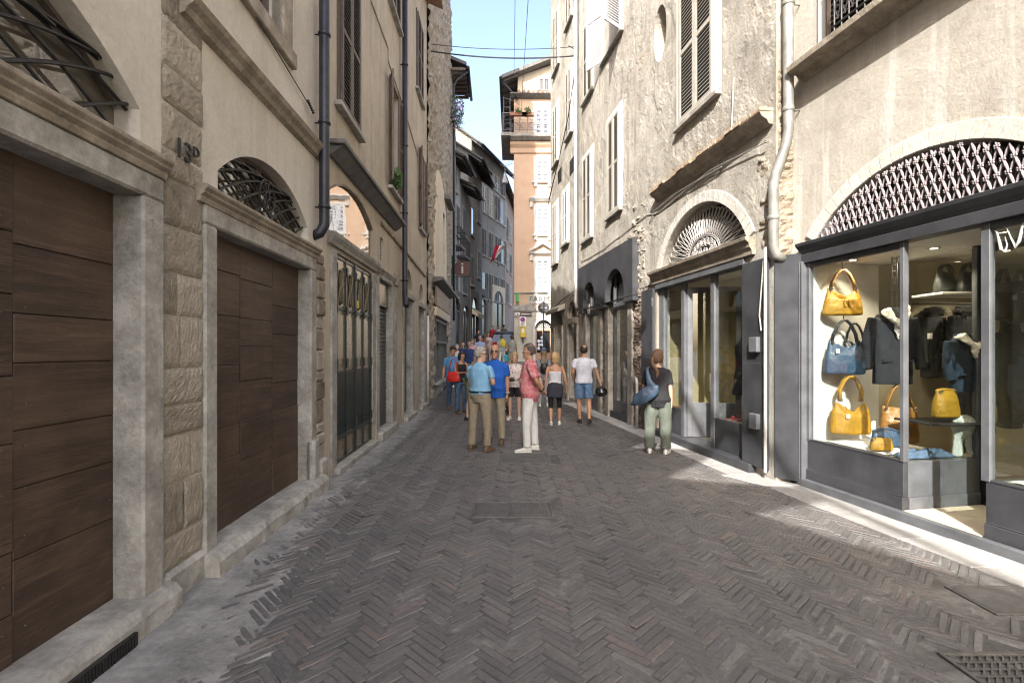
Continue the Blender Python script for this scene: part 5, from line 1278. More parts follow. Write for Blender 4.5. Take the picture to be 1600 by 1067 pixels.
# open door leaf swung inwards
fn = swing(FR2, 8.5, -.1, .14, -68, -1); mb = MB()
for a, b, c, d in ((0, .09, 0, 2.6), (.78, .87, 0, 2.6), (.09, .78, 0, .6), (.09, .78, 2.5, 2.6)): mb.box(fn, a, b, -.02, .02, c, d)
dl = mb.build('open_door', M['anthlight'], S2, .004); mb = MB(); mb.box(fn, .09, .78, -.004, .004, .6, 2.5); mb.build('door_glass', M['glass'], dl)
mb = MB(); mb.tube([fn(.82, .05, .95), fn(.82, .05, 1.3)], .012, 6); mb.build('handle', M['steel'], dl)
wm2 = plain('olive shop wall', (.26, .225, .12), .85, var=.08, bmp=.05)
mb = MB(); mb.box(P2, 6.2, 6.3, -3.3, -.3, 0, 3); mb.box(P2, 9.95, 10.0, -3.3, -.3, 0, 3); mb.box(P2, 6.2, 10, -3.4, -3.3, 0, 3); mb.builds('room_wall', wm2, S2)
mb = MB(); mb.box(P2, 6.3, 9.95, -3.3, -.3, 2.86, 2.9); mb.build('room_ceiling', M['white'], S2)
mb = MB(); mb.box(P2, 6.3, 9.95, -3.3, -.3, .05, .129); mb.build('room_floor', M['stone'], S2)
mb = MB(); mb.box(P2, 6.78, 7.58, -.6, -.13, .5, .58); mb.box(P2, 8.62, 9.3, -.6, -.13, .5, .58); mb.builds('window_shelf', M['woodsign'], S2)
lampspot(S2, P2(7.3, -.5, 2.858), 12, rad=.05); lampspot(S2, P2(8.6, -1.6, 2.858), 16)
mb = MB()
for z in (1.62, .62): mb.box(P2, 6.3, 6.47, .07, .13, z, z+.2)
mb.builds('letter_box', M['anthlight'], S2, .01)
mb = MB(); mb.tube([P2(6.17, .1, .1), P2(6.17, .1, 2.95)], .02, 6); mb.tube([P2(6.28, .08, 1.9), P2(6.3, .09, 2.1), P2(6.22, .09, 2.8)], .01, 5); mb.builds('wall_conduit', M['ironlight'], S2)

# ---------------------------------------------------------------- dark two-arched shopfront fascia on the same house
mb = MB(); wall(mb, P2, rect(10.36, 14.45, 2.82, 4.05), [[(b1[0], 2.8225)]+[(b1[1], 2.8225)]+list(reversed(arcpts(b1[0], b1[1], 2.9, .66))), [(b2[0], 2.8225)]+[(b2[1], 2.8225)]+list(reversed(arcpts(b2[0], b2[1], 2.9, .62)))], .14, n=.14)
mb.poly([P2(10.36, 0, 2.82), P2(10.36, .14, 2.82), P2(10.36, .14, 4.05), P2(10.36, 0, 4.05)]); mb.poly([P2(10.36, 0, 4.05), P2(14.45, 0, 4.05), P2(14.45, .14, 4.05), P2(10.36, .14, 4.05)])
mb.build('arched_fascia', M['anth'], S2)
mb = MB(); mb.box(P2, 10.3, 10.85, .0, .16, 2.7, 2.8); mb.box(P2, 12.1, 12.9, 0, .16, 2.7, 2.8); mb.box(P2, 13.98, 14.4, 0, .16, 2.7, 2.8); mb.builds('capital', M['anth'], S2, .01)
mb = MB()
for a, b in ((10.6, 10.85), (12.1, 12.35), (12.68, 12.9), (13.98, 14.2)): mb.box(P2, a, b, -.25, .06, .0, 2.7)
mb.builds('stone_jamb', M['stone'], S2, .008)
rough_patch(S2, 'broken_plaster', P2, 12.34, 12.69, .0, 2.7, -.02, M['brickrough'], 9, .06, .03, .01, 8)
for a, b, zt_ in ((b1[0], b1[1], 3.52), (b2[0], b2[1], 3.48)):
    mb = MB(); mb.box(P2, a, b, -.2, .02, -.05, .16); st = mb.build('shop_step', M['anth'], S2, .008)
    mb = MB()
    for x0, x1, c, d in ((a, a+.1, .16, zt_), (b-.1, b, .16, zt_), (a+.1, b-.1, .16, .42), (a+.1, b-.1, 2.62, 2.8)): mb.box(P2, x0, x1, -.14, -.07, c, d)
    fr = mb.build('shop_window_frame', M['anthlight'], S2, .004)
    mb = MB(); mb.box(P2, a+.1, b-.1, -.11, -.1, .42, 2.62); mb.build('pane', M['glass'], fr)
    mb = MB(); mb.box(P2, a+.1, b-.1, -.11, -.1, 2.8, zt_+.05); mb.build('upper_pane', M['glassold'], fr)
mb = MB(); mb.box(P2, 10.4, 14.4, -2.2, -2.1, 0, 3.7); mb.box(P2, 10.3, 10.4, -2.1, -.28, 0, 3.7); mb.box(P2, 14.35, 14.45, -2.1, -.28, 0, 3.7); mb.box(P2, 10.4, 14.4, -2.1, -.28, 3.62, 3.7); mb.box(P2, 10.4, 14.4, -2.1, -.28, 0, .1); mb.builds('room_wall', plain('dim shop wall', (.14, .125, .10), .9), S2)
lampspot(S2, P2(11.4, -.7, 3.61), 12); lampspot(S2, P2(13.4, -.9, 3.61), 12)
# standpipe by the brick pier
mb = MB(); mb.smooth = True; c = FR2.P(10.15, .13, 0); mb.tube([c+Vector((0, 0, .02)), c+Vector((0, 0, .95)), c+Vector((0, 0, 1.0)), FR2.P(10.2, .12, 1.05), FR2.P(10.45, .08, 1.08)], .032, 8)
mb.lathe(c+Vector((0, 0, .62)), [(.034, -.04), (.05, -.03), (.05, .03), (.034, .04)], 10); mb.build('standpipe', M['ironlight'], S2)

# ---------------------------------------------------------------- farther right house and its shops
S3 = empty('far_right_house', FR2.P(17, 0, 0), 'tall cream house with pale shutters beyond the slim downpipe on the right', 'house')
mb = MB(); wall(mb, P2, rect(14.86, 18.75, -.3, H3), [arch(15.0, 16.0, .1, 2.7, .5), arch(16.9, 17.9, .1, 2.5, .45)], .3, n=-.01); shell(mb, FR2, 14.86, 18.75, H3, 7, n=-.01); mb.build('wall', M['plasterR'], S3)
mb = MB(); roof(mb, FR2, 14.86, 18.75, H3, 7, over=.3); mb.build('roof', M['tile'], S3)
for y0, y1, z0, z1, mt in ((15.65, 16.25, 8.7, 10.8, 'shutgrey'), (15.65, 16.25, 12.4, 14.4, 'shutgrey'), (17.5, 18.15, 8.5, 10.5, 'shutgrey'), (17.4, 18.1, 11.9, 13.9, 'shutgrey'), (17.6, 18.2, 4.85, 6.95, 'shutgrey'), (16.1, 16.75, 5.25, 7.0, 'white')): shut_win(S3, FR2, y0, y1, z0, z1, M[mt], frame=M['white'])
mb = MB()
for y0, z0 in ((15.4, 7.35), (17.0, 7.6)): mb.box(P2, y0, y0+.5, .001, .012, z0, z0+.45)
mb.builds('niche_shade', M['dark'], S3)  # flat near-black plates, the shade of a recess put into colour
mb = MB(); archband(mb, P2, 15.0, 16.0, 2.7, .5, .14, 0, .06); mb.box(P2, 14.88, 16.1, 0, .1, 2.5, 2.66); mb.build('arch_surround', M['stonebrown'], S3)
mb = MB()
for a in (14.88, 16.0, 16.75, 17.9): mb.box(P2, a, a+.13, 0, .06, 0, 2.5)
mb.builds('stone_jamb', M['stone'], S3, .008)
mb = MB(); mb.box(P2, 14.9, 16.1, -.36, -.3, 0, 3.3); mb.box(P2, 16.8, 18.0, -.36, -.3, 0, 3.0); mb.builds('shop_pane', M['paneD'], S3)
mb = MB(); mb.box(P2, 15.0, 16.0, -.25, -.18, 2.2, 2.75); mb.box(P2, 15.0, 15.1, -.25, -.18, .1, 2.2); mb.box(P2, 15.9, 16.0, -.25, -.18, .1, 2.2); mb.builds('shop_frame', M['anth'], S3)
mb = MB()
for k in range(9):
    a = k*PI/8; mb.tube([P2(15.5, -.1, 2.76), P2(15.5+.42*math.cos(a), -.1, 2.76+.38*math.sin(a))], .012, 4)
mb.build('fanlight_grille', M['iron'], S3)
mb = MB(); mb.hexa([P2(16.5, 0, 3.05), P2(18.5, 0, 3.05), P2(18.5, .25, 2.95), P2(16.5, .25, 2.95), P2(16.5, 0, 3.25), P2(18.5, 0, 3.25), P2(18.5, .27, 3.1), P2(16.5, .27, 3.1)]); mb.build('plaster_hood', M['plasterR'], S3, .02)
mb = MB()
for pts in ([(14.9, .1, 10.3), (15.6, .12, 9.2), (17.0, .1, 8.3), (18.6, .1, 7.4)], [(14.9, .12, 10.1), (15.8, .14, 8.9), (18.6, .12, 7.2)], [(15.0, .3, 11.0), (15.0, .05, 10.9)], [(14.9, .05, 3.5), (16.6, .05, 3.4), (18.6, .06, 3.1)]): mb.tube([P2(*p) for p in pts], .014, 5)
mb.builds('wall_cable', M['cable'], S3)
plaster_skin(S3, P2, 14.9, 18.7, 3.4, 15.8, [rk(15.65, 16.25, 8.7, 10.8), rk(15.65, 16.25, 12.4, 14.4), rk(17.5, 18.15, 8.5, 10.5), rk(17.4, 18.1, 11.9, 13.9), rk(17.6, 18.2, 4.85, 6.95), rk(16.1, 16.75, 5.25, 7.0), rk(15.4, 15.9, 7.35, 7.8, .0), rk(17, 17.5, 7.6, 8.05, .0)], M['plasterR'], ds=.07, seed=4, n0=-.006)
clump('pot_plant', FR2.P(16.9, .35, .75), .3, 260, [M['leafg']], 'leafy green plant standing by the shop beyond the white shirted man', 'plant', lf=.1, seed=9)
# ---------------------------------------------------------------- people
def remesh(mb, voxel, smooth=4):
    me = bpy.data.meshes.new('tmp'); me.from_pydata(mb.v, [], mb.f)
    bm = bmesh.new(); bm.from_mesh(me); bmesh.ops.recalc_face_normals(bm, faces=bm.faces); bm.to_mesh(me); bm.free()
    o = bpy.data.objects.new('tmp', me); COL.objects.link(o)
    m = o.modifiers.new('r', 'REMESH'); m.mode = 'VOXEL'; m.voxel_size = voxel; m.adaptivity = 0
    s = o.modifiers.new('s', 'SMOOTH'); s.factor = .5; s.iterations = smooth
    dg = bpy.context.evaluated_depsgraph_get(); dg.update()
    ev = bpy.data.meshes.new_from_object(o.evaluated_get(dg))
    out = MB(); out.smooth = True; out.v = [v.co.copy() for v in ev.vertices]
    for p in ev.polygons: out.face(p.vertices)
    bpy.data.objects.remove(o); bpy.data.meshes.remove(me); bpy.data.meshes.remove(ev)
    return out
def wrinkle(mb, amp, sc=9, seed=0, zs=.5):
    for i, v in enumerate(mb.v):
        d = noise.noise_vector(Vector((v.x*sc, v.y*sc, v.z*sc*zs+seed)))+.5*noise.noise_vector(Vector((v.x*sc*2.3, v.y*sc*2.3, v.z*sc*zs*2.3+seed)))
        mb.v[i] = v+Vector((d.x, d.y, d.z*.4))*amp
def V(*a): return Vector(a)
SK = {n: plain(n, c, .5, 0, .1, 14, .04, .4) for n, c in (('fair skin', (.52, .33, .24)), ('tanned skin', (.42, .235, .15)), ('olive skin', (.38, .225, .15)))}
HR = {n: plain(n, c, .6, 0, .35, 60, .5, .4) for n, c in (('grey hair', (.30, .29, .27)), ('dark hair', (.03, .02, .015)), ('brown hair', (.11, .06, .035)), ('blonde hair', (.42, .29, .14)), ('dark grey hair', (.07, .065, .06)), ('light brown hair', (.2, .13, .075)))}
CL = {}
def fab(name, col, **k):
    if name not in CL: CL[name] = cloth(name, col, **k)
    return CL[name]
EYE = plain('dark eyes', (.02, .015, .012), .3, 0, 0, 8, 0); LIP = plain('lips', (.35, .12, .1), .5, 0, 0, 8, 0); BROW = HR['dark hair']
def limb(mb, a, b, c, rs, sides=12, flat=1.0):
    """tapered limb through three joints: rs = list of (t along a-b-c in 0..2, radius)"""
    secs = []; a, b, c = V(*a), V(*b), V(*c)
    for t, r in rs:
        p = a.lerp(b, t) if t <= 1 else b.lerp(c, t-1)
        d = ((b-a).normalized()*max(0, min(1, (1.12-t)/.24)) + (c-b).normalized()*max(0, min(1, (t-.88)/.24))).normalized()
        x = V(1, 0, 0)-d*d.x
        if x.length < .3: x = V(0, 1, 0)-d*d.y
        x.normalize(); y = d.cross(x); secs.append((p, x*r, y*r*flat))
    mb.loft(secs, sides)
ARM_DOWN = ((.12, 0, -1), (.06, .12, -1))
def person(label, x, y, rz, H=1.72, skin='fair skin', hair='dark hair', style='short', female=False, lean=0, head=(0, 0), arms=(ARM_DOWN, ARM_DOWN), legs=(((.05, 0, -1), (.02, -.03, -1)),)*2,
           top=None, bottom=None, shoes=None, far=False, belly=0, curl=(.5, .5), group=None, glasses=None, foot=(0, 0), wide=1.0, z0=None, drop=0):
    k = H/1.75; root = empty('person', (x, y, gz(y) if z0 is None else z0), label, 'person', group or 'people in the near part of the lane', R(rz)); vox = .026 if far else .0115
    sw, hw_ = (.165, .095) if female else (.188, .092)
    U = lambda d: V(*d).normalized()
    J = {}
    low = 9
    for i, sg in enumerate((-1, 1)):
        td, sd_ = legs[i]; h = V(sg*hw_, 0, .915); kn = h+U((td[0]*sg, td[1], td[2]))*.42; an = kn+U((sd_[0]*sg, sd_[1], sd_[2]))*.41
        J['hip', i], J['knee', i], J['ank', i] = h, kn, an; low = min(low, an.z)
    dz = .088-low-drop
    for q in J: J[q] = J[q]+V(0, 0, dz)
    hipc = V(0, 0, .95+dz); ML = Matrix.Rotation(R(-lean), 3, 'X'); tp = lambda p: hipc+ML @ (V(*p)-V(0, 0, .95))
    HM = ML @ Matrix.Rotation(R(lean*.7), 3, 'X') @ Matrix.Rotation(R(head[0]), 3, 'Z') @ Matrix.Rotation(R(-head[1]), 3, 'X')
    hb = tp((0, .012, 1.535)); hp = lambda p: hb+HM @ V(*p)
    for i, sg in enumerate((-1, 1)):
        s_ = tp((sg*sw, -.005, 1.425)); ud, fd_ = arms[i]
        e_ = s_+U((ud[0]*sg, ud[1], ud[2]))*.285; w_ = e_+U((fd_[0]*sg, fd_[1], fd_[2]))*.25
        J['sh', i], J['el', i], J['wr', i] = s_, e_, w_
    prof = [(.84, .15, .1, 0), (.93, .172, .118, -.008), (1.0, .162, .112, 0), (1.08, .148, .104, .004), (1.18, .155, .107, .004), (1.3, .172, .113, 0), (1.39, .165, .098, -.005), (1.44, .12, .075, -.008), (1.485, .07, .06, -.006)]
    if female: prof = [(.84, .155, .1, 0), (.93, .178, .118, -.01), (1.0, .158, .105, 0), (1.08, .132, .09, .004), (1.18, .138, .094, .006), (1.28, .15, .115, .012), (1.38, .145, .088, -.003), (1.43, .105, .068, -.006), (1.485, .056, .052, -.006)]
    if belly: prof = [(z, rx+(belly*.5 if z < 1.25 else 0), ry+(belly if 1.0 <= z <= 1.2 else belly*.4 if z < 1.0 else 0), yo+(belly*.6 if 1.0 <= z <= 1.2 else 0)) for z, rx, ry, yo in prof]
    def torso(mb, grow, z0_=0, z1_=9, gx_=0):
        sec = []
        pr = [p for p in prof if z0_ <= p[0] <= z1_]
        def at(z):
            for a, b in zip(prof, prof[1:]):
                if a[0] <= z <= b[0]: t = (z-a[0])/(b[0]-a[0]); return tuple(a[j]+(b[j]-a[j])*t for j in range(4))
            return (z,)+prof[0][1:] if z < prof[0][0] else (z,)+prof[-1][1:]
        zs_ = sorted(set([p[0] for p in pr]+[z for z in (z0_, z1_) if .6 < z < 1.5]))
        for z in zs_:
            _, rx, ry, yo = at(z); g_ = grow
            sec.append((tp((0, yo, z)), ML @ V(rx+g_+gx_, 0, 0), ML @ V(0, ry+g_, 0)))
        mb.loft(sec, 20)
    # ---- body, one continuous surface
    mb = MB(); torso(mb, 0)
    mb.loft([(tp((0, -.012, 1.44)), ML @ V(.062, 0, 0), ML @ V(0, .06, 0)), (tp((0, -.004, 1.5)), ML @ V(.05 if female else .057, 0, 0), ML @ V(0, .055, 0)), (hp((0, .0, .05)), HM @ V(.05, 0, 0), HM @ V(0, .055, 0))], 12)
    mb.loft([(hp((0, yo, z)), HM @ V(rx, 0, 0), HM @ V(0, ry, 0)) for z, rx, ry, yo in ((-.022, .026, .03, .062), (.0, .045, .05, .045), (.04, .06, .07, .027), (.08, .069, .085, .012), (.12, .074, .093, .004), (.155, .0755, .096, -.002), (.19, .069, .087, -.006), (.215, .05, .064, -.008), (.23, .018, .024, -.008))], 16)
    mb.loft([(hp((0, .088, .118)), HM @ V(.009, 0, 0), HM @ V(0, .012, 0)), (hp((0, .103, .09)), HM @ V(.013, 0, 0), HM @ V(0, .016, 0)), (hp((0, .108, .075)), HM @ V(.016, 0, 0), HM @ V(0, .015, 0)), (hp((0, .095, .066)), HM @ V(.008, 0, 0), HM @ V(0, .008, 0))], 8)
    for sg in (-1, 1): mb.ell(hp((sg*.077, -.004, .098)), .012, .02, .032, 8, 6, HM)
    fing = MB(); fing.smooth = True
    for i, sg in enumerate((-1, 1)):
        s_, e_, w_ = J['sh', i], J['el', i], J['wr', i]; q = .86 if female else 1
        dd_ = (e_-s_).normalized(); mb.ell(s_+dd_*.03, .05*q, .05*q, .052*q, 10, 6)
        limb(mb, s_+dd_*.025, e_, w_, [(0, .05*q), (.25, .05*q), (.6, .045*q), (.9, .039*q), (1.05, .04*q), (1.25, .042*q), (1.6, .034*q), (1.9, .026*q), (2, .026*q)])
        f = (w_-e_).normalized(); ac = V(0, 1, 0)-f*f.y
        if ac.length < .4: ac = V(-sg, 0, 0)-f*(-sg*f.x)
        ac.normalize(); nn = f.cross(ac)*(1 if (f.cross(ac)).x*sg < 0 else -1)    # palm side, towards the body
        mb.loft([(w_-f*.01, ac*.026, nn*.022), (w_+f*.03, ac*.036, nn*.016), (w_+f*.07, ac*.042, nn*.014), (w_+f*.092, ac*.039, nn*.012)], 10)
        if not far:
            c_ = curl[i]
            for j, ln in enumerate((.068, .078, .072, .055)):
                b = w_+f*.085+ac*(.028-.0185*j); pts = [b]; a_ = .25*c_
                for m_ in (.45, .32, .23):
                    a_ += (.75 if m_ < .45 else .35)*c_; pts.append(pts[-1]+(f*math.cos(a_)+nn*math.sin(a_))*ln*m_*1.05)
                fing.tube(pts, [.0088, .0085, .0078, .006], 7)
            tb = w_+f*.025+ac*.028; d1_ = (f*.75+ac*.6+nn*.3*c_).normalized(); d2_ = (f*.9+ac*.15+nn*.5*c_).normalized()
            fing.tube([tb, tb+d1_*.035, tb+d1_*.035+d2_*.03, tb+d1_*.035+d2_*.05], [.012, .0105, .0095, .0065], 7)
        else: mb.loft([(w_+f*.07, ac*.035, nn*.013), (w_+f*.13, ac*.03, nn*.012), (w_+f*.16, ac*.02, nn*.01)], 8)
        h, kn, an = J['hip', i], J['knee', i], J['ank', i]; q = .95 if female else 1
        limb(mb, h+V(0, 0, .02), kn, an, [(0, .092*q), (.15, .088*q), (.5, .072*q), (.85, .056*q), (1.0, .053*q), (1.15, .051*q), (1.35, .056*q), (1.6, .046*q), (1.85, .035*q), (2, .035*q)], flat=1.05)
        fy_ = foot[i]; fd2 = Matrix.Rotation(R(-sg*8+fy_), 3, 'Z') @ V(0, 1, 0)
        mb.loft([(an-fd2*.03+V(0, 0, -.01), V(.03, 0, 0), V(0, 0, .035)), (an+fd2*.03-V(0, 0, .03), V(.034, 0, 0), V(0, 0, .035)), (an+fd2*.13-V(0, 0, .055), V(.04, 0, 0), V(0, 0, .018))], 8)
    body = remesh(mb, vox, 3)
    if not far:
        o_ = len(body.v); body.v += fing.v; [body.face([o_+q for q in f]) for f in fing.f]
        for sg in (-1, 1):
            body.m = 1; body.ell(hp((sg*.031, .083, .112)), .012, .008, .006, 8, 5, HM)
            body.m = 2; body.ell(hp((sg*.032, .088, .134)), .018, .006, .004, 8, 4, HM)
        body.m = 3; body.ell(hp((0, .09, .038)), .022, .008, .006, 8, 4, HM)
    def place(m, nm, mats, **kw):
        m.v = [v*k for v in m.v]; o = m.build(nm, mats, None, **kw); o.parent = root; return o
    place(body, 'body', [SK[skin], EYE, BROW, LIP])
    # ---- hair
    if style:
        hm = MB(); hm.smooth = True; nu, nv = (36, 22) if not far else (18, 12); rings = []; c = V(0, -.004, .112)
        for a in range(nv+1):
            th = PI*a/nv; rg = []
            for b in range(nu):
                ph = 2*PI*b/nu; d = V(math.sin(th)*math.cos(ph), math.sin(th)*math.sin(ph), math.cos(th))
                if style == 'bald': on = d.z < .25 and d.z > -.5 and d.y < -.1+.3*abs(d.x)
                elif style in ('short', 'crop'): on = (d.z > .52-.0*d.x or d.y < .32) and d.z > -.52 and not (d.y > .0 and d.z < -.02+.25*(1-abs(d.x))*0) and not (abs(d.x) > .8 and d.z < -.1 and d.y > -.35)
                else: on = (d.z > .45 or d.y < .42) and d.z > -.75
                g_ = (.01 if style in ('bald', 'crop') else .019 if style == 'short' else .026)
                e = V(.0765*d.x, .097*d.y, .118*d.z) if on else V(.066*d.x, .082*d.y, .1*d.z)
                e += d*((g_+.007*noise.noise(V(ph*5, th*1.5, x))+.008*noise.noise(V(d.x*14, d.y*14, d.z*14))) if on else 0)
                rg.append(hp(c+e))
            rings.append(hm.add(rg))
        for a in range(nv):
            for b in range(nu): hm.face((rings[a]+b, rings[a]+(b+1) % nu, rings[a+1]+(b+1) % nu, rings[a+1]+b))
        if style == 'bob':
            hm2 = MB(); hm2.loft([(hp((0, -.03, .16)), HM @ V(.085, 0, 0), HM @ V(0, .075, 0)), (hp((0, -.035, .08)), HM @ V(.094, 0, 0), HM @ V(0, .075, 0)), (hp((0, -.045, .0)), HM @ V(.088, 0, 0), HM @ V(0, .06, 0)), (hp((0, -.05, -.035)), HM @ V(.06, 0, 0), HM @ V(0, .04, 0))], 14)
            r2 = remesh(hm2, vox, 2); wrinkle(r2, .006, 22, 1, .25); o_ = len(hm.v); hm.v += r2.v; [hm.face([o_+q for q in f]) for f in r2.f]
        if style == 'long':
            hm2 = MB(); hm2.loft([(hp((0, -.03, .15)), HM @ V(.086, 0, 0), HM @ V(0, .07, 0)), (hp((0, -.05, .02)), HM @ V(.088, 0, 0), HM @ V(0, .06, 0)), (tp((0, -.085, 1.44)), V(.085, 0, 0), V(0, .04, 0)), (tp((0, -.1, 1.36)), V(.06, 0, 0), V(0, .025, 0))], 14)
            r2 = remesh(hm2, vox, 2); wrinkle(r2, .007, 20, 1, .2); o_ = len(hm.v); hm.v += r2.v; [hm.face([o_+q for q in f]) for f in r2.f]
        if style == 'ponytail':
            hm2 = MB(); hm2.loft([(hp((0, -.085, .13)), HM @ V(.03, 0, 0), HM @ V(0, .03, 0)), (hp((0, -.125, .1)), HM @ V(.032, 0, 0), HM @ V(0, .028, 0)), (hp((0, -.135, .0)), HM @ V(.045, 0, 0), HM @ V(0, .03, 0)), (tp((0, -.125, 1.43)), V(.045, 0, 0), V(0, .03, 0)), (tp((.01, -.14, 1.35)), V(.03, 0, 0), V(0, .02, 0)), (tp((.01, -.14, 1.30)), V(.01, 0, 0), V(0, .01, 0))], 12)
            r2 = remesh(hm2, vox, 2); wrinkle(r2, .006, 22, 1, .2); o_ = len(hm.v); hm.v += r2.v; [hm.face([o_+q for q in f]) for f in r2.f]
        ho = place(hm, 'hair', HR[hair])
        if style == 'ponytail':
            t = MB(); t.smooth = True; t.tube([hp((.033*math.cos(q*PI/6), -.1, .12+.033*math.sin(q*PI/6))) for q in range(13)], .012, 6); place(t, 'hair_band', fab('violet hair band', (.25, .12, .5)))
    # ---- clothes
    if top:
        mt, kind = top[0], top[1]; hem = top[2] if len(top) > 2 else .86; slv = top[3] if len(top) > 3 else .62
        m = MB(); g_ = {'loose': .045, 'strapless': .012, 'tank': .012}.get(kind, .018 if hem > .95 else .03)
        torso(m, g_, hem, {'strapless': 1.305, 'tank': 1.4}.get(kind, 1.475))
        if kind not in ('strapless', 'tank'):
            for i in range(2):
                s_, e_, w_ = J['sh', i], J['el', i], J['wr', i]; q = (.88 if female else 1)*(1.12 if kind == 'loose' else 1)
                rs = [(0, .06*q), (.2, .062*q), (.45, .062*q), (min(slv, 1), .064*q)]
                if slv > 1: rs = [(0, .066*q), (.3, .064*q), (.9, .055*q), (1.1, .054*q), (slv, .042*q)]
                dd_ = (e_-s_).normalized(); m.ell(s_+dd_*.035-V(.012*(-1 if i == 0 else 1), 0, 0), .062*q, .06*q, .062*q, 12, 8); limb(m, s_+dd_*.03, e_, w_, rs)
        if kind in ('polo', 'shirt'):
            m.loft([(tp((0, -.008, 1.43)), ML @ V(.085, 0, 0), ML @ V(0, .078, 0)), (tp((0, -.006, 1.475)), ML @ V(.07, 0, 0), ML @ V(0, .07, 0)), (tp((0, -.004, 1.505)), ML @ V(.066, 0, 0), ML @ V(0, .068, 0))], 14)
        if kind == 'tank':
            for sg in (-1, 1): m.loft([(tp((sg*.1, -.06, 1.38)), V(.025, 0, 0), V(0, .03, 0)), (tp((sg*.095, -.03, 1.455)), V(.02, 0, 0), V(0, .025, 0)), (tp((sg*.1, .05, 1.36)), V(.025, 0, 0), V(0, .03, 0))], 8)
        c = remesh(m, vox, 2); wrinkle(c, .009 if not far else .005, 8.5, x*3, .6); place(c, 'shirt', mt)
    if bottom:
        mt, kind = bottom[0], bottom[1]; m = MB()
        if kind in ('trousers', 'jeans', 'wide', 'shorts', 'leggings'):
            wst = 1.03; torso(m, .008, .82, wst); end = {'shorts': bottom[2] if len(bottom) > 2 else .85, 'leggings': 1.3}.get(kind, 1.97)
            q = {'wide': 1.35, 'jeans': .92, 'leggings': .82, 'shorts': 1.12}.get(kind, 1.0)*wide
            for i in range(2):
                h, kn, an = J['hip', i], J['knee', i], J['ank', i]
                rs = [(t, r*(q if t > .2 else 1+(q-1)*.5)) for t, r in ((0, .107), (.2, .105), (.5, .092), (.85, .078), (1.0, .074), (1.3, .07), (1.6, .066), (1.85, .064), (1.97, .066)) if t < end]+[(end, {'shorts': .09, 'leggings': .058}.get(kind, .067)*q)]
                limb(m, h+V(0, 0, .03), kn, an, rs)
        elif kind == 'skirt':
            hem = bottom[2]; m.loft([(hipc+V(0, 0, .08), V(.145, 0, 0), V(0, .105, 0)), (hipc+V(0, -.01, 0), V(.19, 0, 0), V(0, .14, 0)), (V(0, -.01, hem+dz), V(.2, 0, 0), V(0, .155, 0))], 22)
        c = remesh(m, vox, 2); wrinkle(c, .0095 if kind != 'leggings' else .003, 7, y*3, .6); place(c, {'jeans': 'jeans', 'shorts': 'shorts', 'skirt': 'skirt', 'leggings': 'leggings'}.get(kind, 'trousers'), mt)
    if shoes:
        for i, sg in enumerate((-1, 1)):
            an = J['ank', i]; fd2 = Matrix.Rotation(R(-sg*8+foot[i]), 3, 'Z') @ V(0, 1, 0); rt = V(fd2.y, -fd2.x, 0); up = V(0, 0, 1)
            tilt = max(0, (an.z-.1))*2.2; fd3 = (fd2-up*tilt).normalized(); up = rt.cross(fd3); b = an-up*.088
            m = MB(); m.smooth = True
            for yy, rx, h_ in (): pass
            m.m = 0; m.loft([(b+fd3*yy+up*h_, rt*rx, up*hh) for yy, rx, h_, hh in ((-.075, .012, .05, .03), (-.06, .033, .055, .04), (-.02, .037, .06, .05), (.04, .04, .055, .045), (.1, .046, .042, .03), (.15, .046, .036, .024), (.185, .034, .032, .018), (.2, .012, .03, .012))], 12)
            m.m = 1; m.loft([(b+fd3*yy+up*.014, rt*rx, up*.014) for yy, rx in ((-.08, .015), (-.065, .036), (0, .04), (.1, .05), (.16, .049), (.195, .034), (.207, .012))], 12)
            place(m, 'shoe', [shoes, shoes if not far else shoes] if shoes is not SHW else [SHW, SHW])
    if glasses:
        m = MB()
        for sg in (-1, 1):
            m.tube([hp((sg*.033+.024*math.cos(q*PI/5), .099, .112+.015*math.sin(q*PI/5))) for q in range(11)], .003, 5); m.tube([hp((sg*.058, .097, .115)), hp((sg*.078, .05, .115)), hp((sg*.08, -.01, .112))], .004, 5)
            m.m = 1; m.ell(hp((sg*.033, .098, .112)), .022, .003, .014, 10, 5, HM); m.m = 0
        m.tube([hp((-.01, .101, .116)), hp((.01, .101, .116))], .003, 5); place(m, 'glasses', [glasses, M['blackp']])
    return root, {q: v*k for q, v in J.items()}, lambda p: tp(p)*k, place
SHW = plain('white shoe', (.62, .61, .58), .6, 0, .08, 9); SHB = plain('black shoe', (.02, .02, .022), .5, 0, .2, 9); SHN = plain('brown shoe', (.12, .08, .05), .6, 0, .2, 9)
khaki = fab('khaki cotton', (.24, .205, .15)); khaki2 = fab('pale khaki cotton', (.29, .25, .18)); jeans = fab('blue denim', (.07, .115, .2), var=.3); white_t = fab('white trousers cotton', (.60, .605, .60), var=.06)
def wpt(root, p):      # local point of a person -> world
    return Matrix.Translation(root.location) @ Matrix.Rotation(root.rotation_euler.z, 4, 'Z') @ Vector(p)

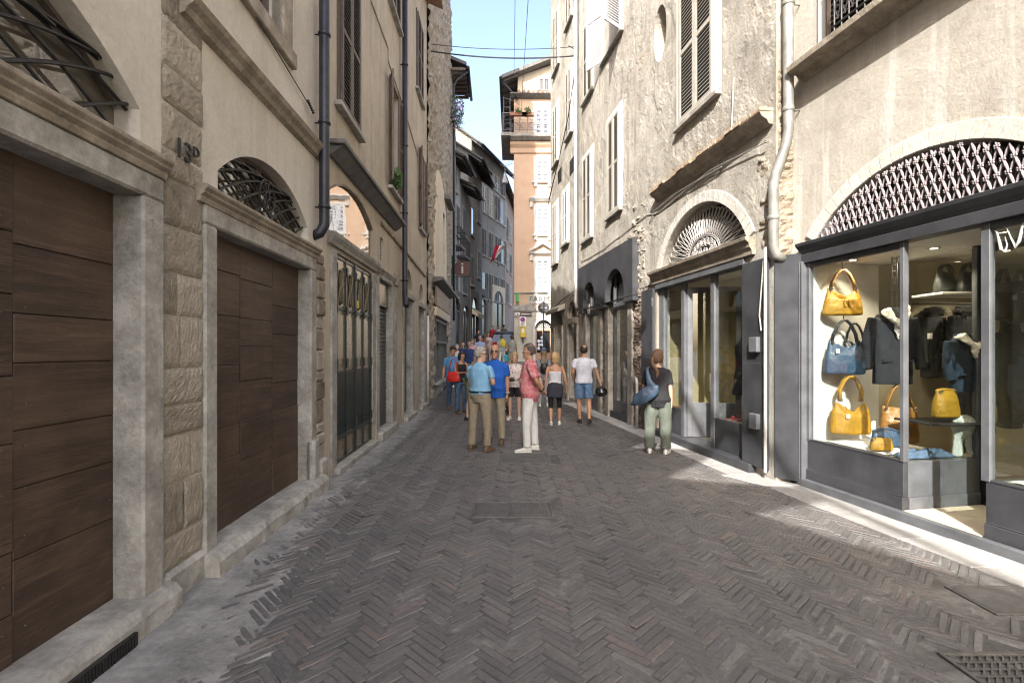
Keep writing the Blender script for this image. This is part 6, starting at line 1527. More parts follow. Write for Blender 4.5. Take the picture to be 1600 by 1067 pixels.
# man in light blue polo, seen from behind
p1 = person('man in light blue polo and khaki trousers with grey hair, seen from behind', -.53, 7.99, -28, 1.69, 'fair skin', 'grey hair', 'short', head=(-52, 4), belly=.03,
    arms=(((.12, .15, -1), (-.5, .85, .1)), ((.22, .1, -1), (-.55, .8, .15))), legs=(((.10, .0, -1), (.06, -.02, -1)), ((.12, .03, -1), (.03, -.06, -1))), top=(fab('light blue pique', (.20, .40, .60)), 'polo', .965), bottom=(khaki, 'trousers'), shoes=SHN, glasses=M['steel'], wide=1.1)
m = MB(); m.smooth = True; m.loft([(p1[2]((0, .018, z))/1.0, V(.205, 0, 0), V(0, .158, 0)) for z in (.985, .99, 1.015, 1.02)], 24); m.v = [v for v in m.v]; o = m.build('belt', M['blackp']); o.parent = p1[0]
# man in royal blue polo behind him
p2 = person('bald man in royal blue polo and khaki trousers facing the camera', -.30, 8.62, 168, 1.73, 'tanned skin', 'grey hair', 'bald', head=(8, 2), belly=.035,
    arms=(((.12, 0, -1), (.05, .12, -1)), ((.15, .1, -1), (-.4, .8, .1))), top=(fab('royal blue pique', (.02, .10, .42)), 'polo', .82, .75), bottom=(khaki2, 'trousers'), shoes=SHN, glasses=M['steel'])
m = MB(); w_ = p2[1]['wr', 0]; m.tube([w_+V(.034*math.cos(t*PI/6), .034*math.sin(t*PI/6), .02) for t in range(13)], .009, 6); o = m.build('wrist_watch', M['white']); o.parent = p2[0]
# man in red patterned shirt with his hands behind him
p3 = person('man in red patterned shirt and white trousers with hands clasped behind his back', .29, 7.92, 82, 1.74, 'tanned skin', 'dark grey hair', 'crop', head=(0, 0), belly=.02,
    arms=(((.28, -.5, -1), (-.75, -.35, -.75)), ((.28, -.5, -1), (-.75, -.35, -.82))), legs=(((.05, .1, -1), (.0, -.02, -1)), ((.07, -.12, -1), (.02, -.05, -1))),
    top=(fab('red paisley cotton', (.42, .07, .10), pat=(.68, .58, .55), pscale=46, pthr=.47, sharp=.05), 'shirt', .82, .85), bottom=(white_t, 'trousers'), shoes=SHW, glasses=M['white'], curl=(.9, .8))
m = MB(); m.tube([p3[2](q) for q in ((-.09, .0, 1.475), (-.10, -.09, 1.42), (-.02, -.135, 1.25), (.10, -.145, 1.1), (.17, -.1, .98))], .008, 6); m.tube([p3[2](q) for q in ((-.09, .0, 1.475), (-.07, .1, 1.38), (.03, .138, 1.2), (.15, .1, 1.0))], .008, 6); o = m.build('bag_strap', M['blackp']); o.parent = p3[0]
m = MB(); w_ = p3[1]['wr', 0]; e_ = p3[1]['el', 0]; f_ = (w_-e_).normalized(); a_ = f_.orthogonal().normalized(); b_ = f_.cross(a_); m.tube([w_-f_*.02+a_*.034*math.cos(t*PI/6)+b_*.034*math.sin(t*PI/6) for t in range(13)], .011, 6); o = m.build('wrist_watch', M['blackp']); o.parent = p3[0]
# woman in a floral blouse with a camera
p4 = person('blonde woman in white floral blouse holding a camera, behind the red shirted man', .06, 11.55, 172, 1.57, 'fair skin', 'blonde hair', 'bob', True, head=(15, 8),
    arms=(((.15, .1, -1), (-.35, .9, -.25)), ((.15, .1, -1), (-.3, .9, -.3))), top=(fab('white floral blouse', (.64, .58, .55), pat=(.18, .04, .07), pscale=26, pthr=.44), 'loose', .86, .55), bottom=(fab('black shorts', (.02, .02, .022)), 'shorts', .75), shoes=SHW)
cw = wpt(p4[0], (p4[1]['wr', 0]+p4[1]['wr', 1])*.5)+Vector((-.03, -.12, .0))
e = empty('camera', cw, 'small black camera held by the woman in the floral blouse', 'camera'); m = MB(); m.box(lambda a, b, c: cw+Vector((a, b, c)), -.065, .065, -.03, .03, -.04, .04); m.box(lambda a, b, c: cw+Vector((a, b, c)), -.03, .03, -.025, .025, .04, .06); m.build('camera_case', M['blackp'], e, .008)
m = MB(); m.smooth = True; m.lathe(cw+Vector((0, -.03, 0)), [(.035, 0), (.035, .05), (.03, .055), (.0, .05)], 16, Matrix.Rotation(R(90), 3, 'X')); m.build('lens', M['blackp'], e)
# man in blue T-shirt walking on the left
p5 = person('dark haired man in blue T-shirt and jeans walking by the left wall', -1.62, 13.4, 190, 1.76, 'tanned skin', 'dark hair', 'short', head=(-10, 22), belly=.03,
    arms=(((.1, .1, -1), (-.1, .5, -.9)), ((.22, -.1, -1), (.1, .2, -1))), legs=(((.04, .26, -1), (.0, -.05, -1)), ((.04, -.16, -1), (.0, -.4, -1))), top=(fab('mid blue jersey', (.07, .22, .42)), 'tee', .86), bottom=(jeans, 'jeans'), shoes=SHN)
hw2 = wpt(p5[0], p5[1]['wr', 1]+V(.0, .02, -.1)); e = tag(empty('mobile_phone', hw2), 'black phone in the hand of the man in blue T-shirt', 'phone'); m = MB(); m.box(lambda a, b, c: hw2+Vector((a, b, c)), -.01, .01, -.035, .035, -.07, .07); m.build('phone_case', M['blackp'], e, .004)
# woman with the red bag
p6 = person('dark haired woman in black top with a red shoulder bag, beside the left wall', -1.33, 12.7, -142, 1.6, 'tanned skin', 'dark hair', 'bob', True, head=(8, 14),
    arms=(((.12, .12, -1), (-.25, .9, .15)), ((.12, .12, -1), (-.3, .9, .1))), top=(fab('black jersey', (.02, .02, .025)), 'tank', .88), bottom=(jeans, 'jeans'), shoes=SHN)
# stooping person in dark green
p7 = person('person in dark green shirt and olive shorts bending forward behind the blue polo man', -1.02, 11.5, -82, 1.7, 'fair skin', 'brown hair', 'short', lean=72, head=(0, -10),
    arms=(((.1, .55, -1), (.0, .5, -.8)), ((.1, .55, -1), (.0, .5, -.8))), legs=(((.05, .12, -1), (.0, -.15, -1)), ((.05, .0, -1), (.0, -.1, -1))), top=(fab('bottle green jersey', (.022, .045, .032)), 'tee', .86), bottom=(fab('olive shorts', (.13, .125, .09)), 'shorts', .95), shoes=SHB)
# woman in a strapless top walking away
p8 = person('short haired blonde woman in white strapless top and dark skirt walking away', .95, 10.75, 0, 1.58, 'tanned skin', 'blonde hair', 'bob', True, head=(0, 0),
    arms=(((.2, -.1, -1), (.05, .1, -1)), ((.3, -.05, -1), (.12, .25, -1))), legs=(((.04, -.1, -1), (.0, -.28, -1)), ((.04, .1, -1), (.0, -.02, -1))), top=(fab('white bandeau', (.56, .57, .62)), 'strapless', 1.0), bottom=(fab('black leggings', (.012, .012, .014)), 'leggings'), shoes=SHW)
m = MB(); hz_ = .95; m.loft([(V(0, -.0, 1.05), V(.145, 0, 0), V(0, .105, 0)), (V(0, -.012, .94), V(.195, 0, 0), V(0, .14, 0)), (V(0, -.015, .78), V(.205, 0, 0), V(0, .155, 0)), (V(0, -.015, .68), V(.2, 0, 0), V(0, .155, 0))], 24); c = remesh(m, .0115, 2); wrinkle(c, .014, 9, 4, .5); p8[3](c, 'skirt', fab('charcoal wrap skirt', (.035, .037, .05)))
# man with the helmet
p9 = person('man in white T-shirt and denim shorts walking away carrying a black helmet', 1.62, 10.95, -4, 1.76, 'tanned skin', 'dark hair', 'crop', head=(0, 0),
    arms=(((.22, .05, -1), (-.1, .65, -.75)), ((.34, -.02, -1), (.3, .1, -1))), legs=(((.05, .12, -1), (-.06, -.02, -1)), ((.04, -.14, -1), (-.04, -.5, -1))), top=(fab('white jersey', (.52, .54, .62), var=.06), 'tee', .9, .6), bottom=(fab('washed denim', (.10, .17, .29), var=.3), 'shorts', .85), shoes=SHB, curl=(.6, 1.3))
hl = wpt(p9[0], p9[1]['wr', 1])+Vector((.03, 0, -.2)); e = empty('motorcycle_helmet', hl-Vector((0, 0, .13)), 'black glossy motorcycle helmet carried by the man in white T-shirt', 'helmet')
m = MB(); m.smooth = True; m.ell(hl, .135, .15, .125, 20, 12); m.build('helmet_shell', plain('glossy black helmet', (.012, .012, .014), .15, 0, .1, 8, 0, .6), e)
m = MB(); m.smooth = True; m.loft([(hl+Vector((0, -.02, -.05)), V(.137, 0, 0), V(0, .152, 0)), (hl+Vector((0, -.02, .03)), V(.139, 0, 0), V(0, .152, 0))], 20); m.build('visor', mirrorpane('smoked visor', (.01, .01, .012), .05, .6), e)
m = MB(); m.tube([hl+Vector((.03*math.cos(t*PI/8), .0, .115+.09*math.sin(t*PI/8))) for t in range(9)], .008, 5); m.build('chin_strap', M['blackp'], e)
# woman with the blue bag looking into the shop
p10 = person('woman with red brown ponytail in black T-shirt and wide green trousers by the shop', 2.33, 7.78, -24, 1.63, 'fair skin', 'brown hair', 'ponytail', True, head=(-38, 0),
    arms=(((.25, .1, -1), (-.15, .6, -.7)), ((.16, -.05, -1), (.06, .12, -1))), legs=(((.08, .0, -1), (.02, -.03, -1)), ((.08, .05, -1), (.02, -.03, -1))), top=(fab('black cotton tee', (.022, .022, .025)), 'loose', .8, .85), bottom=(fab('sage green cotton', (.105, .12, .10)), 'wide'), shoes=SHW, foot=(0, 0))
# girl with the backpack
p11 = person('girl in grey T-shirt with a black backpack and cap, walking away', .93, 14.3, 3, 1.66, 'fair skin', 'light brown hair', 'long', True, arms=(ARM_DOWN, ((.15, .1, -1), (.1, .4, -.8))), top=(fab('grey jersey', (.22, .235, .27)), 'tee', .88), bottom=(fab('pale grey leggings', (.30, .32, .36)), 'jeans'), shoes=SHW)
m = MB(); m.smooth = True; m.ell(p11[2]((0, -.005, 1.74)), .088, .105, .07, 16, 8); m.loft([(p11[2]((0, .1, 1.72)), V(.07, 0, 0), V(0, 0, .008)), (p11[2]((0, .17, 1.71)), V(.05, 0, 0), V(0, 0, .006))], 10); o = m.build('cap', fab('blue grey cap', (.09, .13, .22))); o.parent = p11[0]
bp = wpt(p11[0], p11[2]((0, -.2, 1.2))); e = empty('backpack', bp-Vector((0, 0, .15)), 'small black backpack on the girl in grey', 'backpack'); m = MB(); m.smooth = True; m.loft([(bp+Vector((0, 0, z)), V(rx, 0, 0), V(0, ry, 0)) for z, rx, ry in ((-.16, .06, .03), (-.14, .11, .06), (0, .12, .075), (.1, .1, .06), (.14, .05, .03))], 14); m.build('pack', M['blackp'], e)
m = MB()
for sg in (-1, 1): m.tube([bp+Vector((sg*.08, .05, .1)), bp+Vector((sg*.12, .12, .24)), bp+Vector((sg*.13, .25, .2)), bp+Vector((sg*.14, .28, 0))], .014, 6)
m.builds('strap', M['blackp'], e)

# people farther up the lane
far_p = [(714, 19.5, 1.70, 'white shirt', (.5, .5, .55), 'trousers', (.1, .1, .12), 178, 'grey hair', 'short', 'man in white shirt far up the lane at the left edge'),
 (723, 20.6, 1.74, 'navy polo', (.03, .05, .14), 'shorts', (.25, .23, .18), 185, 'dark hair', 'short', 'man in navy top and beige shorts far up the lane, left of his companion'),
 (733, 20.4, 1.74, 'navy jumper', (.03, .05, .16), 'shorts', (.3, .27, .2), 175, 'grey hair', 'short', 'grey haired man in navy jumper with white collar far up the lane'),
 (738, 22.6, 1.7, 'pink top', (.5, .3, .33), 'trousers', (.2, .2, .22), 180, 'light brown hair', 'long', 'woman in pink top far up the lane behind the navy men'),
 (750, 24.0, 1.74, 'pale blue shirt', (.3, .38, .58), 'trousers', (.22, .2, .18), 180, 'grey hair', 'short', 'grey haired man in pale blue shirt far up the lane'),
 (763, 27.5, 1.7, 'beige dress', (.42, .33, .3), 'wide', (.42, .33, .3), 180, 'dark hair', 'long', 'woman in long beige dress far up the lane left of the car'),
 (770, 34, 1.75, 'red shirt', (.4, .03, .05), 'trousers', (.1, .1, .12), 180, 'dark hair', 'short', 'person in red shirt at the far end of the lane behind the car'),
 (778, 35, 1.7, 'white blouse', (.5, .45, .48), 'trousers', (.2, .2, .2), 180, 'dark hair', 'long', 'woman in white blouse at the far end of the lane behind the car'),
 (787, 35.5, 1.75, 'olive coat', (.16, .14, .1), 'trousers', (.1, .1, .1), 0, 'brown hair', 'short', 'person in olive top at the far end of the lane behind the car'),
 (748, 29.5, 1.7, 'black shirt', (.03, .03, .035), 'trousers', (.06, .06, .07), 180, 'dark hair', 'short', 'person in black near the shop with the cream awning'),
 (784, 25.4, 1.7, 'grey green top', (.33, .38, .36), 'trousers', (.55, .55, .5), 5, 'dark grey hair', 'short', 'person in grey top and white trousers with a yellow jacket on the shoulder'),
 (800, 24.6, 1.74, 'grey tee', (.24, .25, .22), 'shorts', (.33, .31, .25), 0, 'dark hair', 'short', 'man in grey T-shirt and pale shorts by the corner house'),
 (757, 26.5, 1.66, 'brown top', (.22, .12, .1), 'trousers', (.1, .1, .12), 0, 'brown hair', 'long', 'woman in brown top beside the long beige dress far up the lane')]
farP = []
for i, (u, yy, H_, tn, tc_, bk, bc, rz_, hr_, st2, lab) in enumerate(far_p):
    ph = .18 if i % 2 else -.15
    farP.append(person(lab, (u-800)/FPX*yy, yy, rz_, H_, ('fair skin', 'tanned skin', 'olive skin')[i % 3], hr_, st2, st2 == 'long', far=True, group='walkers far up the lane',
        arms=(((.14, ph, -1), (.05, .3, -1)), ((.14, -ph, -1), (.05, .35, -1))), legs=(((.04, ph, -1), (0, -.05-abs(ph)*.6, -1)), ((.04, -ph, -1), (0, -.08, -1))), top=(fab(tn, tc_), 'tee', .86), bottom=(fab(tn+' bottoms', bc), bk), shoes=(SHW, SHB, SHN)[i % 3]))
q = farP[10][0]; c = q.location+Vector((.05, -.2, 1.32)); e = empty('yellow_jacket', c-Vector((0, 0, .2)), 'yellow jacket slung over the shoulder of the person in white trousers', 'jacket')
m = MB(); m.loft([(c+Vector((0, .16, .14)), V(.06, 0, 0), V(0, .03, 0)), (c+Vector((0, .06, .16)), V(.1, 0, 0), V(0, .03, .02)), (c+Vector((.01, 0, 0)), V(.12, 0, 0), V(0, .035, 0)), (c+Vector((.02, .0, -.22)), V(.1, 0, 0), V(0, .035, 0))], 12); mm = remesh(m, .02, 2); wrinkle(mm, .012, 10); mm.build('cloth', fab('yellow cloth', (.62, .5, .02)), e)
c = q.location+Vector((.27, 0, .52)); e = empty('shopping_bag', c, 'turquoise carrier bag held by the person in white trousers', 'bag'); m = MB(); m.hexa([c+Vector(p) for p in ((-.12, -.05, -.18), (.12, -.05, -.18), (.12, .05, -.18), (-.12, .05, -.18), (-.14, -.03, .15), (.14, -.03, .15), (.14, .03, .15), (-.14, .03, .15))]); m.build('bag_body', fab('turquoise plastic', (.05, .45, .55)), e, .01)
m = MB(); m.tube([c+Vector((-.07, 0, .15)), c+Vector((-.04, 0, .27)), c+Vector((.04, 0, .27)), c+Vector((.07, 0, .15))], .008, 5); m.build('handle', fab('turquoise plastic', (.05, .45, .55)), e)

# ---------------------------------------------------------------- bags people carry
def slouch_bag(name, label, c, wdt, dp, ht, mat, rz, handle, strapw=.014, skew=0, cat='bag', tagc=True):
    e = empty(name, Vector(c)-Vector((0, 0, ht/2)), label, cat); c = Vector(c); Mz = Matrix.Rotation(R(rz), 3, 'Z')
    m = MB()
    for t in range(1):
        secs = []
        for q, (fx, fy) in ((0, (.8, .8)), (.06, (.98, 1)), (.3, (1.02, 1.05)), (.6, (.95, .9)), (.85, (.86, .6)), (1, (.78, .32))):
            secs.append((c+Mz @ V(skew*q, 0, (q-.5)*ht), Mz @ V(wdt/2*fx, 0, 0), Mz @ V(0, dp/2*fy, 0)))
    m.loft(secs, 24)
    # squarer ends
    for i, v in enumerate(m.v):
        l = Mz.inverted() @ (v-c); l.x *= 1+.12*min(1, abs(l.y)/(dp/2))*1.0; sag = max(0, l.z/ht)*.35*ht*(1-min(1, (abs(l.x)/(wdt/2))**2)); l.z -= sag*1.1; m.v[i] = c+Mz @ l
    r_ = remesh(m, max(.007, min(wdt, ht)/34), 2); wrinkle(r_, .006*wdt/.4, 14, c.x*9, 1)
    r_.build('bag_body', mat, e)
    m = MB(); m.smooth = True
    hh = handle
    for sg in (-1, 1):
        m.tube([c+Mz @ V(-wdt*.32+skew, sg*dp*.14, ht*.36), c+Mz @ V(-wdt*.27+skew, sg*dp*.12, ht*.5+hh*.45), c+Mz @ V(-wdt*.12+skew, sg*dp*.06, ht*.5+hh*.92), c+Mz @ V(wdt*.0+skew, sg*dp*.04, ht*.5+hh), c+Mz @ V(wdt*.12+skew, sg*dp*.06, ht*.5+hh*.92), c+Mz @ V(wdt*.27+skew, sg*dp*.12, ht*.5+hh*.45), c+Mz @ V(wdt*.32+skew, sg*dp*.14, ht*.36)], strapw*.8, 7)
    m.builds('handle', mat, e)
    return e
lb = plain('blue bag leather', (.05, .085, .14), .45, 0, .2, 9, .15)
t10 = p10[2]; bc = wpt(p10[0], (-.16, -.2, 1.0))
e = empty('shoulder_bag', bc-Vector((0, 0, .15)), 'slouchy blue leather bag over the shoulder of the woman in black', 'bag')
m = MB(); RZ = Matrix.Rotation(p10[0].rotation_euler.z, 3, 'Z'); pw = lambda a: wpt(p10[0], a)
m.loft([(pw((-.40, -.12, .80)), RZ @ V(0, .06, 0), RZ @ V(.02, 0, .04)), (pw((-.33, -.16, .85)), RZ @ V(0, .085, 0), RZ @ V(.0, 0, .09)), (pw((-.18, -.2, .93)), RZ @ V(0, .085, 0), RZ @ V(-.02, 0, .12)), (pw((-.03, -.2, 1.02)), RZ @ V(0, .06, 0), RZ @ V(-.02, 0, .1)), (pw((.04, -.2, 1.06)), RZ @ V(0, .03, 0), RZ @ V(-.01, 0, .05))], 18)
m.loft([(pw((-.06, -.2, 1.08)), RZ @ V(.07, 0, .02), RZ @ V(0, .035, 0)), (pw((-.12, -.185, 1.2)), RZ @ V(.045, 0, 0), RZ @ V(0, .02, 0)), (pw((-.145, -.135, 1.33)), RZ @ V(.028, 0, 0), RZ @ V(0, .012, 0)), (pw((-.135, -.05, 1.385)), RZ @ V(.026, 0, 0), RZ @ V(0, .02, 0)), (pw((-.14, .05, 1.35)), RZ @ V(.026, 0, 0), RZ @ V(0, .012, 0))], 12)
r_ = remesh(m, .0095, 2); wrinkle(r_, .009, 10, 2, 1); r_.build('bag_body', lb, e)
rb_ = plain('red bag leather', (.5, .025, .02), .4, 0, .12, 9, .1)
slouch_bag('shoulder_bag', 'bright red handbag on the arm of the woman in black by the left wall', wpt(p6[0], (.22, -.02, .98)), .38, .16, .3, rb_, -20, .3, .012)

# ---------------------------------------------------------------- dog on its lead
dg = empty('dog', (-.16, 11.7, 0), 'small black and tan dog facing the camera on a lead', 'dog', rz=R(172))
m = MB(); L = lambda p: V(*p)*.82
m.loft([(L((0, y_, z_)), V(rx, 0, 0)*.82, V(0, rt_, rz_)*.82) for y_, z_, rx, rt_, rz_ in ((-.2, .33, .05, 0, .06), (-.16, .33, .075, 0, .085), (-.05, .32, .072, 0, .08), (.06, .31, .085, 0, .105), (.14, .32, .075, 0, .1), (.18, .35, .05, .02, .07))], 14)
m.loft([(L((0, .14, .36)), V(.05, 0, 0), V(0, .03, .04)), (L((0, .2, .43)), V(.043, 0, 0), V(0, .03, .035)), (L((0, .22, .47)), V(.045, 0, 0), V(0, .035, .035))], 10)
m.ell(L((0, .235, .485)), .055, .06, .05, 12, 8); m.loft([(L((0, .27, .475)), V(.035, 0, 0), V(0, 0, .03)), (L((0, .33, .46)), V(.022, 0, 0), V(0, 0, .02)), (L((0, .36, .458)), V(.014, 0, 0), V(0, 0, .013))], 10)
for sg in (-1, 1):
    m.loft([(L((sg*.045, .215, .52)), V(.024, 0, .01), V(0, .012, 0)), (L((sg*.065, .21, .57)), V(.016, 0, 0), V(0, .008, 0)), (L((sg*.07, .21, .6)), V(.004, 0, 0), V(0, .004, 0))], 8)
    limb(m, L((sg*.062, .12, .3)), L((sg*.065, .115, .17)), L((sg*.065, .125, .03)), [(0, .038), (.5, .03), (1, .022), (1.5, .017), (2, .017)])
    m.ell(L((sg*.065, .14, .022)), .02, .03, .018, 8, 5)
    limb(m, L((sg*.06, -.15, .31)), L((sg*.065, -.11, .19)), L((sg*.065, -.2, .12)), [(0, .05), (.5, .042), (1, .03), (1.5, .022), (2, .018)])
    limb(m, L((sg*.065, -.2, .125)), L((sg*.065, -.19, .07)), L((sg*.065, -.185, .02)), [(0, .018), (1, .015), (2, .016)]); m.ell(L((sg*.065, -.165, .02)), .018, .028, .017, 8, 5)
m.tube([L((0, -.19, .37)), L((0, -.25, .43)), L((0, -.27, .52)), L((0, -.24, .58))], [.02, .016, .012, .005], 8)
b = remesh(m, .009, 2)
for i, f in enumerate(b.f):
    c = sum((b.v[k] for k in f), V(0, 0, 0))/len(f)*(1/.82)
    if c.z < .12 or (c.y > .3) or (c.y > .16 and c.z < .36 and abs(c.x) < .05) or (abs(abs(c.x)-.03) < .012 and c.y > .27 and c.z > .5): b.mi[i] = 1
o = b.build('body', [plain('black coat', (.02, .018, .017), .7, 0, .4, 40, .4), plain('tan and white coat', (.5, .4, .29), .7, 0, .2, 40, .4)]); o.parent = dg
m = MB(); m.smooth = True
for sg in (-1, 1): m.ell(L((sg*.025, .285, .5)), .008, .006, .008, 8, 5)
m.ell(L((0, .365, .462)), .012, .008, .009, 8, 5); o = m.build('eyes_and_nose', M['blackp']); o.parent = dg
m = MB(); m.tube([L((.047*math.cos(t*PI/6), .185+.02*math.sin(t*PI/6)*0+.03*math.sin(t*PI/6), .43)) for t in range(13)], .007, 5); o = m.build('collar', fab('red collar', (.4, .03, .03))); o.parent = dg
a, b_ = Vector((-.16, 11.58, .35)), cw+Vector((-.06, .08, -.02)); m = MB(); m.tube([a.lerp(b_, t/12)-Vector((0, 0, .16*4*t/12*(1-t/12)*.5)) for t in range(13)], .006, 5)
tag(m.build('dog_lead', M['blackp']), 'thin dark lead running from the dog up to the woman in the floral blouse', 'lead')

# ---------------------------------------------------------------- car far up the lane
cy, cxx = 31.2, -.55; cg = gz(cy); car = empty('parked_car', (cxx, cy, cg), 'red car with dark windows far up the lane, seen from behind', 'car'); CP = lambda a, b, c: Vector((cxx+a, cy+b, cg+.1*b+c))
red = plain('red car paint', (.35, .015, .015), .2, 0, .05, 3, 0, .6)
m = MB(); m.smooth = True
def csec(y_, pts): return [CP(sx*px_, y_, pz) for sx, px_, pz in pts]
secs = []
for y_, w0, zlow, zbelt in ((-1.9, .70, .35, .85), (-1.8, .82, .25, .95), (-1.0, .86, .2, .98), (.6, .86, .2, .96), (1.5, .82, .22, .85), (1.9, .68, .35, .7)):
    secs.append([CP(-w0, y_, zlow), CP(-w0-.02, y_, (zlow+zbelt)/2), CP(-w0+.03, y_, zbelt), CP(w0-.03, y_, zbelt), CP(w0+.02, y_, (zlow+zbelt)/2), CP(w0, y_, zlow)])
rr = [m.add(s) for s in secs]
for a, b in zip(rr, rr[1:]):
    for k in range(6): m.face((a+k, a+(k+1) % 6, b+(k+1) % 6, b+k))
m.face([rr[0]+k for k in range(6)]); m.face([rr[-1]+k for k in reversed(range(6))]); m.build('body', red, car, .03)
m = MB(); m.hexa([CP(-.78, -1.7, .94), CP(.78, -1.7, .94), CP(.78, 1.1, .92), CP(-.78, 1.1, .92), CP(-.6, -1.3, 1.46), CP(.6, -1.3, 1.46), CP(.6, .4, 1.48), CP(-.6, .4, 1.48)]); m.build('cabin_glass', M['paneD'], car, .05)
m = MB(); m.hexa([CP(-.6, -1.28, 1.462), CP(.6, -1.28, 1.462), CP(.6, .4, 1.482), CP(-.6, .4, 1.482), CP(-.55, -1.2, 1.51), CP(.55, -1.2, 1.51), CP(.55, .35, 1.52), CP(-.55, .35, 1.52)]); m.build('roof', M['blackp'], car, .02)
for sg in (-1, 1):
    m = MB(); m.box(CP, min(sg*.55, sg*.8), max(sg*.55, sg*.8), -1.86, -1.78, .72, .9); m.build('tail_light', plain('tail light red', (.6, .02, .02), .2, 0, 0, 3, 0, .6), car, .01)
    for yy in (-1.2, 1.15):
        m = MB(); m.smooth = True; m.lathe(CP(sg*.76, yy, .31), [(.0, -.1), (.3, -.1), (.31, -.06), (.31, .06), (.3, .1), (0, .1)], 20, Matrix.Rotation(R(90), 3, 'Y')); wh = m.build('wheel', M['blackp'], car)
        m = MB(); m.lathe(CP(sg*.76, yy, .31), [(.0, -.108), (.19, -.104), (.19, .104), (0, .108)], 16, Matrix.Rotation(R(90), 3, 'Y')); m.build('rim', M['steel'], wh)
m = MB(); m.box(CP, -.24, .24, -1.93, -1.88, .48, .59); m.build('number_plate', M['whitecard'], car)
m = MB(); m.box(CP, -.72, .72, -1.95, -1.85, .3, .42); m.build('bumper', M['blackp'], car, .02)
# ---------------------------------------------------------------- goods in the near shop window
mus = plain('mustard leather', (.38, .205, .014), .55, 0, .25, 9, .12, .5); tan = plain('tan leather', (.27, .125, .025), .4, 0, .15, 9, .12, .5); tanhandle = plain('brown handle leather', (.3, .16, .05), .5, 0, .15, 20, .1)
blu = plain('steel blue leather', (.04, .075, .13), .5, 0, .2, 9, .1, .5); blk = plain('black leather', (.018, .018, .02), .4, 0, .3, 9, .1, .5)
def hook(o, c, h):
    m = MB(); m.tube([Vector(c), Vector(c)+Vector((0, 0, h))], .006, 5); m.build('hanger_cord', M['blackp'], o)
def at(u, v, y): return Vector(((u-800)/FPX*y, y, CAMZ+(HZ-v)/FPX*y))
def card(o, c, s=.035):
    m = MB(); m.box(lambda a, b, d: Vector(c)+Vector((a, b, d)), -s*.6, s*.6, -.002, .002, -s*.7, s*.7); m.build('price_tag', M['whitecard'], o)
def goods_bag(label, u0, u1, v0, v1, y, hv, mat, hmat=None, rz=-8, dpt=.16, skew=0, tassel=False, ct=None, name='handbag', sagk=1.0, topw=.78, sw=.012):
    ca, cb = at(u0, v1, y), at(u1, v0, y); wdt, ht = cb.x-ca.x, cb.z-ca.z; c = (ca+cb)/2; hh = (v0-hv)/FPX*y
    e = empty(name, (c.x, c.y, ca.z), label, 'bag', 'bags shown in the near shop window'); Mz = Matrix.Rotation(R(rz), 3, 'Z'); m = MB(); secs = []
    for q, fx, fy in ((0, .9, .75), (.05, 1.0, .95), (.3, .98, 1), (.6, .9, .85), (.85, (.9+topw)/2*.95, .5), (1, topw, .25)): secs.append((c+Mz @ V(skew*q, 0, (q-.5)*ht), Mz @ V(wdt/2*fx, 0, 0), Mz @ V(0, dpt/2*fy, 0)))
    m.loft(secs, 28)
    for i, v in enumerate(m.v):
        l = Mz.inverted() @ (v-c); q = (l.z/ht+.5); l.x *= 1+.1*min(1, (abs(l.y)/(dpt/2)))
        if q > .55: l.z -= sagk*.32*ht*(q-.55)/.45*max(0, 1-(abs(l.x-skew*q)/(wdt*.36))**2)
        m.v[i] = c+Mz @ l
    r_ = remesh(m, max(.005, min(wdt, ht)/40), 2); wrinkle(r_, .005*wdt/.4, 13, u0, 1); r_.build('bag_body', mat, e)
    m = MB(); m.smooth = True
    for sg in (-1, 1):
        if hh <= 0: break
        pts = [c+Mz @ V(skew+a*wdt, sg*dpt*.1, ht*(.5-.05)+b*hh) for a, b in ((-.32*topw/.78, -.12), (-.27, .35), (-.16, .78), (-.05, .98), (.05, 1.0), (.16, .8), (.27, .35), (.32*topw/.78, -.12))]; m.tube(pts, sw, 8)
    if hh > 0: m.builds('handle', hmat or mat, e)
    m = MB()
    for sg in (-1, 1):
        cc = c+Mz @ V(skew+sg*wdt*.31*topw/.78, -dpt*.2, ht*.42); m.tube([cc+V(.016*math.cos(t*PI/5), 0, .016*math.sin(t*PI/5)) for t in range(11)], .004, 5)
    m.builds('ring', M['steel'], e)
    if tassel:
        m = MB()
        for dx_ in (-.02, .03): m.loft([(c+Mz @ V(dx_, -dpt*.5, .02), V(.006, 0, 0), V(0, .006, 0)), (c+Mz @ V(dx_, -dpt*.52, -.01), V(.012, 0, 0), V(0, .01, 0)), (c+Mz @ V(dx_+.01, -dpt*.53, -.07), V(.02, 0, 0), V(0, .012, 0))], 8)
        m.builds('tassel', mat, e)
    if ct: card(e, c+Mz @ V(ct[0]*wdt, -dpt*.56, ct[1]*ht))
    return e
e = goods_bag('mustard yellow slouch bag with brown handles and tassels, topmost on the white panel', 1288, 1345, 449, 493, 5.77, 420, mus, tanhandle, tassel=True, sagk=1.5); hook(e, at(1316, 421, 5.77), .25)
e = goods_bag('steel blue leather handbag with black handles, hanging between two yellow bags', 1290, 1349, 531, 585, 5.75, 498, blu, blk, ct=(-.26, .18)); hook(e, at(1318, 499, 5.75), .1)
goods_bag('black handbag half hidden behind the steel blue one', 1318, 1353, 527, 578, 5.85, 503, blk, rz=-30)
e = goods_bag('big mustard tote with two flat straps, lowest on the white panel', 1299, 1358, 620, 678, 5.72, 585, mus, topw=.62, sw=.017, sagk=1.5, ct=(-.15, 0))
goods_bag('tan leather shoulder bag standing on the window platform behind the post', 1378, 1432, 634, 692, 5.4, 598, tan, ct=(.0, -.12), rz=-15, topw=.9, sagk=.25)
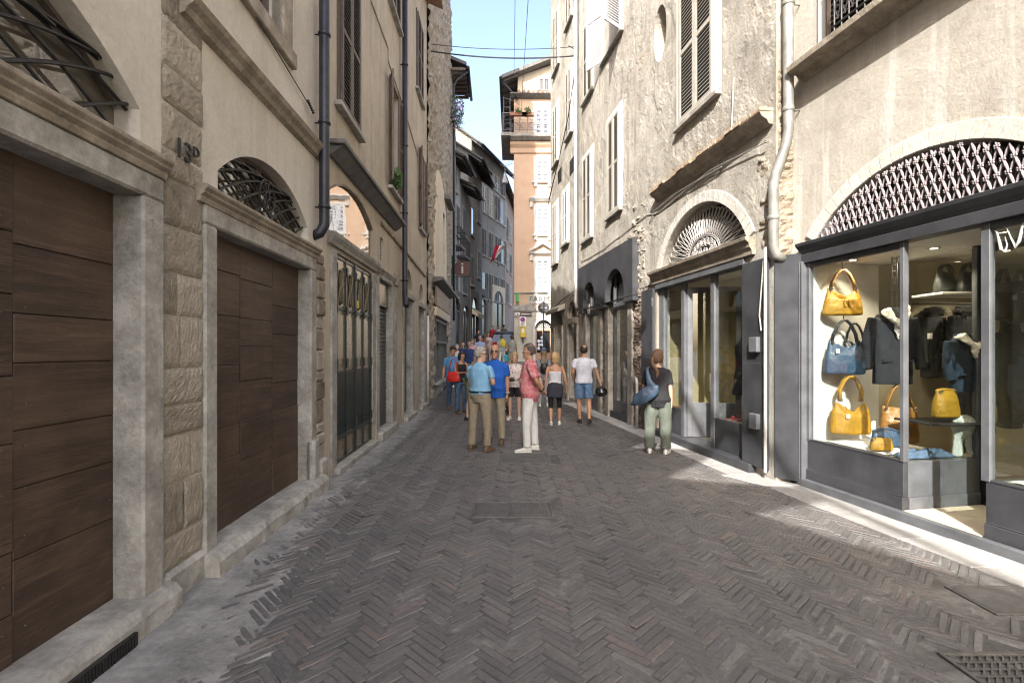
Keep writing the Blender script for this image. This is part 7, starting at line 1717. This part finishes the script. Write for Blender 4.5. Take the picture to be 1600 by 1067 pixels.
goods_bag('small slate blue clutch standing behind the yellow purse', 1362, 1407, 672, 697, 5.25, 668, blu, topw=.95, sagk=0, dpt=.1)
goods_bag('small mustard purse lying on the white cloth', 1361, 1394, 684, 703, 5.12, 684, mus, topw=.95, sagk=0, dpt=.1, name='purse')
goods_bag('mustard bucket bag with a brown base on the glass shelf', 1455, 1500, 608, 652, 4.95, 606, mus, topw=.8, sagk=.1, rz=10)
gr_ = plain('black green leather', (.03, .034, .032), .4, 0, .3, 9, .1, .5)
goods_bag('large black handbag on the high shelf, nearer to the coat', 1458, 1496, 424, 460, 5.3, 412, gr_, sagk=.2, rz=10); goods_bag('large black handbag on the high shelf, nearer to the door post', 1494, 1532, 424, 460, 5.2, 410, gr_, sagk=.2, rz=10)
goods_bag('black tote with a tag hanging inside the right pane', 1552, 1582, 452, 500, 5.1, 418, blk, ct=(.2, .2), sagk=.2); goods_bag('black tote at the far right edge inside the right pane', 1578, 1612, 455, 505, 5.05, 420, blk, sagk=.2)
# glass shelf, rails
def fixture(name, label, cat, boxes, mat, parts='shelf_board'):
    c = sum((Vector(((b[0]+b[1])/2, (b[2]+b[3])/2, b[4])) for b in boxes), V(0, 0, 0))/len(boxes); e = empty(name, c, label, cat); m = MB()
    for b in boxes: m.box(XYZ, *b)
    m.builds(parts, mat, e, .003); return e
a = at(1420, 655, 5.05); b = at(1530, 655, 5.05)
fixture('display_table', 'dark table with a thin top under the bucket bag', 'table', [(a.x, b.x, 4.8, 5.25, a.z-.03, a.z-.008), (a.x+.03, a.x+.07, 5.15, 5.2, .56, a.z-.031), (b.x-.07, b.x-.03, 5.15, 5.2, .56, a.z-.031)], blk)
a = at(1430, 461, 5.45); b = at(1535, 461, 5.45); fixture('wall_shelf', 'pale shelf carrying the two black handbags', 'shelf', [(a.x, b.x+.3, 5.1, 5.5, a.z-.03, a.z-.005)], M['white'])
a = at(1420, 475, 6.3); m = MB(); m.tube([a, at(1545, 475, 5.6)], .012, 8); tag(m.build('clothes_rail', M['steel']), 'steel clothes rail holding the fur collared coats', 'rail')
# garments
def garment(label, u0, u1, v0, v1, y, mat, rz=0, fur=None, scarf=False, cat='coat', name='coat', dpt=.2, open_=False):
    a, b = at(u0, v1, y), at(u1, v0, y); c = (a+b)/2; wdt, ht = b.x-a.x, b.z-a.z; e = empty(name, (c.x, c.y, a.z), label, cat, 'coats and jackets in the near shop window'); Mz = Matrix.Rotation(R(rz), 3, 'Z'); T_ = lambda p: c+Mz @ V(*p); m = MB(); w2_ = wdt*.36
    m.loft([(T_((0, 0, z*ht)), Mz @ V(w2_*f, 0, 0), Mz @ V(0, dpt/2*g, 0)) for z, f, g in ((-.5, 1.0, .9), (-.2, .95, .95), (.1, .97, 1), (.33, 1.0, .9), (.43, .8, .7), (.5, .3, .4))], 22)
    for sg in (-1, 1): limb(m, T_((sg*w2_*.85, 0, .38*ht)), T_((sg*wdt*.44, 0, .05*ht)), T_((sg*wdt*.47, -.03, -.3*ht)), [(0, .075), (.5, .068), (1, .06), (1.5, .052), (2, .05)])
    m.loft([(T_((0, 0, .44*ht)), Mz @ V(.09, 0, 0), Mz @ V(0, .075, 0)), (T_((0, .01, .53*ht)), Mz @ V(.075, 0, 0), Mz @ V(0, .065, 0))], 14)
    r_ = remesh(m, .012, 2); wrinkle(r_, .01, 9, u0, .5); r_.build('cloth', mat, e)
    m = MB(); m.smooth = True
    for z in (.2, .02, -.16, -.34): m.ell(T_((.02, -dpt*.52, z*ht)), .012, .006, .012, 8, 5)
    m.builds('button', M['steel'], e)
    m = MB()
    for sg in (-1, 1): m.box(lambda x_, y_, z_: T_((x_, y_, z_)), min(sg*.06, sg*.16), max(sg*.06, sg*.16), -dpt*.53, -dpt*.44, -.2*ht, -.17*ht)
    m.builds('pocket_flap', mat, e)
    if fur:
        r2 = random.Random(int(u0)); m = MB()
        for k in range(1500):
            t = r2.uniform(-1, 1); p = T_((t*w2_*.95, r2.uniform(-.09, .05)-.02*(1-abs(t)), .42*ht+.08*r2.random()-.06*abs(t)+.03)); d = V(r2.gauss(0, 1), r2.gauss(-.4, 1), r2.gauss(-.1, 1)).normalized()
            n_ = d.orthogonal().normalized()*.004; m.poly([p-n_, p+n_, p+d*.05])
        m.build('fur_collar', fur, e, fixn=False)
    if scarf:
        m = MB(); m.smooth = False
        m.loft([(T_((-.1, -.04, .5*ht)), V(.05, 0, .03), V(0, .05, 0)), (T_((-.09, -.1, .4*ht)), V(.06, 0, 0), V(0, .035, .02)), (T_((.0, -.13, .3*ht)), V(.07, 0, 0), V(0, .03, .03)), (T_((.08, -.1, .42*ht)), V(.05, 0, .02), V(0, .035, 0)), (T_((.11, -.03, .54*ht)), V(.03, 0, .03), V(0, .05, 0))], 14)
        m.loft([(T_((-.02, -.12, .33*ht)), V(.045, 0, 0), V(0, .025, 0)), (T_((-.03, -.13, .2*ht)), V(.035, 0, 0), V(0, .02, 0)), (T_((-.02, -.125, .1*ht)), V(.012, 0, 0), V(0, .012, 0))], 12)
        r_ = remesh(m, .01, 2); wrinkle(r_, .012, 20, 3, 1); r_.build('scarf', fab('white scarf with black dots', (.6, .58, .53), pat=(.03, .03, .03), pscale=7, pthr=.33, sharp=.01), e)
    return e
navy = fab('dark navy wool', (.02, .022, .027)); den = fab('dark denim', (.025, .04, .065), var=.35); furm = plain('black fur', (.02, .019, .018), .9)
e = garment('dark button coat with a white spotted scarf hanging behind the window post', 1353, 1436, 484, 600, 5.45, navy, -5, scarf=True); card(e, at(1403, 501, 5.3)); 
m = MB()
for dx_ in (-.03, .03): m.tube([at(1398, 400, 5.5)+V(dx_, 0, .1), at(1398, 482, 5.5)+V(dx_, 0, 0)], .006, 5)
for k in range(8): z_ = at(1398, 404+k*10, 5.5); m.tube([z_-V(.03, 0, 0), z_+V(.03, 0, 0)], .005, 5)
m.tube([at(1398, 482, 5.5)+V(.0, 0, .0), at(1375, 497, 5.45), at(1425, 497, 5.45), at(1398, 482, 5.5)], .007, 5); m.build('ladder_hanger', M['blackp'], e)
e = garment('black fur collared coat with a white tag, left on the steel rail', 1432, 1480, 484, 590, 6.2, navy, 15, fur=furm); card(e, at(1453, 525, 6.0), .05)
garment('black fur collared coat, right on the steel rail', 1478, 1532, 482, 588, 6.0, navy, 15, fur=furm)
garment('dark denim jacket with a white spotted scarf above the bucket bag', 1473, 1536, 524, 612, 5.0, den, 12, scarf=True, name='denim_jacket', cat='jacket')
garment('dark padded coat hanging inside the right pane', 1556, 1600, 500, 668, 5.3, fab('dark teal padding', (.02, .03, .035)), 10); garment('dark blue jacket inside the right pane beneath the totes', 1578, 1630, 560, 660, 5.15, den, 10, name='denim_jacket', cat='jacket')
garment('long black coat standing deep in the shop between rail and door', 1500, 1545, 580, 700, 5.9, navy, 0)
# scarf wound on a stand, cloths on the platform
c = at(1502, 664, 4.98); e = empty('rolled_scarf', at(1502, 712, 4.98), 'pale spotted scarf wound in a ball on a stand with its ends hanging', 'scarf'); sc = fab('mint white scarf with black dots', (.58, .60, .56), pat=(.03, .03, .03), pscale=8, pthr=.3, sharp=.01)
m = MB()
for k in range(3): m.tube([c+V((.09-.03*k)*math.cos(t*PI/9+k), -.03-.02*k, (.07-.022*k)*math.sin(t*PI/9+k)+.01*k) for t in range(19)], .042-.004*k, 8)
for dx_, l_ in ((-.05, .0), (.05, .02)): m.loft([(c+V(dx_, -.02, -.05), V(.055, 0, 0), V(0, .03, 0)), (c+V(dx_*1.2, -.03, -.2), V(.05, 0, 0), V(0, .025, 0)), (c+V(dx_*1.6, -.04, -.31+l_), V(.06, 0, 0), V(0, .03, 0))], 10)
r_ = remesh(m, .011, 2); wrinkle(r_, .01, 22, 1, .5); r_.build('cloth', sc, e); m = MB(); m.tube([c+V(0, .03, -.3), c+V(0, .03, .0)], .02, 8); m.build('stand', blk, e)
def draped(label, P0, su_, sv_, h, mat, name='folded_cloth', seed=0):
    e = MB(); e.smooth = True; n = 22; rows = []
    for i in range(n+1):
        rows.append(e.add([Vector(P0)+Vector(su_)*(i/n)+Vector(sv_)*(j/n)+V(0, 0, .006+h*(.5+.5*noise.noise(V(i*.22, j*.3, seed)))*min(1, 4*min(i/n, 1-i/n, j/n, 1-j/n)+.15)) for j in range(n+1)]))
    for a, b in zip(rows, rows[1:]):
        for j in range(n): e.face((a+j, a+j+1, b+j+1, b+j))
    o = e.build(name, mat); return tag(o, label, 'cloth')
pz = .566; s1_ = lambda y, n: FR1.P(y, n, pz)
draped('white black spotted cloth spread under the yellow purse', s1_(5.75, -.12), s1_(4.98, -.1)-s1_(5.75, -.12), s1_(5.75, -.7)-s1_(5.75, -.12), .05, fab('white sheet with black dots', (.62, .61, .6), pat=(.04, .04, .05), pscale=5, pthr=.24, sharp=.01), seed=1)
draped('folded blue denim cloth beside the corner post', s1_(4.96, -.12), s1_(4.76, -.1)-s1_(4.96, -.12), s1_(4.96, -.75)-s1_(4.96, -.12), .11, fab('light denim', (.09, .14, .22), var=.3), seed=2)
draped('crumpled pale cloth on the right window platform', s1_(3.95, -.12), s1_(3.4, -.12)-s1_(3.95, -.12), s1_(3.95, -.6)-s1_(3.95, -.12), .07, fab('pale grey cloth', (.5, .5, .48)), seed=3)
# ---------------------------------------------------------------- goods in the sunburst shop
def at2(u, n, z): s = FR2.su(u, n); return FR2.P(s, n, z)
c = FR2.P(8.05, -.9, 1.35); e = empty('dress_form', FR2.P(8.05, -.9, .13), 'headless shop mannequin in a black dress standing inside the open door', 'mannequin')
m = MB(); m.loft([(c+V(0, 0, z), V(rx, 0, 0), V(0, ry, 0)) for z, rx, ry in ((-.45, .22, .17), (-.25, .2, .15), (-.1, .17, .12), (.05, .13, .1), (.25, .17, .12), (.38, .17, .1), (.45, .09, .07), (.52, .055, .05))], 20); r_ = remesh(m, .012, 2); wrinkle(r_, .008, 9); r_.build('dress', navy, e)
m = MB(); m.tube([c+V(0, 0, -1.2), c+V(0, 0, -.4)], .02, 8); m.lathe(c+V(0, 0, -1.22), [(.15, 0), (.15, .02), (.02, .04)], 16); m.build('stand', M['steel'], e)
m = MB(); m.loft([(c+V(.0, -.11, .1), V(.07, 0, 0), V(0, .03, 0)), (c+V(0, -.12, .35), V(.06, 0, 0), V(0, .03, 0))], 12); m.build('blouse', M['whitecard'], e)
def plate(label, c, w_, h_, rz=0, tilt=0, name='display_card', mat=None):
    e = MB(); Mz = Matrix.Rotation(R(rz), 3, 'Z') @ Matrix.Rotation(R(tilt), 3, 'X'); e.box(lambda a, b, d: Vector(c)+Mz @ V(a, b, d), -w_/2, w_/2, -.006, .006, 0, h_); o = e.build(name, mat or M['whitecard'], bev=.002); return tag(o, label, 'card')
fnr = swing(FR2, 8.5, -.1, .14, -68, -1)
plate('white card with thin grey crossing lines in the open door pane', FR2.P(8.28, -.45, .95), .2, .3, 40); plate('small white notice below the crossed card in the open door', FR2.P(8.26, -.5, .64), .14, .24, 40, -10)
plate('pale green notice leaning in the sunburst shop window', FR2.P(7.0, -.3, .585), .15, .26, 60, -8, mat=plain('pale green card', (.4, .42, .3), .7))
e = MB(); e.smooth = True; c = FR2.P(7.25, -.32, .585); r = random.Random(2)
for k in range(40): e.ell(c+V(r.gauss(0, .07), r.gauss(0, .05), abs(r.gauss(0, .03))+.01), .018, .018, .015, 6, 4)
tag(e.build('red_beads', plain('dark red beads', (.3, .02, .03), .3), fixn=False), 'heap of dark red beads on the sunburst shop window shelf', 'beads')
for y_, z_, h_, lab in ((12.0-.5, .2, 1.2, 'dim tall display figure inside the nearer dark arch'), (13.4, .2, 1.1, 'dim tall display figure inside the farther dark arch')):
    c = FR2.P(y_, -.9, .1); e = empty('dress_form', c, lab, 'mannequin', 'display figures in the dark arched shop'); m = MB(); m.loft([(c+V(0, 0, z), V(rx, 0, 0), V(0, ry, 0)) for z, rx, ry in ((.55, .2, .15), (.8, .18, .13), (1.05, .13, .1), (1.25, .17, .12), (1.4, .16, .1), (1.46, .08, .06), (1.52, .05, .05))], 16); r_ = remesh(m, .015, 2); wrinkle(r_, .008, 9); r_.build('dress', fab('grey knit', (.2, .18, .16)), e)
    m = MB(); m.tube([c, c+V(0, 0, .6)], .02, 8); m.lathe(c, [(.15, 0), (.15, .02), (.02, .04)], 14); m.build('stand', M['steel'], e)
